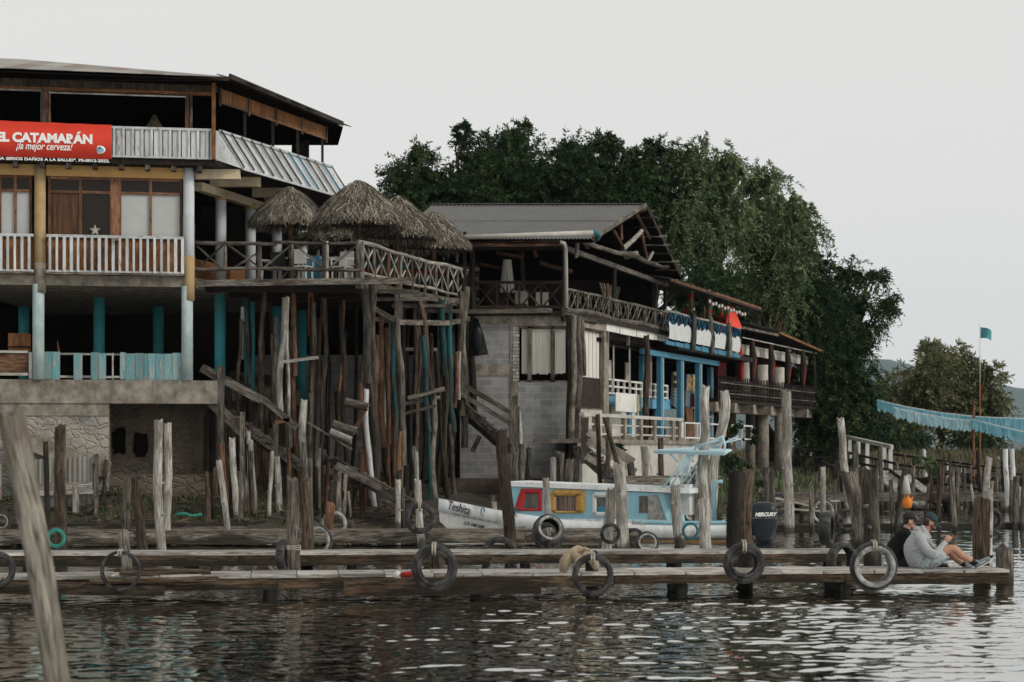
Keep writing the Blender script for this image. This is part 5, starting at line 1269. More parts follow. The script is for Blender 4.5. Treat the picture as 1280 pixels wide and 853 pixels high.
# gnarled driftwood pair by the blue restaurant
post(889,484,872,690,11,'pale','white gnarled driftwood trunk with a bulging foot, left one of the twisted pair',Y=41.5,wob=.7,w2=17)
post(901,490,892,640,12,'pale','white gnarled driftwood trunk, right one of the twisted pair',Y=44,wob=.7)
FARP=[ (1014,610,1015,650,6,'grey','short grey post left of the far scrap wood',46),
(1027,585,1030,652,7,'pale','pale post right of the scrap wood pile with a ring tyre behind it',46.2),(1021,592,1021,640,4,'grey','very thin grey post left of the pale one by the ring tyre',58),
(1068,556,1070,620,7,'grey','grey post rising behind the gap between the leaning white post and the thick pair',58),
(1115,600,1116,655,6,'grey','grey post left of the leaning stick with the orange bottle',47),(1133,585,1120,655,8,'grey','grey stick leaning left, with the orange bottle hung beside it',46.8),
(1174,583,1175,648,6,'brown','brown post above the green netting heap, left of the thin grey one',52),(1191,588,1193,662,6,'grey','thin tall grey post standing in the water left of the men\'s phone',46.5),(1198,590,1197,625,5,'grey','thin grey post close behind the one left of the phone',61),
(1237,572,1231,625,8,'pale','pale post leaning right above the flat sawn top',61.5),(1212,606,1218,632,4,'pale','small leaning pale post in the far middle of the long grey jetty',61),
(1258,562,1260,640,6,'whitewood','white post near the right edge, left one of the white pair',61.7),(1264,562,1266,640,6,'whitewood','white post near the right edge, right one of the white pair',62),
(1254,575,1255,610,6,'dark','dark post immediately left of the white pair',70),(1270,595,1268,655,8,'grey','grey post by the right edge at the low jetty',48),(1279,590,1279,655,6,'grey','cut off post right at the picture edge',48),
(1142,583,1142,618,5,'grey','thin grey post above the plank gangway',66),(1163,583,1163,618,4,'grey','thin grey post beside the green shrub on the bank',66),(1178,583,1178,620,4,'brown','very thin brown stake right of the gangway foot',64),
(1205,585,1207,625,5,'grey','thin grey post behind the orange ribboned string poles',68),(1213,600,1214,622,4,'dark','tiny dark post among the far rails',70),(1184,578,1184,596,4,'whitewood','tiny white post on the dry grass bank, left one',84),(1201,580,1201,592,4,'whitewood','tiny white post on the dry grass bank, right one',84),
(1156,563,1156,583,5,'whitewood','small white post in front of the olive trees',84),(1240,600,1243,625,5,'dark','thin dark post beneath the leaning pale one',66),(1225,585,1226,622,4,'rust','thin brown stake between the grey posts on the far jetty',64),
(1003,640,1003,660,6,'dark','stubby dark pile under the low jetty',48),(866,585,868,640,6,'grey','grey stake beside the canopy frame of the boat',45),(958,585,956,655,7,'grey','grey post under the concrete bar, left one of two',50),(966,590,966,650,7,'grey','grey post under the concrete bar, right one of two',50.5),
(1043,600,1044,640,5,'grey','grey stake before the far railing',56),(1160,640,1160,652,9,'dark','dark rock like pile under the low jetty',47.2),(1246,585,1246,618,4,'grey','thin post just left of the dark one near the right edge',69)]
for x0,y0,x1,y1,w,mt,lab,Y in FARP: post(x0,y0,x1,y1,w,mt,lab,Y=Y,wob=.3)
rr=random.Random(21)
for i in range(26):
    px=rr.uniform(1040,1285); Y=rr.choice([rr.uniform(61,64.5),rr.uniform(74,82)]); x=(px-640)*Y/FPX; hgt=rr.uniform(.9,2.3); rd=rr.uniform(.05,.095)
    q=MB(); q.log((x,Y,-.4),(x+rr.uniform(-.18,.18),Y,hgt),rd,rd*.85,7,wob=.4)
    solo(q,'thin_pole',M[('grey','pale','grey','brown','dark')[i%5]],'thin weathered pole standing at the far jetties on the right','pole',(x,Y,0),'thin poles along the far jetties')
# shore posts and stakes by the block wall
SP=[(644,496,645,560,9,'pale','square pale newel like post at the head of the block wall stairs',55),(653,556,652,628,8,'grey','grey stake before the block wall, left of a group of three',52),(661,560,658,632,8,'grey','grey stake before the block wall, middle of a group of three',52.2),(645,566,644,632,7,'grey','grey stake before the block wall, lowest on the left of the group',51.8),
(690,573,689,608,8,'pale','pale stake in front of the dark void under the block wall',52),(696,565,697,608,7,'grey','grey stake second in the row before the dark void',52.3),(702,566,702,610,6,'grey','grey stake third in the row before the dark void',52.1),(710,575,708,612,12,'grey','broad jagged stump at the right of the row before the dark void',52.2),
(722,568,722,606,7,'grey','grey stake tight beside the corner poles of the block wall',54),(748,518,751,606,6,'brown','dark crooked pole before the white terrace wall, left one',50),(759,548,758,612,7,'grey','dark crooked pole before the white terrace wall, middle one',49.8),(757,522,772,585,6,'brown','crooked pole slanting across the white terrace wall, right one',49.6),
(615,620,612,655,6,'grey','thin grey stake rising behind the bow of the boat',48),(300,590,300,660,6,'grey','grey stake in the mud right of the two white stakes',46.8),(258,590,259,660,6,'brown','brown stake in the mud left of the two white stakes',46.6),(423,590,424,655,7,'grey','grey board like stake behind the pinkish stump',47.5),
(433,583,432,612,5,'pale','thin stake between the lower stairs and the stilts',48.5),(497,600,499,650,7,'pale','pale stake before the lower stairs, near the worn tyre',46.5),(505,610,506,655,6,'grey','grey stake right of the pale one by the worn tyre',46.7),(118,580,120,650,6,'grey','grey stake by the weathered board fence',47.5),(40,590,42,655,7,'grey','grey stake between the giant post and the split brown post',46.5),(132,575,128,640,5,'grey','thin stake leaning against the sloped slab',48.5)]
for x0,y0,x1,y1,w,mt,lab,Y in SP: post(x0,y0,x1,y1,w,mt,lab,Y=Y,ground=True,name='stake',cat='stake',wob=.35)
# more broken stakes standing in the mud below the terrace, each one of its own
rr=random.Random(11)
for i in range(34):
    px=rr.uniform(262,520); Y=rr.uniform(47.2,49.4); hgt=rr.uniform(.5,1.9); x=(px-640)*Y/FPX; g=gz(x,Y); rd=rr.uniform(.035,.085)
    q=MB(); q.log((x,Y,g-.25),(x+rr.uniform(-.12,.12),Y+rr.uniform(-.1,.1),g+hgt),rd,rd*.85,8,wob=.4)
    solo(q,'stake',M[('grey','pale','brown','grey','rust','dark')[i%6]],'broken stake standing in the mud below the stilt terrace','stake',(x,Y,g),'broken stakes in the mud below the stilt terrace')

# weathered corrugated fence by the stone wall
ff=thing('sheet_fence','low fence of pale corrugated sheets in front of the rubble wall at the left','fence',W(80,620,48.2))
x0,x1=(36-640)*48.2/FPX,(122-640)*48.2/FPX
q=MB(); q.sheet((x0,48.2,.5),(x1,48.2,.5),(x1,48.2,1.95),(x0,48.2,1.85),waves=14,sheets=4,amp=.03); q.build('sheet',M['tin'],ff)
for x in (x0,(x0+x1)/2,x1): q=MB(); q.beam((x,48.1,.2),(x,48.1,2.0),.08,.08); q.build('fence_post',M['grey'],ff)
q=MB(); q.beam((x0+.2,48.05,1.1),(x1,48.05,1.15),.05,.3); q.build('pale_board',M['pale'],ff)
q=MB(); q.sheet((-14,48.3,.6),((3-640)*48.3/FPX,48.3,.6),((3-640)*48.3/FPX,48.3,1.75),(-14,48.3,1.7),waves=12,sheets=3,amp=.03); solo(q,'corrugated_sheet',M['tin'],'corrugated sheet at the left edge behind the giant leaning post','sheet',(-13,48.3,.6))

# ================================================================== tyres
def tyre(px,py,R,Y,label,wid=None,inner=.55,rz=0.0,rx=0.0,mat='rubber',innermat=None,rope=False):
    c=W(px,py,Y); r=R*Y/FPX; w=wid or r*.32
    t=thing('tyre',label,'tyre',c-Vector((0,0,r)),'old tyres used as boat fenders')
    Mx=Matrix.Translation(c)@Matrix.Rotation(rz,4,'Z')@Matrix.Rotation(rx,4,'X')@Matrix.Rotation(pi/2,4,'X')@Matrix.Diagonal((U(.94,1.0),U(.96,1.03),1,1))
    ri=r*inner; q=MB()
    prof=[]
    # outer section: closed C-shaped profile, open towards the centre
    for k in range(13):
        a=-pi*.62+pi*1.24*k/12; prof.append((ri+(r-ri)*.46+(r-ri)*.54*cos(a) if True else 0, w*sin(a)*(.92 if abs(a)<1.2 else .8)))
    th=(r-ri)*.2
    for k in range(12,-1,-1):
        a=-pi*.60+pi*1.20*k/12; prof.append((ri+(r-ri)*.46+((r-ri)*.54-th)*cos(a), (w-th*.8)*sin(a)*.9))
    q.lathe(prof,40,Mx,closed=True); b=q.build('casing',M[mat],t)
    q=MB()
    if innermat:
        q=MB(); q.lathe([(ri*1.0,-w*.72),(ri*1.22,-w*.80),(ri*1.3,-w*.86),(ri*1.22,-w*.94),(ri*.98,-w*.80)],36,Mx,closed=True); q.lathe([(ri*1.0,w*.72),(ri*1.22,w*.80),(ri*1.3,w*.86),(ri*1.22,w*.94),(ri*.98,w*.80)],36,Mx,closed=True); q.build('bead',M[innermat],b)
    if rope:
        q=MB(); tp=c+Vector((0,0,r*(inner+1)/2)); hh=(r-ri)*.62
        q.tube([tp+Vector((.012,(w+.02)*cos(a),hh*sin(a))) for a in [2*pi*i/12 for i in range(12)]],.014,5,closed=True); q.tube([tp+Vector((-.02,(w+.02)*cos(a),hh*sin(a))) for a in [2*pi*i/12 for i in range(12)]],.012,5,closed=True); q.build('rope',M['rope'],t)
    return t
tyre(70,673,14,30.2,'small green painted tyre hung on the split brown post',inner=.55,mat='rubber',innermat=None)
q=MB(); c=W(70,673,30.2-.09); q.lathe([(.098,-.01),(.158,-.01),(.158,.01),(.098,.01)],28,Matrix.Translation(c)@Matrix.Rotation(pi/2,4,'X'),closed=True); gt=[o for o in COL.objects if o.name.startswith('tyre')][-1]; q.build('painted_rim',M['greenpaint'],gt)
tyre(151,714,26,24.3,'thin bare ring of a tyre hung on the short stump at the left',inner=.78,wid=.055,rope=True)
tyre(-4,712,24,24.4,'half a tyre cut off by the left edge of the picture',inner=.6)
tyre(2,652,13,40,'small pale lined tyre at the left edge behind the giant post',innermat='greypaint')
tyre(163,672,11,35,'small dark tyre on the slim grey post behind the thin ring',inner=.6)
tyre(355,695,21,29.9,'tyre seen edge on beside the thick grey brown post',rz=1.35)
tyre(396,676,21,33,'tyre with a pale inner edge half hidden behind the mossy topped post',inner=.66,innermat='greypaint')
tyre(418,655,16,40,'pale grey ring tyre standing behind the pinkish stump',inner=.62,mat='greypaint')
tyre(525,648,20,38.2,'worn dark tyre hung on the short pale post before the bow',inner=.5,rope=True)
tyre(543,710,30,24.1,'biggest dark tyre near the middle, around a low stump on the front jetty',inner=.58,wid=.11,innermat='rubber',rope=True)
tyre(624,694,24,32.5,'dark tyre sunk behind the second jetty beside the tall brown post',inner=.55)
tyre(685,663,20,30.4,'thick black tyre tilted open on the slim post before the red window',inner=.62,wid=.16,rz=.25,rx=-.35,innermat='greypaint')
tyre(686,672,19,31.9,'second dark tyre tucked under the thick tilted one',inner=.55,wid=.12)
tyre(763,667,13.5,32.5,'small round black tyre hung on a short pale post before the white window',inner=.52)
tyre(741,719,27,24.2,'worn tyre around the dark wet stump beside the sack cloth',inner=.6,wid=.1,rope=True)
tyre(793,672,12,36.5,'small dark tyre partly behind the little tyre under the windscreen',inner=.5)
tyre(809,679,15,33.5,'small tyre leaning under the tall pale post at the windscreen',inner=.6,innermat='greypaint',rx=-.3)
tyre(863,664,11.5,36.5,'small teal tyre hung against the white stern side of the boat',inner=.58,mat='tealpaint')
tyre(930,704,27,24.6,'worn grey smeared tyre under the thick black and brown posts',inner=.54,wid=.1,innermat='rubber',rope=True)
tyre(1092,708,31,24.9,'big tyre with a whitish lining in front of the thick upright post beside the men',inner=.66,wid=.12,innermat='greypaint',rope=True)
tyre(1033,661,22,31.2,'tyre standing edge on and leaning on the second jetty right of the motor',rz=1.25,wid=.12)
tyre(1052,702,25,28.5,'half hidden tyre sloping between the jetties behind the big white lined one',inner=.6,rz=.7)
tyre(1028,640,17,50,'ring tyre with pale inside lying by the scrap wood pile',inner=.65,innermat='greypaint')
tyre(1058,650,15,46,'dark tyre hanging on the low jetty behind the thick pair of posts',inner=.55)
tyre(1237,650,16,46,'dark tyre hanging on the low jetty right of the flat topped post',inner=.6)
tyre(867,640,16,46,'tyre behind the stern of the boat, under the plank jetty',inner=.6,innermat='greypaint')
tyre(973,630,14,53,'dark tyre leaning behind the tallest white post',inner=.55)
q=MB(); pts=[W(1160,628,61),W(1168,622,61),W(1182,622,61.2),(W(1195,629,61.2)),W(1206,632,61)]; q.tube(pts,[.05,.12,.13,.08,.03],8); solo(q,'dark_bundle',M['darkcloth'],'long dark rolled bundle lying at the gangway foot on the far jetty','bundle',W(1182,628,61))
q=MB(); pts=[W(704,716,25.3),W(706,703,25.3),W(712,694,25.3),W(722,690,25.4),W(734,692,25.5),(W(742,700,25.5)),W(746,712,25.5)]; q.tube(pts,[.05,.08,.075,.09,.07,.075,.04],10,r=.5); q.tube([W(715,692,25.3),W(722,697,25.2),(W(719,706,25.2))],[.05,.06,.02],8); q.tube([W(728,690,25.3),W(731,686,25.25),W(737,688,25.3)],[.02,.035,.02],8); o=solo(q,'sack_cloth',M['burlap'],'beige sack cloth draped over a fender on the front jetty','cloth',W(720,712,25.3))
# ropes round posts
for px,py,Y,w,lab in ((367,686,26.6,17,'rope tied round the thick grey brown post'),(797,655,37.5,12,'rope tied round the grey post by the windscreen')):
    c=W(px,py,Y); r=w*Y/FPX/2*1.03; q=MB()
    for k in range(2): q.tube([c+Vector((r*cos(a),r*sin(a),.03*k+.012*sin(a*2))) for a in [2*pi*i/14 for i in range(14)]],.009,5,closed=True)
    solo(q,'rope',M['rope'],lab,'rope',c)
# ================================================================== the boat
def boat():
    f=Frame(532,42.6,912,40.3); L=f.L
    t=thing('passenger_boat','white and light blue passenger launch with red and yellow ruffled window frames','boat',f.P(L/2,-.8,0))
    bl=plain('light_blue_boat_paint',(.27,.49,.58),.45,.06,3,dirt=(.16,.32,.4)); wh=plain('white_boat_paint',(.74,.77,.78),.45,.08,4,dirt=(.34,.31,.26),dirt_amt=.7)
    hullm=plain('scuffed_white_hull',(.70,.70,.68),.5,.1,4,dirt=(.36,.33,.28),dirt_amt=.6)
    def sz(px,py): 
        return f.s(px), f.z(px,py)
    # hull sections: s, half beam, keel z, sheer z
    secs=[(0,.03,.48,.76),(.25,.18,.25,.73),(.6,.36,.05,.69),(1.2,.58,-.1,.60),(2.0,.72,-.15,.48),(3.2,.8,-.15,.34),(4.5,.8,-.15,.29),(5.6,.76,-.12,.28),(L,.70,-.1,.30)]
    q=MB(); n=7; vs=[]; fs=[]
    for s,b,k,sh in secs:
        for side in (1,-1):
            for j in range(n):
                u=j/(n-1); z=k+(sh-k)*u; w=b*(u**.45) if u>0 else 0.0
                vs.append(f.P(s,-.85+side*w,z))
    for i in range(len(secs)-1):
        for sd in (0,1):
            for j in range(n-1):
                a=i*2*n+sd*n+j; b=a+2*n; fs.append((a,b,b+1,a+1) if sd==0 else (a,a+1,b+1,b))
        a=i*2*n+n-1; fs.append((a,a+2*n,a+3*n,a+n))
    m=(len(secs)-1)*2*n; fs.append(tuple([m+j for j in range(n)]+[m+n+j for j in range(n-1,0,-1)]))
    q.add(vs,fs,None,.6,True); hull=q.build('hull',hullm,t)
    # rub rail with a raised white wash strake along the visible side
    def off(s):
        ss=[a[0] for a in secs]; return float(np.interp(s,ss,[a[1] for a in secs])), float(np.interp(s,ss,[a[3] for a in secs]))
    def strake(s0,s1,dz0,dz1,mat,name,out=.02,th=.03,n=26):
        q=MB(); vs=[];fs=[]
        for i in range(n+1):
            s=s0+(s1-s0)*i/n; b,sh=off(s)
            for dd in (out+th,out):
                for z in (sh+dz0,sh+dz1): vs.append(f.P(s,-.85+b+dd,z))
        for i in range(n):
            a=i*4; e=a+4; fs+=[(a,e,e+1,a+1),(a+1,e+1,e+3,a+3),(a+2,a+3,e+3,e+2),(a,a+2,e+2,e)]
        fs+=[(0,1,3,2),(n*4,n*4+2,n*4+3,n*4+1)]
        q.add(vs,fs,None,.8,True); return q.build(name,mat,t)
    strake(0,L,-.02,.24,wh,'gunwale_strake'); strake(0,L,-.06,-.02,M['greypaint'],'rub_rail',.03,.035)
    strake(f.s(790),L,.22,.30,bl,'blue_gunwale',.025,.03); strake(f.s(640),L,-.16,-.11,plain('rusty_water_line',(.38,.22,.08),.6,.3,6,dirt=(.3,.28,.24)),'rusty_line',.012,.01)
    r_=Vector((f.u.x,f.u.y,0))
    s1=f.s(548); b,sh=off(s1); a0=f.P(s1,-.85+b+.08,sh+.04)
    # lettering follows the rising bow
    dirv=(f.P(f.s(588),-.85+off(f.s(588))[0]+.08,off(f.s(588))[1]+.0)-a0).normalized(); up=Vector((.0,0,1))
    text('Teshita',a0+Vector((0,-.02,0)),dirv,(up-dirv*up.dot(dirv)),(588-549)*41.8/FPX,.2,M['text_black'],t,shear=.15,bold=0.0)
    s2=f.s(571); b,sh=off(s2); dirv=(f.P(f.s(604),-.85+off(f.s(604))[0],off(f.s(604))[1])-f.P(s2,-.85+b,sh)).normalized()
    text('CCP-3485-2085',f.P(s2,-.85+b+.02,sh-.24),dirv,(up-dirv*up.dot(dirv)),(605-571)*41.8/FPX,.075,M['text_black'],t,bold=.03)
    # cabin
    def cab(px,py): return f.z(px,py,-.1)
    d1,d0=-.10,-1.60
    s_a,s_b=f.s(634,d1),f.s(836,d1); zt_a=cab(636,602); zt_b=cab(836,611); zb=.35
    q=MB(); c=[f.P(s_a,d1,zb),f.P(s_b,d1,zb),f.P(s_b,d0,zb),f.P(s_a,d0,zb),f.P(s_a,d1,zt_a-.1),f.P(s_b-.12,d1,zt_b-.1),f.P(s_b-.12,d0,zt_b-.1),f.P(s_a,d0,zt_a-.1)]
    q.hexa(c,c,.5); cabin=q.build('cabin',bl,t)
    q=MB(); c=[f.P(s_a-.05,d1+.05,zt_a-.1),f.P(f.s(862),d1+.05,zt_b-.10),f.P(f.s(862),d0-.05,zt_b-.1),f.P(s_a-.05,d0-.05,zt_a-.1),f.P(s_a-.05,d1+.05,zt_a),f.P(f.s(862),d1+.05,zt_b-.0),f.P(f.s(862),d0-.05,zt_b-.0),f.P(s_a-.05,d0-.05,zt_a)]
    q.hexa(c,c,.5); q.build('cabin_roof',wh,t)
    q=MB(); f.box(q,s_a,s_b,d1,d1+.02,.42,.60); q.build('cabin_skirt',wh,t)
    def ruffle(pts_in,pts_out,mat,name,glass,par):
        q=MB(); n=len(pts_in); vs=[];fs=[]; mseg=18
        O=[];I=[]
        for i in range(n):
            for k in range(mseg):
                u=k/mseg; O.append(Vector(pts_out[i]).lerp(Vector(pts_out[(i+1)%n]),u)); I.append(Vector(pts_in[i]).lerp(Vector(pts_in[(i+1)%n]),u))
        N=len(O)
        for i in range(N):
            h=.018+.012*(i%2); nn=Vector((f.n.x,f.n.y,0))
            vs+= [O[i]+nn*.004, (O[i]*.7+I[i]*.3)+nn*(h+.02), I[i]+nn*(h*.7+.01), I[i]+nn*.003]
        for i in range(N):
            a=i*4; b=((i+1)%N)*4
            for j in range(3): fs.append((a+j,b+j,b+j+1,a+j+1))
        q.add(vs,fs,None,.5,True); w=q.build(name,mat,par)
        q=MB(); q.plate([Vector(p)+Vector((f.n.x,f.n.y,0))*.012 for p in pts_in][::-1],.006); q.build('window_pane',glass,w)
        return w
    def rp(x0,y0,x1,y1,ch=0,slant=0):
        P=lambda x,y: f.P(f.s(x,d1),d1,f.z(x,y,d1))
        if ch: return [P(x0+ch+slant,y0),P(x1-ch,y0),P(x1,y0+ch),P(x1,y1-ch),P(x1-ch,y1),P(x0+ch,y1),P(x0,y1-ch),P(x0+slant,y0+ch)]
        return [P(x0+slant,y0),P(x1,y0),P(x1,y1),P(x0,y1)]
    dimg=plain('dim_striped_cabin_glass',(.13,.12,.11),.2,.5,30,sc3=(1,1,.1)); dimg2=plain('cabin_glass_painted_reflections',(.18,.13,.1),.15,.6,22,sc3=(1,1,.05))  # orange reflections are painted as streaks in the second pane colour
    red=plain('red_ruffled_frame',(.42,.03,.03),.6,.3,30); yel=plain('yellow_ruffled_frame',(.52,.32,.09),.6,.3,30); whf=plain('white_ruffled_frame',(.62,.64,.64),.55,.06,20)
    def ring(win,out,col,glass):
        ruffle(win,out,col,'window_surround',glass,t)
    ring(rp(654,617,673,636,0,4),rp(642,611,678,639,0,9),red,dimg)
    ring(rp(695,620,720,639,1.5),rp(688,612,732,642,4),yel,dimg2)
    ring(rp(746,622,764,640,1.5),rp(740,615,784,646,4),whf,dimg)
    for (a,b) in ((799,812),):
        q=MB(); f.box(q,f.s(a,d1),f.s(b,d1),d1,d1+.015,cab(a,640)-.02,cab(a,620)); q.build('window_pane',dimg,t)
    q=MB(); q.plate([f.X(810,650,d1+.02),f.X(834,650,d1+.02),f.X(824,619,d1+.02),f.X(810,619,d1+.02)],.01); ws=q.build('windscreen',plain('cloudy_windscreen',(.30,.31,.28),.2,.3,14),t)
    q=MB(); q.beam(f.X(834,651,d1+.03),f.X(824,618,d1+.03),.03,.03); q.build('windscreen_frame',bl,ws)
    q=MB(); f.box(q,f.s(747,d1),f.s(763,d1),d1+.004,d1+.03,cab(747,640),cab(747,633)); q.build('blue_sill',M['blue'],t)
    q=MB(); f.box(q,f.s(664,d1),f.s(666.5,d1),d1,d1+.05,zt_a-.06,zt_a-.02); f.box(q,f.s(660,d1),f.s(661,d1),d1,d1+.05,zt_a-.06,zt_a-.02); q.build('cleat',M['black'],t)
    # stern seats, blue rail
    q=MB(); P1=f.X(893,665,-.3); q.tube([f.X(893,668,-.3),f.X(893,603,-.3),f.X(903,602,-.3)],.045,8); q.build('stern_rail',bl,t)
    q=MB(); c=f.X(898,660,-.35); q.tube([c+Vector((.12*cos(k*pi/7),0,.15*sin(k*pi/7))) for k in range(14)],.025,6,closed=True); q.build('steering_wheel',M['tealpaint'],t)
    # folding canopy tilted up over the stern
    q=MB(); A=f.X(818,564,-.05); B=f.X(905,566,-.05); back=Vector((-f.n.x,-f.n.y,0))*1.5
    q.plate([A,B,B+back+Vector((-.2,0,.08)),A+back+Vector((.25,0,.08))],.06); cpl=plain('pale_blue_canopy_paint',(.42,.60,.66),.5,.06,3); cn=q.build('canopy',cpl,t)
    q=MB(); q.tube([A,B,f.X(906,556,-.05),f.X(903,547,-.05)],.03,7); q.tube([A,A+back+Vector((.25,0,.05)),B+back+Vector((-.2,0,.05)),B],.03,7)
    for a,b in (((828,612),(868,558)),((868,558),(903,550)),((872,560),(850,600)),((864,568),(836,612)),((850,610),(860,566)),((857,598),(866,562)),((836,566),(848,578)),((868,562),(905,545)),((826,612),(860,572))):
        q.tube([f.X(*a,-.1),f.X(*b,-.1)],.022,6)
        q.tube([f.X(*a,-.1)+back*.9,f.X(*b,-.1)+back*.9],.018,6)
    q.build('canopy_frame',cpl,t)
    q=MB(); f.box(q,f.s(846,-.5),f.s(862,-.5),-.9,-.5,.7,1.35); q.build('seat_box',wh,t)
    q=MB(); f.box(q,f.s(831,-.4),f.s(836,-.4),-.5,-.38,f.z(833,607,-.4),f.z(833,602,-.4)); q.build('winch_handle',M['black'],t)
    # blue scroll painted mark near the bow
    q=MB(); 
    for dx in (600,645):
        c=f.P(f.s(dx),-.85+off(f.s(dx))[0]+.075,f.z(dx,640)); q.tube([c+Vector((.035*cos(a)*(1+a*.08),-.005,.08*sin(a)*(1+a*.05))) for a in [k*.6 for k in range(9)]],.012,5)
    q.build('scroll_ornament',M['tealpaint'],t)
    # name on a white hanging cloth far right behind canopy
    # outboard motor
    o=thing('outboard_motor','black outboard motor with white lettering on the stern of the boat','outboard motor',f.P(f.s(955),-.7,.0))
    Yc=40.2; cx_=(955-640)*Yc/FPX
    q=MB(); secs2=[(640,12.5,.16),(630,15,.2),(631,15.5,.21)]
    prof=[(627.5,6,.10),(629,11,.16),(632,14,.2),(638,16,.23),(648,16.5,.24),(655,16.5,.24),(664,14.5,.22),(672,12,.2),(678,10,.17)]
    vs=[];fs=[];N=16
    for py,hw,dp in prof:
        z=H-(py-HY)*Yc/FPX; w=hw*Yc/FPX
        for k in range(N):
            a=2*pi*k/N; sx=np.sign(cos(a))*abs(cos(a))**.6; sy=np.sign(sin(a))*abs(sin(a))**.6
            vs.append((cx_+w*sx,Yc+dp*sy,z))
    for i in range(len(prof)-1):
        for k in range(N): fs.append((i*N+k,(i+1)*N+k,(i+1)*N+(k+1)%N,i*N+(k+1)%N))
    fs.append(tuple(range(N))); fs.append(tuple(range((len(prof)-1)*N,len(prof)*N))[::-1])
    q.add(vs,fs,None,.5,True); cw=q.build('cowling',plain('glossy_dark_cowling',(.018,.024,.03),.28,.15,3),o)
    q=MB(); z=H-(647-HY)*Yc/FPX; q.box(cx_-.27,cx_+.27,Yc-.245,Yc-.238,z-.01,z+.0,r=.5); q.build('silver_line',M['greypaint'],cw)
    text('MERCURY',Vector((cx_-.22,Yc-.262,H-(645.5-HY)*Yc/FPX)),(1,0,.02),(0,0,1),.46,.085,M['text_white'],cw,bold=.05,shear=.25)
    q=MB(); q.box(cx_-.1,cx_+.1,Yc-.12,Yc+.12,-.5,.45); q.build('leg',M['black'],o)
    q=MB(); q.beam((cx_-.62,Yc,.42),(cx_-.1,Yc,.38),.12,.18); q.build('transom_bracket',M['black'],o)
    q=MB(); q.lathe([(.05,-.1),(.07,0),(.05,.1)],10,Matrix.Translation((cx_+.02,Yc+.1,-.35))@Matrix.Rotation(pi/2,4,'Y'))
    for k in range(3): 
        a=2*pi*k/3; q.plate([(cx_+.02,Yc+.1,-.35),(cx_+.05,Yc+.1+.16*cos(a),-.35+.16*sin(a)),(cx_-.01,Yc+.1+.16*cos(a+.6),-.35+.16*sin(a+.6))],.01)
    q.build('propeller',M['black'],o)
boat()
q=MB(); q.box((841-640)*43/FPX,(866-640)*43/FPX,43.1,43.14,.3,1.55); 
q=MB(); q.plate([W(862,572,45),W(877,571,45),W(877,584,45),W(860,584,45)][::-1],.02); solo(q,'white_sheet',M['white'],'white sheet hung behind the canopy frame of the boat','sheet',W(868,584,45))
q=MB(); q.plate([W(836,598,44),W(848,596,44),W(860,615,44),(W(836,614,44))][::-1],.02); solo(q,'white_sheet',M['white'],'white sheet crumpled under the folding frame, beside the outboard stern seat','sheet',W(848,614,44))
def buoy(px,py,Y,label,r=.1):
    c=W(px,py,Y); t=thing('orange_bottle',label,'bottle',c-Vector((0,0,r*1.2))); q=MB(); m=flatorange
    q.lathe([(.01,-r*1.3),(r*.85,-r*1.2),(r,-r*.4),(r*.9,r*.4),(r*.4,r*.9),(r*.3,r*1.3),(.01,r*1.3)],12,Matrix.Translation(c)); q.build('body',m,t)
    q=MB(); q.tube([c+Vector((r*.5,0,r*.6)),c+Vector((r*1.0,0,r*.9)),c+Vector((r*.9,0,r*.1))],r*.14,5); q.build('handle',m,t); return t
flatorange=plain('orange_plastic',(.62,.19,.02),.45,.08,8)
buoy(902,540,44.5,'small red orange plastic bottle hung at the top of the boat canopy frame',.11)
buoy(1134,627,46.5,'orange plastic bottle tied upside down to the leaning stick above the men',.125)
q=MB(); c=W(1133,615,46.4); q.tube([W(1132,595,46.4),W(1133,606,46.4),W(1134,618,46.4)],[.04,.08,.09],8,r=.7); solo(q,'white_bottle',M['offwhite'],'narrow white bottle above the orange one on the leaning stick','bottle',c)
# ================================================================== trees and other plants
def quads_obj(name,C,D,Wv,r,mat,parent=None):
    """leaf faces: centres C, half-length vectors D, half-width vectors Wv; pointed rhombus-like quads"""
    n=len(C); V=np.empty((n,4,3)); V[:,0]=C-D; V[:,1]=C+Wv-D*.1; V[:,2]=C+D; V[:,3]=C-Wv-D*.1
    off=np.zeros(3); q=parent
    while q is not None: off+=np.array(q.location); q=q.parent
    V=(V-off).reshape(-1,3); me=bpy.data.meshes.new(name); me.vertices.add(4*n); me.vertices.foreach_set('co',V.ravel())
    me.loops.add(4*n); me.loops.foreach_set('vertex_index',np.arange(4*n,dtype=np.int32)); me.polygons.add(n); me.polygons.foreach_set('loop_start',np.arange(0,4*n,4,dtype=np.int32)); me.update(calc_edges=True)
    a=me.attributes.new('r','FLOAT','POINT'); a.data.foreach_set('value',np.repeat(r,4).astype(np.float32)); me.materials.append(mat)
    o=bpy.data.objects.new(name,me); COL.objects.link(o); o.parent=parent; return o
def unit(v): return v/np.maximum(np.linalg.norm(v,axis=-1,keepdims=True),1e-9)
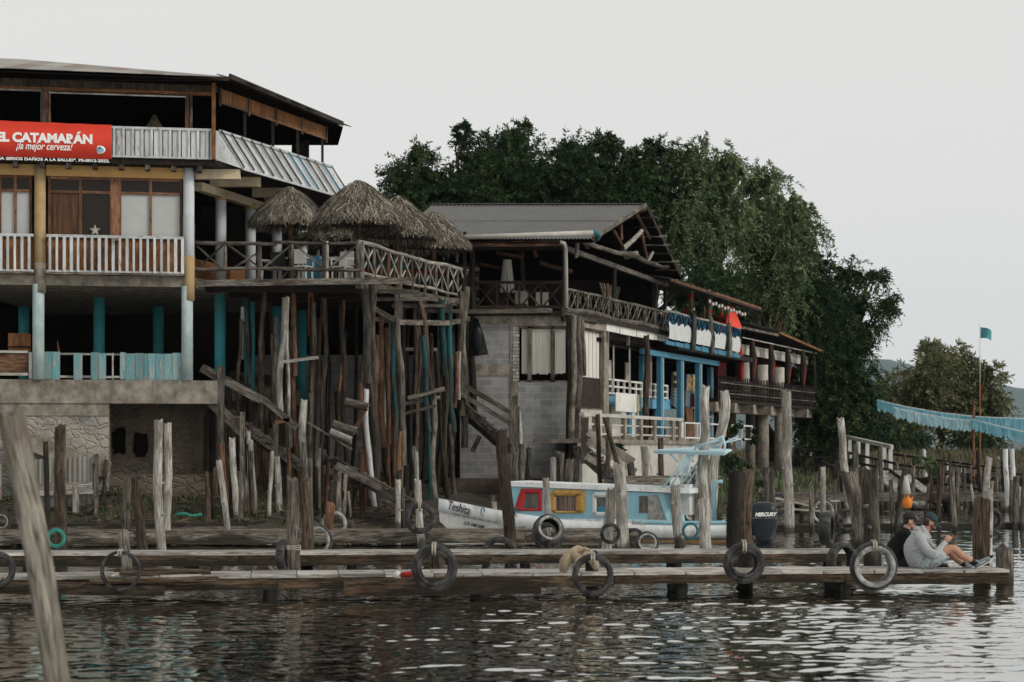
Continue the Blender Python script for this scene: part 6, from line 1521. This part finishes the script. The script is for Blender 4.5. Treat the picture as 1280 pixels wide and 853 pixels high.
def crown(parent,mat,ells,seed,cl_per=34,twigs=36,leaves=22,tw_len=.95,leaf=(.095,.03),droop=.7,clr=1.0,core=500,shell=.55,up=.15):
    rs=np.random.RandomState(seed); CC=[];CR=[]
    for (c,rad) in ells:
        k=max(2,int(cl_per*(rad[0]*rad[2])/7.0)); d=unit(rs.normal(size=(k,3))); t=rs.uniform(shell,1,k)[:,None]
        CC.append(np.array(c)+d*np.array(rad)*t*.88); CR.append(rs.uniform(.6,1.2,k)*clr*min(1,rad[0]/1.4))
    CC=np.concatenate(CC); CR=np.concatenate(CR); nc=len(CC)
    T=nc*twigs; ci=np.repeat(np.arange(nc),twigs); d=unit(rs.normal(size=(T,3))+np.array([0,0,up])); base=CC[ci]+d*(CR[ci]*rs.uniform(.15,.8,T))[:,None]
    L=tw_len*rs.uniform(.5,1.2,T)*np.minimum(1,CR[ci]+.2); rt=np.clip(rs.normal(.45,.22,T)+rs.normal(0,.12,nc)[ci],0,1)
    ti=np.repeat(np.arange(T),leaves); t=np.tile(np.linspace(.1,1,leaves),T)+rs.uniform(-.04,.04,T*leaves)
    P=base[ti]+d[ti]*(L[ti]*t)[:,None]; P[:,2]-=droop*L[ti]*t**2
    tang=d[ti].copy(); tang[:,2]-=2*droop*t; tang=unit(tang); nrm=unit(rs.normal(size=P.shape)); side=unit(np.cross(tang,nrm))
    sg=np.where(rs.rand(len(P))<.5,-1,1)[:,None]; ld=unit(tang*.7+side*sg*.8+rs.normal(size=P.shape)*.25); wv=unit(np.cross(ld,rs.normal(size=P.shape)))
    s=rs.uniform(.6,1.25,len(P))[:,None]
    C=P+ld*leaf[0]*s; D=ld*leaf[0]*s; Wv=wv*leaf[1]*s; r=np.clip(rt[ti]+rs.normal(0,.12,len(P)),0,1)
    if core:  # oversized dark faces added inside the crown to block light
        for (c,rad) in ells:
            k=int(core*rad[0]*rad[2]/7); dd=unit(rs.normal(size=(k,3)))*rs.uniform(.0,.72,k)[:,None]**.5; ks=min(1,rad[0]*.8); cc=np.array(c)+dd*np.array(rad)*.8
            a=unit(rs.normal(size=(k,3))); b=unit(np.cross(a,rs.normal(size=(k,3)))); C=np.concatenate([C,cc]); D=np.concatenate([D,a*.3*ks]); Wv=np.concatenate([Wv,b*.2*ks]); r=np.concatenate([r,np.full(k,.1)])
    return quads_obj('crown',C,D,Wv,r,mat,parent)
def tree(name,label,ells_px,Y,mat,seed,trunk_px,base_py=575,r0=.35,group=None,depth=2.2,**k):
    ells=[]
    for e in ells_px:
        cx_,cy,rx,ry=e[:4]; Ye=Y+(e[4] if len(e)>4 else 0); c=W(cx_,cy,Ye); sc_=Ye/FPX; ells.append((tuple(c),(rx*sc_,min(depth,max(rx*sc_*1.0,.6)),ry*sc_)))
    bx=(trunk_px-640)*Y/FPX; g=gz(bx,Y); t=thing(name,label,'tree',(bx,Y,g),group)
    q=MB(); top=Vector(ells[0][0]); q.log((bx,Y,g-.3),(bx*.6+top.x*.4,Y,(g+top.z)/2),r0,r0*.6,9,wob=.5)
    for c,rad in ells:
        for j in range(3): q.log((bx*.6+top.x*.4,Y,(g+top.z)/2-.3*j),Vector(c)+Vector((U(-.5,.5)*rad[0],U(-.4,.4),U(-.1,.5)*rad[2])),r0*.4,.03,6,wob=.9)
    q.build('trunk',M['brown'],t)
    crown(t,mat,ells,seed,**k); return t
gt_='trees massed behind the lakeside buildings'
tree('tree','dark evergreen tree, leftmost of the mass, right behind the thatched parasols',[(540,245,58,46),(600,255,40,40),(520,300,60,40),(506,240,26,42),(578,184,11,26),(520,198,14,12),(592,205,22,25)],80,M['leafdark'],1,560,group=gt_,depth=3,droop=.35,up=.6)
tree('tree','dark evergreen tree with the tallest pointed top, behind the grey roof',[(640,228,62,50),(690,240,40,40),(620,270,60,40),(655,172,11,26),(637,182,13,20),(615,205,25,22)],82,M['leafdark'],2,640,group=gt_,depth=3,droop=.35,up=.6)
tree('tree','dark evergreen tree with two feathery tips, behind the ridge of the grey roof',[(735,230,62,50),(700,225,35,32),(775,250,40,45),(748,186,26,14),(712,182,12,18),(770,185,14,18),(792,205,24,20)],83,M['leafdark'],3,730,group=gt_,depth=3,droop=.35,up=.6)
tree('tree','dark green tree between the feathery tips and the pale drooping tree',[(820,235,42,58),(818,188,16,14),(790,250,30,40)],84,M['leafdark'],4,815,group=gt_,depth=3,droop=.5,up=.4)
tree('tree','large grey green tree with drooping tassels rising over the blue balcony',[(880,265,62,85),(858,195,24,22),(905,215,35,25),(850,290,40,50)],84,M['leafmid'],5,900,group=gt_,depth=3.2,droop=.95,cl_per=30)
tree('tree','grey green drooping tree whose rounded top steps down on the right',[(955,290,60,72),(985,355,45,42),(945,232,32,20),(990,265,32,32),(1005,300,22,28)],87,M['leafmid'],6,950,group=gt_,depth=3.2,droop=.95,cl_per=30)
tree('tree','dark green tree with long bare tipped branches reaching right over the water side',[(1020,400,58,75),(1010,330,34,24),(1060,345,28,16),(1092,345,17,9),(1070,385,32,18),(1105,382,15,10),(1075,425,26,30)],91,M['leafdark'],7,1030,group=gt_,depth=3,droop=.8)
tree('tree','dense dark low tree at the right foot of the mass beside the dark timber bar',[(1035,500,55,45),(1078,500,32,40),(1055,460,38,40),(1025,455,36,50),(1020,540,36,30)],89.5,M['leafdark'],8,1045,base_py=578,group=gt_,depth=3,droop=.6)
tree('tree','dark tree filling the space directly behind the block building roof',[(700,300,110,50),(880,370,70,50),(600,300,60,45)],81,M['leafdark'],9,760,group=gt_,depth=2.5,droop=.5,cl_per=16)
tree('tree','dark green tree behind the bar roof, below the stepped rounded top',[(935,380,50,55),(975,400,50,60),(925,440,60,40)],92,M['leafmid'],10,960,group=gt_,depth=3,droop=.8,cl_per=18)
go='olive trees on the far bank'
fk=dict(cl_per=26,leaf=(.15,.05),tw_len=1.1,twigs=30,leaves=16,core=320)
tree('tree','broad olive green tree on the far bank, leftmost, merging with the dark mass',[(1140,505,45,40),(1158,470,30,28),(1118,530,35,25)],120,M['leafolive'],21,1135,group=go,depth=3,droop=.5,r0=.2,**fk)
tree('tree','olive tree with the loose airy top behind the blue fringe',[(1180,500,42,48),(1178,452,22,20),(1160,440,12,12),(1205,455,20,18)],123,M['leafolive'],22,1172,group=go,depth=3,droop=.4,r0=.25,shell=.3,**fk)
tree('tree','olive tree on the right with a sparse tip behind the flag pole',[(1222,515,34,42),(1232,468,16,22),(1242,500,14,24),(1215,545,30,18)],121,M['leafolive'],23,1205,group=go,depth=3,droop=.4,r0=.18,shell=.3,**fk)
tree('tree','low dark bushy tree under the olive trees with a thin stem',[(1095,540,40,22),(1065,535,25,20)],112,M['leafdark'],24,1085,group=go,depth=2,droop=.5,r0=.12,**fk)
tree('tree','small dark round tree on the far bank between the olive trunks',[(1150,552,18,14)],118,M['leafdark'],25,1150,group=go,depth=2,droop=.5,r0=.12,**fk)
tree('tree','small dark round tree at the right foot of the olive trees',[(1218,560,22,14)],118,M['leafdark'],26,1218,group=go,depth=2,droop=.5,r0=.12,**fk)
def bush(label,ells,Y,mat,seed,bx,**k):
    E_=[(tuple(W(a,b,Y)),(rx*Y/FPX,max(.3,rx*Y/FPX*.8),ry*Y/FPX)) for a,b,rx,ry in ells]; x=(bx-640)*Y/FPX
    t=thing('shrub',label,'shrub',(x,Y,gz(x,Y))); q=MB()
    for c,rad in E_: q.log((x,Y,gz(x,Y)-.2),c,.04,.015,6,wob=.8)
    q.build('stem',M['brown'],t); o=crown(t,mat,E_,seed,**k); o.name='foliage'; return t
bk=dict(cl_per=70,twigs=24,leaves=14,tw_len=.3,leaf=(.05,.02),clr=.4,core=400)
bush('dark green creeper hanging from the bar floor beside the white railing',[(918,535,22,18),(905,520,14,14),(935,550,14,22)],69,M['leafdark'],31,918,**bk)
bush('dark bushy shrub below the creeper, right of the boat canopy',[(918,582,26,20),(938,590,22,14),(955,600,12,8)],62,M['leafdark'],32,920,**bk)
bush('green shrub on the bank above the plank gangway',[(1162,578,20,14),(1172,588,18,12)],74,M['leafmid'],33,1165,**bk)
bush('small dark plant under the white walled terrace railing',[(772,556,12,8)],56,M['leafdark'],34,772,**bk)
bush('low green shrub on the slope under the concrete bar',[(1075,575,14,12)],72,M['leafdark'],35,1075,**bk)
def grass(name,n,xr,yr,mat,seed,h=.35):
    rs=np.random.RandomState(seed); X=rs.uniform(*xr,n*3); Y=rs.uniform(*yr,n*3); d=shore_d(X,Y); k=d>1.2; X=X[k][:n];Y=Y[k][:n]; Z=ground_z(X,Y); n=len(X)
    C=np.stack([X,Y,Z],-1); D=np.stack([rs.normal(0,.25,n),rs.normal(0,.25,n),np.ones(n)],-1); hh=h*rs.uniform(.4,1.2,n)[:,None]; D=unit(D)*hh/2; a=rs.uniform(0,pi,n); Wv=np.stack([np.cos(a),np.sin(a),np.zeros(n)],-1)*h*.07
    o=quads_obj(name,C+D,D,Wv,rs.rand(n),mat); struct(o,'stuff'); return o
grass('dry_grass',16000,(13,45),(80,125),M['grassm'],41,.5)
grass('weeds',9000,(3,16),(56,84),M['leafmid'],42,.3)
grass('weeds',2500,(-16,-4),(46.5,50),M['leafdark'],43,.22)
def litter():       # gravel, splinters and rubble on the muddy shore
    rs=np.random.RandomState(5); mb=MB()
    X=np.concatenate([rs.uniform(-16,6,1500),rs.uniform(5,20,900)]); Yv=np.concatenate([rs.uniform(44.5,51,1500),rs.uniform(54,76,900)]); k=shore_d(X,Yv)>-.2; X=X[k];Yv=Yv[k]; Z=ground_z(X,Yv)
    for x,y,z in zip(X,Yv,Z):
        s=rs.uniform(.03,.13); a=rs.uniform(0,pi)
        if rs.rand()<.45: mb.beam((x-cos(a)*s*3,y-sin(a)*s*3,z+.03),(x+cos(a)*s*3,y+sin(a)*s*3,z+.03+rs.uniform(-.05,.1)),.05,.03,r=rs.rand())
        else: mb.ball((x,y,z),s,s*.8,s*.6,5,Matrix.Rotation(a,4,'Z'),r=rs.rand())
    o=mb.build('rubble',M['concdark']); struct(o,'stuff')
litter()

# ================================================================== the far bank on the right
def railing_white():
    t=thing('white_railing','white painted post and rail fence on the bank beside the concrete bar','railing',W(1060,585,84))
    pts=[(1000,541,96),(1042,543,92),(1115,559,78)]
    for a,b in zip(pts,pts[1:]):
        q=MB(); q.beam(W(*a),W(*b),.12,.16); q.build('rail',M['white'],t)
    for px,y0,y1,Y in ((1004,541,570,96),(1013,541,575,95),(1023,542,572,94),(1042,543,572,92),(1062,548,578,88),(1073,550,590,86),(1084,552,596,84),(1105,557,592,80),(1113,559,598,78.5)):
        q=MB(); q.beam(W(px,y1,Y),W(px,y0,Y),.16,.16); q.build('rail_post',M['white'],t)
railing_white()
def wfence():
    t=thing('white_railing','distant white rail fence at the right edge behind the dry grass','railing',W(1260,590,110))
    for dz in (573,580): q=MB(); q.beam(W(1232,dz,110),W(1330,dz+3,110),.08,.08); q.build('rail',M['white'],t)
    for px in (1236,1247,1273,1290,1310): q=MB(); q.beam(W(px,588,110),W(px,571,110),.16,.16); q.build('rail_post',M['white'],t)
wfence()
def picnic(px,Y,label):
    x=(px-640)*Y/FPX; g=gz(x,Y); t=thing('picnic_table',label,'table',(x,Y,g),'black picnic tables by the bar')
    z=g+.0
    q=MB(); q.box(x-.7,x+.7,Y-.35,Y+.35,z+.72,z+.78); q.build('tabletop',M['black'],t)
    for dy in (-.75,.75): q=MB(); q.box(x-.75,x+.75,Y+dy-.14,Y+dy+.14,z+.42,z+.47); q.build('bench',M['black'],t)
    for dx in (-.5,.5):
        q=MB(); q.beam((x+dx,Y-.7,z),(x+dx,Y+.2,z+.72),.08,.08); q.beam((x+dx,Y+.7,z),(x+dx,Y-.2,z+.72),.08,.08); q.beam((x+dx,Y-.75,z+.4),(x+dx,Y+.75,z+.4),.06,.08); q.build('leg',M['black'],t)
picnic(1010,88,'black picnic table by the bar, left one'); picnic(1036,86,'black picnic table by the bar, right one next to the leaning white post')
# walkways on the bank
def walkway(name,label,a,b,w,mat,posts,h=.9,posth=None):
    t=thing(name,label,'walkway',a); a=Vector(a); b=Vector(b); q=MB(); q.beam(a,b,w,.09); q.build('deck_planks',M[mat],t)
    for k in (.45,.9):
        q=MB(); q.beam(a+Vector((0,-w*.5,k*h)),b+Vector((0,-w*.5,k*h)),.06,.09); q.build('rail',M['dark'],t)
    for i in range(posts):
        c=a.lerp(b,i/(posts-1)); q=MB(); q.log(c+Vector((0,-w*.52,-.8)),c+Vector((0,-w*.52,h)),.05,.045,7); q.build('rail_post',M['grey'],t)
walkway('gangway','sloping plank gangway leading from the bank to the long grey jetty',W(1108,590,72),W(1172,638,63),1.3,'pale',3,.1)
walkway('walkway','dark railed walkway running down the grassy bank behind the shrub',W(1112,592,80),W(1250,612,76),1.0,'dark',9)
walkway('walkway','second dark railed walkway nearer the right edge of the view',W(1176,604,72),W(1300,622,70),.8,'dark',8,.8)
walkway('walkway','dark walkway with slats just under the white railing of the bar',W(1045,582,80),W(1118,600,76),1.0,'dark',6,.7)
for px,y0,Y,lab,mt in ((1217,500,75,'thin brown pole holding the blue fringe garland','rust'),):
    q=MB(); q.log(W(px,600,Y),W(px,y0,Y),.05,.045,7,wob=.1); solo(q,'pole',M[mt],lab,'pole',W(px,600,Y))
fp=thing('flagpole','tall thin orange flagpole with a small blue green flag','flagpole',W(1225,588,84))
q=MB(); q.tube([W(1225,590,84),W(1225,480,84)],.035,8); q.build('orange_pole',M['orange'],fp); q=MB(); q.tube([W(1225,480,84),W(1225,405,84)],.018,8); q.build('upper_pole',M['white'],fp)
q=MB(); vs=[];fs=[]
for i in range(9):
    u=i/8
    for j in range(4):
        v=j/3; p=W(1225+15*u,409+5*u*u+v*(14-5*u)+3*u*v,84); vs.append(p+Vector((0,.12*sin(u*7+v),.0)))
for i in range(8):
    for j in range(3): fs.append((i*4+j,i*4+j+1,(i+1)*4+j+1,(i+1)*4+j))
q.add(vs,fs,None,.5,True); q.build('flag',plain('blue_green_flag',(.08,.28,.3),.7,.2,5),fp)
cy1=flat('cyan_fringe',(.22,.50,.60),.7); cy2=flat('pale_cyan_fringe',(.42,.66,.72),.7)
def garland(label,pts,Y0,Y1,mat):
    P=[W(x,y,Y0+(Y1-Y0)*i/(len(pts)-1)) for i,(x,y) in enumerate(pts)]; t=thing('fringe_garland',label,'garland',P[0],'blue fringe garlands above the far jetties')
    xs=[];n=60
    for i in range(len(P)-1):
        for k in range(n): xs.append(P[i].lerp(P[i+1],k/n))
    q=MB(); q.tube(P,.02,5); q.build('cord',M['white'],t); q=MB()
    for p in xs:
        h=U(.28,.46); o=Vector((U(-.05,.05),U(-.06,.06),-h)); w=Vector((.045,U(-.04,.04),0)); q.add([p-w,p+w,p+o+w*.6,p+o-w*.6],[(0,1,2,3)],None,U(0,1))
    q.build('fringe',mat,t)
garland('upper light blue fringe garland running nearly level to the right edge',[(1097,500),(1130,508),(1175,516),(1220,521),(1265,523),(1310,525)],78,74,cy1)
garland('paler fringe garland drooping lower, crossing toward the right edge',[(1117,509),(1150,517),(1185,523),(1215,526)],77,75,cy2)
garland('light blue fringe garland descending to the lower right edge',[(1215,524),(1245,532),(1280,540),(1310,548)],75,73,cy1)
# rocks
rk=thing
for i in range(16):
    px=R.choice([R.uniform(940,1050),R.uniform(1050,1160)]); Y=R.uniform(63,70) ; x=(px-640)*Y/FPX
    if shore_d(np.array([x]),np.array([Y]))[0]<-.5: Y+=8; x=(px-640)*Y/FPX
    q=MB(); q.ball((0,0,0),U(.2,.5),U(.2,.4),U(.15,.3),7,Matrix.Rotation(U(0,3),4,'Z')); q.v=[(a+U(-.05,.05)+x,b+U(-.05,.05)+Y,c+U(-.04,.04)+gz(x,Y)) for a,b,c in q.v]
    solo(q,'rock',M['concdark'],'rough brown rock at the waterline of the bank on the right','rock',(x,Y,gz(x,Y)),'rocks along the waterline on the right')

# ================================================================== the two seated men
def organic(name,items,mat,parent,voxel=.008,smooth=4):
    """one continuous surface grown from overlapping limbs: items = ('t',pts,radii) | ('b',centre,rx,ry,rz,rotation)"""
    q=MB()
    for it in items:
        if it[0]=='t':
            P=[Vector(p) for p in it[1]]; 
            if len(P)>2:        # smooth the path
                PP=[];RR=[]
                for i in range(len(P)-1):
                    for k in range(4):
                        u=k/4; a=P[max(i-1,0)];b=P[i];c=P[i+1];d=P[min(i+2,len(P)-1)]
                        PP.append(.5*((2*b)+(c-a)*u+(2*a-5*b+4*c-d)*u*u+(3*b-a-3*c+d)*u**3)); RR.append(it[2][i]*(1-u)+it[2][i+1]*u)
                PP.append(P[-1]); RR.append(it[2][-1])
            else: PP,RR=P,list(it[2])
            q.tube(PP,RR,12); q.ball(PP[0],RR[0]); q.ball(PP[-1],RR[-1])
        else: q.ball(it[1],it[2],it[3],it[4],14,it[5] if len(it)>5 else None)
    o=q.build(name,mat,parent)
    m=o.modifiers.new('remesh','REMESH'); m.mode='VOXEL'; m.voxel_size=voxel; m.use_smooth_shade=True
    if smooth: s=o.modifiers.new('smooth','SMOOTH'); s.iterations=smooth; s.factor=.5
    return o
def skinmat(name,c): return plain(name,c,.55,.08,8,src='o')
def man(tag,label,sit,parts): pass
YM=26.45
def men():
    P=lambda px,py,dy=0: W(px,py,YM+dy)
    s=YM/FPX
    skin=skinmat('sunned_skin',(.40,.22,.15)); hood=plain('heather_grey_hoodie',(.34,.36,.37),.95,.1,60,bmp=.004,src='o'); shorts=plain('pale_patterned_shorts',(.38,.45,.47),.9,.45,38,src='o')
    # --- man in the grey hoodie
    t=thing('person','seated man in a grey hoodie, dark cap and patterned shorts looking down at a phone','person',P(1158,710))
    Ry=lambda a: Matrix.Rotation(a,4,'Y')
    hd=P(1162.5,653)
    items=[('b',hd,.083,.072,.10,Ry(radians(28))),('b',hd+Vector((.035,0,-.065)),.052,.05,.045,Ry(radians(25))),
        ('t',[hd+Vector((-.03,0,-.06)),P(1154,667)],[.055,.062]),
        ('b',hd+Vector((.088,0,-.035)),.018,.012,.02),('b',hd+Vector((.073,0,.0)),.02,.045,.012),('b',hd+Vector((.074,0,-.068)),.015,.024,.010),
        ('b',hd+Vector((-.012,-.072,-.012)),.018,.010,.028),('b',hd+Vector((-.012,.072,-.012)),.018,.010,.028),
        ('t',[P(1154,667),P(1149,685),P(1155,703)],[.09,.14,.14]),
        ('t',[P(1151,676,-.17),P(1167,693,-.22),P(1181,678,-.10)],[.05,.042,.028]),('t',[P(1155,674,.17),P(1172,691,.2),P(1183,676,.06)],[.05,.042,.028]),
        ('t',[P(1158,703,-.1),P(1188,686,-.16),P(1201,694,-.13),P(1217,703,-.10)],[.095,.058,.055,.038]),('t',[P(1158,703,.1),P(1183,690,.14),P(1196,699,.14),P(1206,707,.12)],[.095,.056,.05,.036])]
    # palms and fingers
    for (wr,kn,dy,sg) in ((P(1181,678,-.10),P(1185.5,672.5,-.06),-.02,-1),(P(1183,676,.06),P(1187,671,.02),.02,1)):
        items.append(('b',wr.lerp(kn,.55),.040,.022,.036,Ry(radians(-45))))
        ph=P(1188.5,669.5)
        for k in range(4):
            b=kn+Vector((.010*k-.012,dy*.6,-.014*k+.018)); m_=b+Vector((.022,-sg*.012,.012)); e=m_+Vector((.010+.003*k,-sg*.024,.006)); items.append(('t',[b,m_,e],[.0095,.0088,.0075]))
        th=wr.lerp(kn,.35)+Vector((-.012,0,.022)); items.append(('t',[th,th+Vector((.012,-sg*.008,.028)),th+Vector((.038,-sg*.02,.036))],[.012,.011,.009]))
    organic('body',items,skin,t,voxel=.0055,smooth=2)
    q=[('t',[P(1152,671),P(1145,684),P(1149,697),P(1156,706)],[.12,.172,.185,.17]),('b',P(1150,671),.13,.20,.075,Ry(.4)),
       ('t',[P(1150,674,-.18),P(1157,686,-.23),P(1167,694,-.23),P(1174,688,-.17),P(1180,680,-.11)],[.078,.07,.062,.055,.042]),
       ('t',[P(1155,673,.18),P(1163,685,.22),P(1172,692,.21),P(1178,685,.14),P(1182,678,.07)],[.078,.07,.06,.052,.042]),
       ('b',P(1148,663.5,0),.075,.095,.06,Ry(radians(35))),('t',[P(1153,659,-.06),P(1157,667,-.075),P(1162,672,-.02)],[.03,.035,.03]),('t',[P(1153,659,.06),P(1157,667,.075),P(1162,672,.02)],[.03,.035,.03])]
    # folds
    for k in range(7): a=P(1141+1.5*k,688+3*k,-.16+.01*k); q.append(('t',[a,a+Vector((.08,-.025,.03)),a+Vector((.15,-.01,-.01))],[.012,.018,.01]))
    for k in range(4): a=P(1160+2.5*k,688+1.2*k,-.285); q.append(('t',[a+Vector((0,0,.05)),a+Vector((.02,-.01,0)),a+Vector((.0,0,-.05))],[.008,.013,.008]))
    organic('hoodie',q,hood,t,voxel=.009,smooth=2)
    organic('shorts',[('t',[P(1154,704,-.08),P(1166,700,-.13),P(1174,695.5,-.15)],[.135,.112,.105]),('t',[P(1154,704,.08),P(1166,701,.11),P(1173,697,.13)],[.135,.11,.1]),('b',P(1153,705),.13,.2,.095)],shorts,t,voxel=.01,smooth=2)
    def shoe(a,b,mat,sole,par,w=.045):
        a=Vector(a);b=Vector(b); o=organic('shoe',[('t',[a,a.lerp(b,.45),b],[w*1.05,w*.95,w*.8]),('b',a+Vector((-.01,0,.03)),w,w*.9,w*.9)],mat,par,voxel=.007,smooth=2)
        d=(b-a).normalized(); dn=Vector((d.z,0,-d.x)); q=MB(); q.beam(a-d*.03+dn*(w*.9),b+d*.03+dn*(w*.78),w*1.7,.015); q.build('sole',sole,o)
        q=MB(); q.beam(a.lerp(b,.2)+Vector((0,-w*1.0,.0)),a.lerp(b,.65)+Vector((0,-w*.97,.0)),.03,.006); q.build('side_panel',M['white'],o)
        return o
    teal=flat('blue_grey_sneaker',(.13,.17,.19),.7)
    shoe(P(1221,706,-.10),P(1235,699,-.10),teal,M['white'],t); shoe(P(1208,709,.12),P(1216,705,.12),teal,M['white'],t)
    organic('sock',[('t',[P(1213,701,-.105),P(1221,705,-.10)],[.045,.046])],M['black'],t,voxel=.01,smooth=1); organic('sock',[('t',[P(1203,704.5,.125),P(1209,708,.12)],[.042,.042])],M['black'],t,voxel=.01,smooth=1)
    def cap(hd,tilt,mat,par,brim=.092):
        Mx=Matrix.Translation(hd)@Ry(tilt); q=MB(); prof=[(.0935,.02),(.096,.045),(.09,.075),(.072,.102),(.04,.118),(.005,.124)]
        q.lathe(prof,20,Mx@Matrix.Diagonal((1.03,.92,1,1))); o=q.build('cap',mat,par)
        q=MB(); pts=[]; 
        for k in range(11): a=-1.15+2.3*k/10; pts.append(Mx@Vector((.085*cos(a)+.0,.080*sin(a),.026)))
        for k in range(10,-1,-1): a=-1.15+2.3*k/10; pts.append(Mx@Vector((.03+(.085+brim-.02)*cos(a),.078*sin(a),.012-.02*cos(a)**2*0)))
        n=11; vs=[];fs=[]
        for i in range(11):
            p0=pts[i]; p1=pts[21-i]; dz=Vector((0,0,.028*(sin(-1.15+2.3*i/10))**2)); p0=p0-dz; p1=p1-dz; vs+=[p0,p1,p0-Vector((0,0,.013)),p1-Vector((0,0,.011))]
        for i in range(10):
            a=i*4;b=a+4; fs+=[(a,a+1,b+1,b),(a+2,b+2,b+3,a+3),(a+1,a+3,b+3,b+1)]
        q.add(vs,fs,None,.5,True); q.build('cap_brim',mat,o); q=MB(); q.ball(Mx@Vector((0,0,.126)),.008); q.build('cap_button',mat,o); return o
    cap(hd+Vector((-.006,0,.012)),radians(30),flat('dark_teal_cap',(.008,.03,.04),.8),t)
    hair=flat('dark_brown_hair',(.02,.013,.01),.8)
    organic('hair',[('b',hd+Vector((-.035,0,-.005)),.062,.077,.062),('b',hd+Vector((-.055,0,-.03)),.03,.05,.04)],hair,t,voxel=.007,smooth=1)
    organic('beard',[('b',hd+Vector((.040,0,-.092)),.032,.046,.022),('t',[hd+Vector((.002,-.066,-.035)),hd+Vector((.025,-.052,-.078))],[.010,.014]),('t',[hd+Vector((.002,.066,-.035)),hd+Vector((.025,.052,-.078))],[.010,.014]),('b',hd+Vector((.082,0,-.057)),.008,.026,.005)],hair,t,voxel=.006,smooth=1)
    for sgn in (-1,1): q=MB(); q.ball(hd+Vector((.070,sgn*.033,-.012)),.008,.011,.006); q.build('eye',M['black'],t)
    # phone, held
    ph=thing('phone','small dark phone held up in both hands of the man in grey','phone',P(1187,672)); q=MB(); c=P(1187.5,669.5,-.02)
    q.beam(c+Vector((-.02,0,-.05)),c+Vector((.03,0,.085)),.075,.011,up=Vector((1,0,-.3))); b=q.build('case',M['black'],ph,bevel=.002)
    q=MB(); q.beam(c+Vector((-.025,0,-.042)),c+Vector((.021,0,.077)),.066,.004,up=Vector((1,0,-.3))); q.build('screen',flat('phone_screen',(.05,.06,.06),.1),b)
    # --- man in black
    Q=lambda px,py,dy=0: W(px,py,YM+.40+dy)
    t=thing('person','seated man in a black shirt and black cap sitting behind the man in grey','person',Q(1128,710)); hd=Q(1137,651.5)
    items=[('b',hd,.083,.072,.10,Ry(radians(8))),('b',hd+Vector((.028,0,-.07)),.052,.052,.045),('t',[hd+Vector((-.02,0,-.06)),Q(1130,668)],[.052,.055]),
        ('b',hd+Vector((.092,0,-.02)),.018,.012,.021),('b',hd+Vector((.074,0,.012)),.02,.045,.012),('b',hd+Vector((.078,0,-.060)),.013,.025,.010),('b',hd+Vector((-.014,-.074,-.012)),.018,.010,.028),('b',hd+Vector((-.014,.074,-.012)),.018,.010,.028),
        ('t',[Q(1129,672),Q(1126,688),Q(1130,703)],[.07,.13,.13]),
        ('t',[Q(1128,676,-.17),Q(1138,694,-.2),Q(1152,690,-.1)],[.05,.042,.028]),('t',[Q(1130,676,.17),Q(1140,692,.2),Q(1154,690,.1)],[.05,.042,.028]),
        ('t',[Q(1132,702,-.1),Q(1158,690,-.1),Q(1172,704,-.08)],[.09,.058,.04]),('t',[Q(1132,702,.1),Q(1157,692,.12),Q(1170,704,.12)],[.09,.058,.04])]
    for dy,sg in ((-.1,-1),(.1,1)):
        kn=Q(1156,690,dy); items.append(('b',kn-Vector((.02,0,0)),.036,.034,.018))
        for k in range(4): b=kn+Vector((0,(k-1.5)*.019,0)); items.append(('t',[b,b+Vector((.03,0,.003)),b+Vector((.055-abs(k-1.4)*.007,0,-.012))],[.0088,.0085,.0075]))
        items.append(('t',[kn+Vector((-.03,-sg*.028,0)),kn+Vector((-.005,-sg*.05,0)),kn+Vector((.015,-sg*.052,-.01))],[.011,.010,.009]))
    organic('body',items,skinmat('pale_skin',(.48,.29,.22)),t,voxel=.0055,smooth=2)
    blk=plain('black_shirt',(.010,.010,.011),.95,.2,20,src='o')
    organic('shirt',[('t',[Q(1130,673),Q(1122,686),Q(1123,698),Q(1129,706)],[.12,.165,.18,.165]),('b',Q(1129,673),.12,.2,.07),('b',Q(1130.5,666),.088,.095,.085),('t',[Q(1127,670,-.16),Q(1127,670,.16)],[.092,.092]),
        ('t',[Q(1128,675,-.18),Q(1137,691,-.21),Q(1149,691,-.12)],[.078,.065,.045]),('t',[Q(1130,675,.18),Q(1139,690,.21),Q(1151,691,.12)],[.078,.065,.045])],blk,t,voxel=.01,smooth=2)
    organic('trousers',[('t',[Q(1130,704,-.09),Q(1146,697,-.1),Q(1159,690,-.1),Q(1169,701,-.08)],[.12,.1,.075,.055]),('t',[Q(1130,704,.09),Q(1146,697,.12),Q(1158,691,.12),Q(1167,701,.12)],[.12,.1,.075,.055]),('b',Q(1129,704),.13,.19,.09)],flat('black_trousers',(.012,.012,.014),.9),t,voxel=.01,smooth=2)
    for dy in (-.08,.12): organic('shoe',[('t',[Q(1171,707,dy),Q(1176,707.5,dy),Q(1183,708,dy)],[.045,.045,.035])],M['black'],t,voxel=.008,smooth=2)
    cp_=cap(hd+Vector((-.004,0,.010)),radians(6),flat('black_cap',(.008,.008,.009),.8),t)
    q=MB(); q.ball(hd+Vector((.07,-.045,.062)),.016,.012,.018); q.build('cap_badge',plain('gold_badge',(.4,.25,.12),.6),cp_)
    organic('hair',[('b',hd+Vector((-.03,0,.0)),.064,.0755,.06),('b',hd+Vector((-.05,0,-.03)),.028,.05,.035)],hair,t,voxel=.007,smooth=1)
    for sgn in (-1,1): q=MB(); q.ball(hd+Vector((.074,sgn*.033,.0)),.008,.011,.006); q.build('eye',M['black'],t)
men()
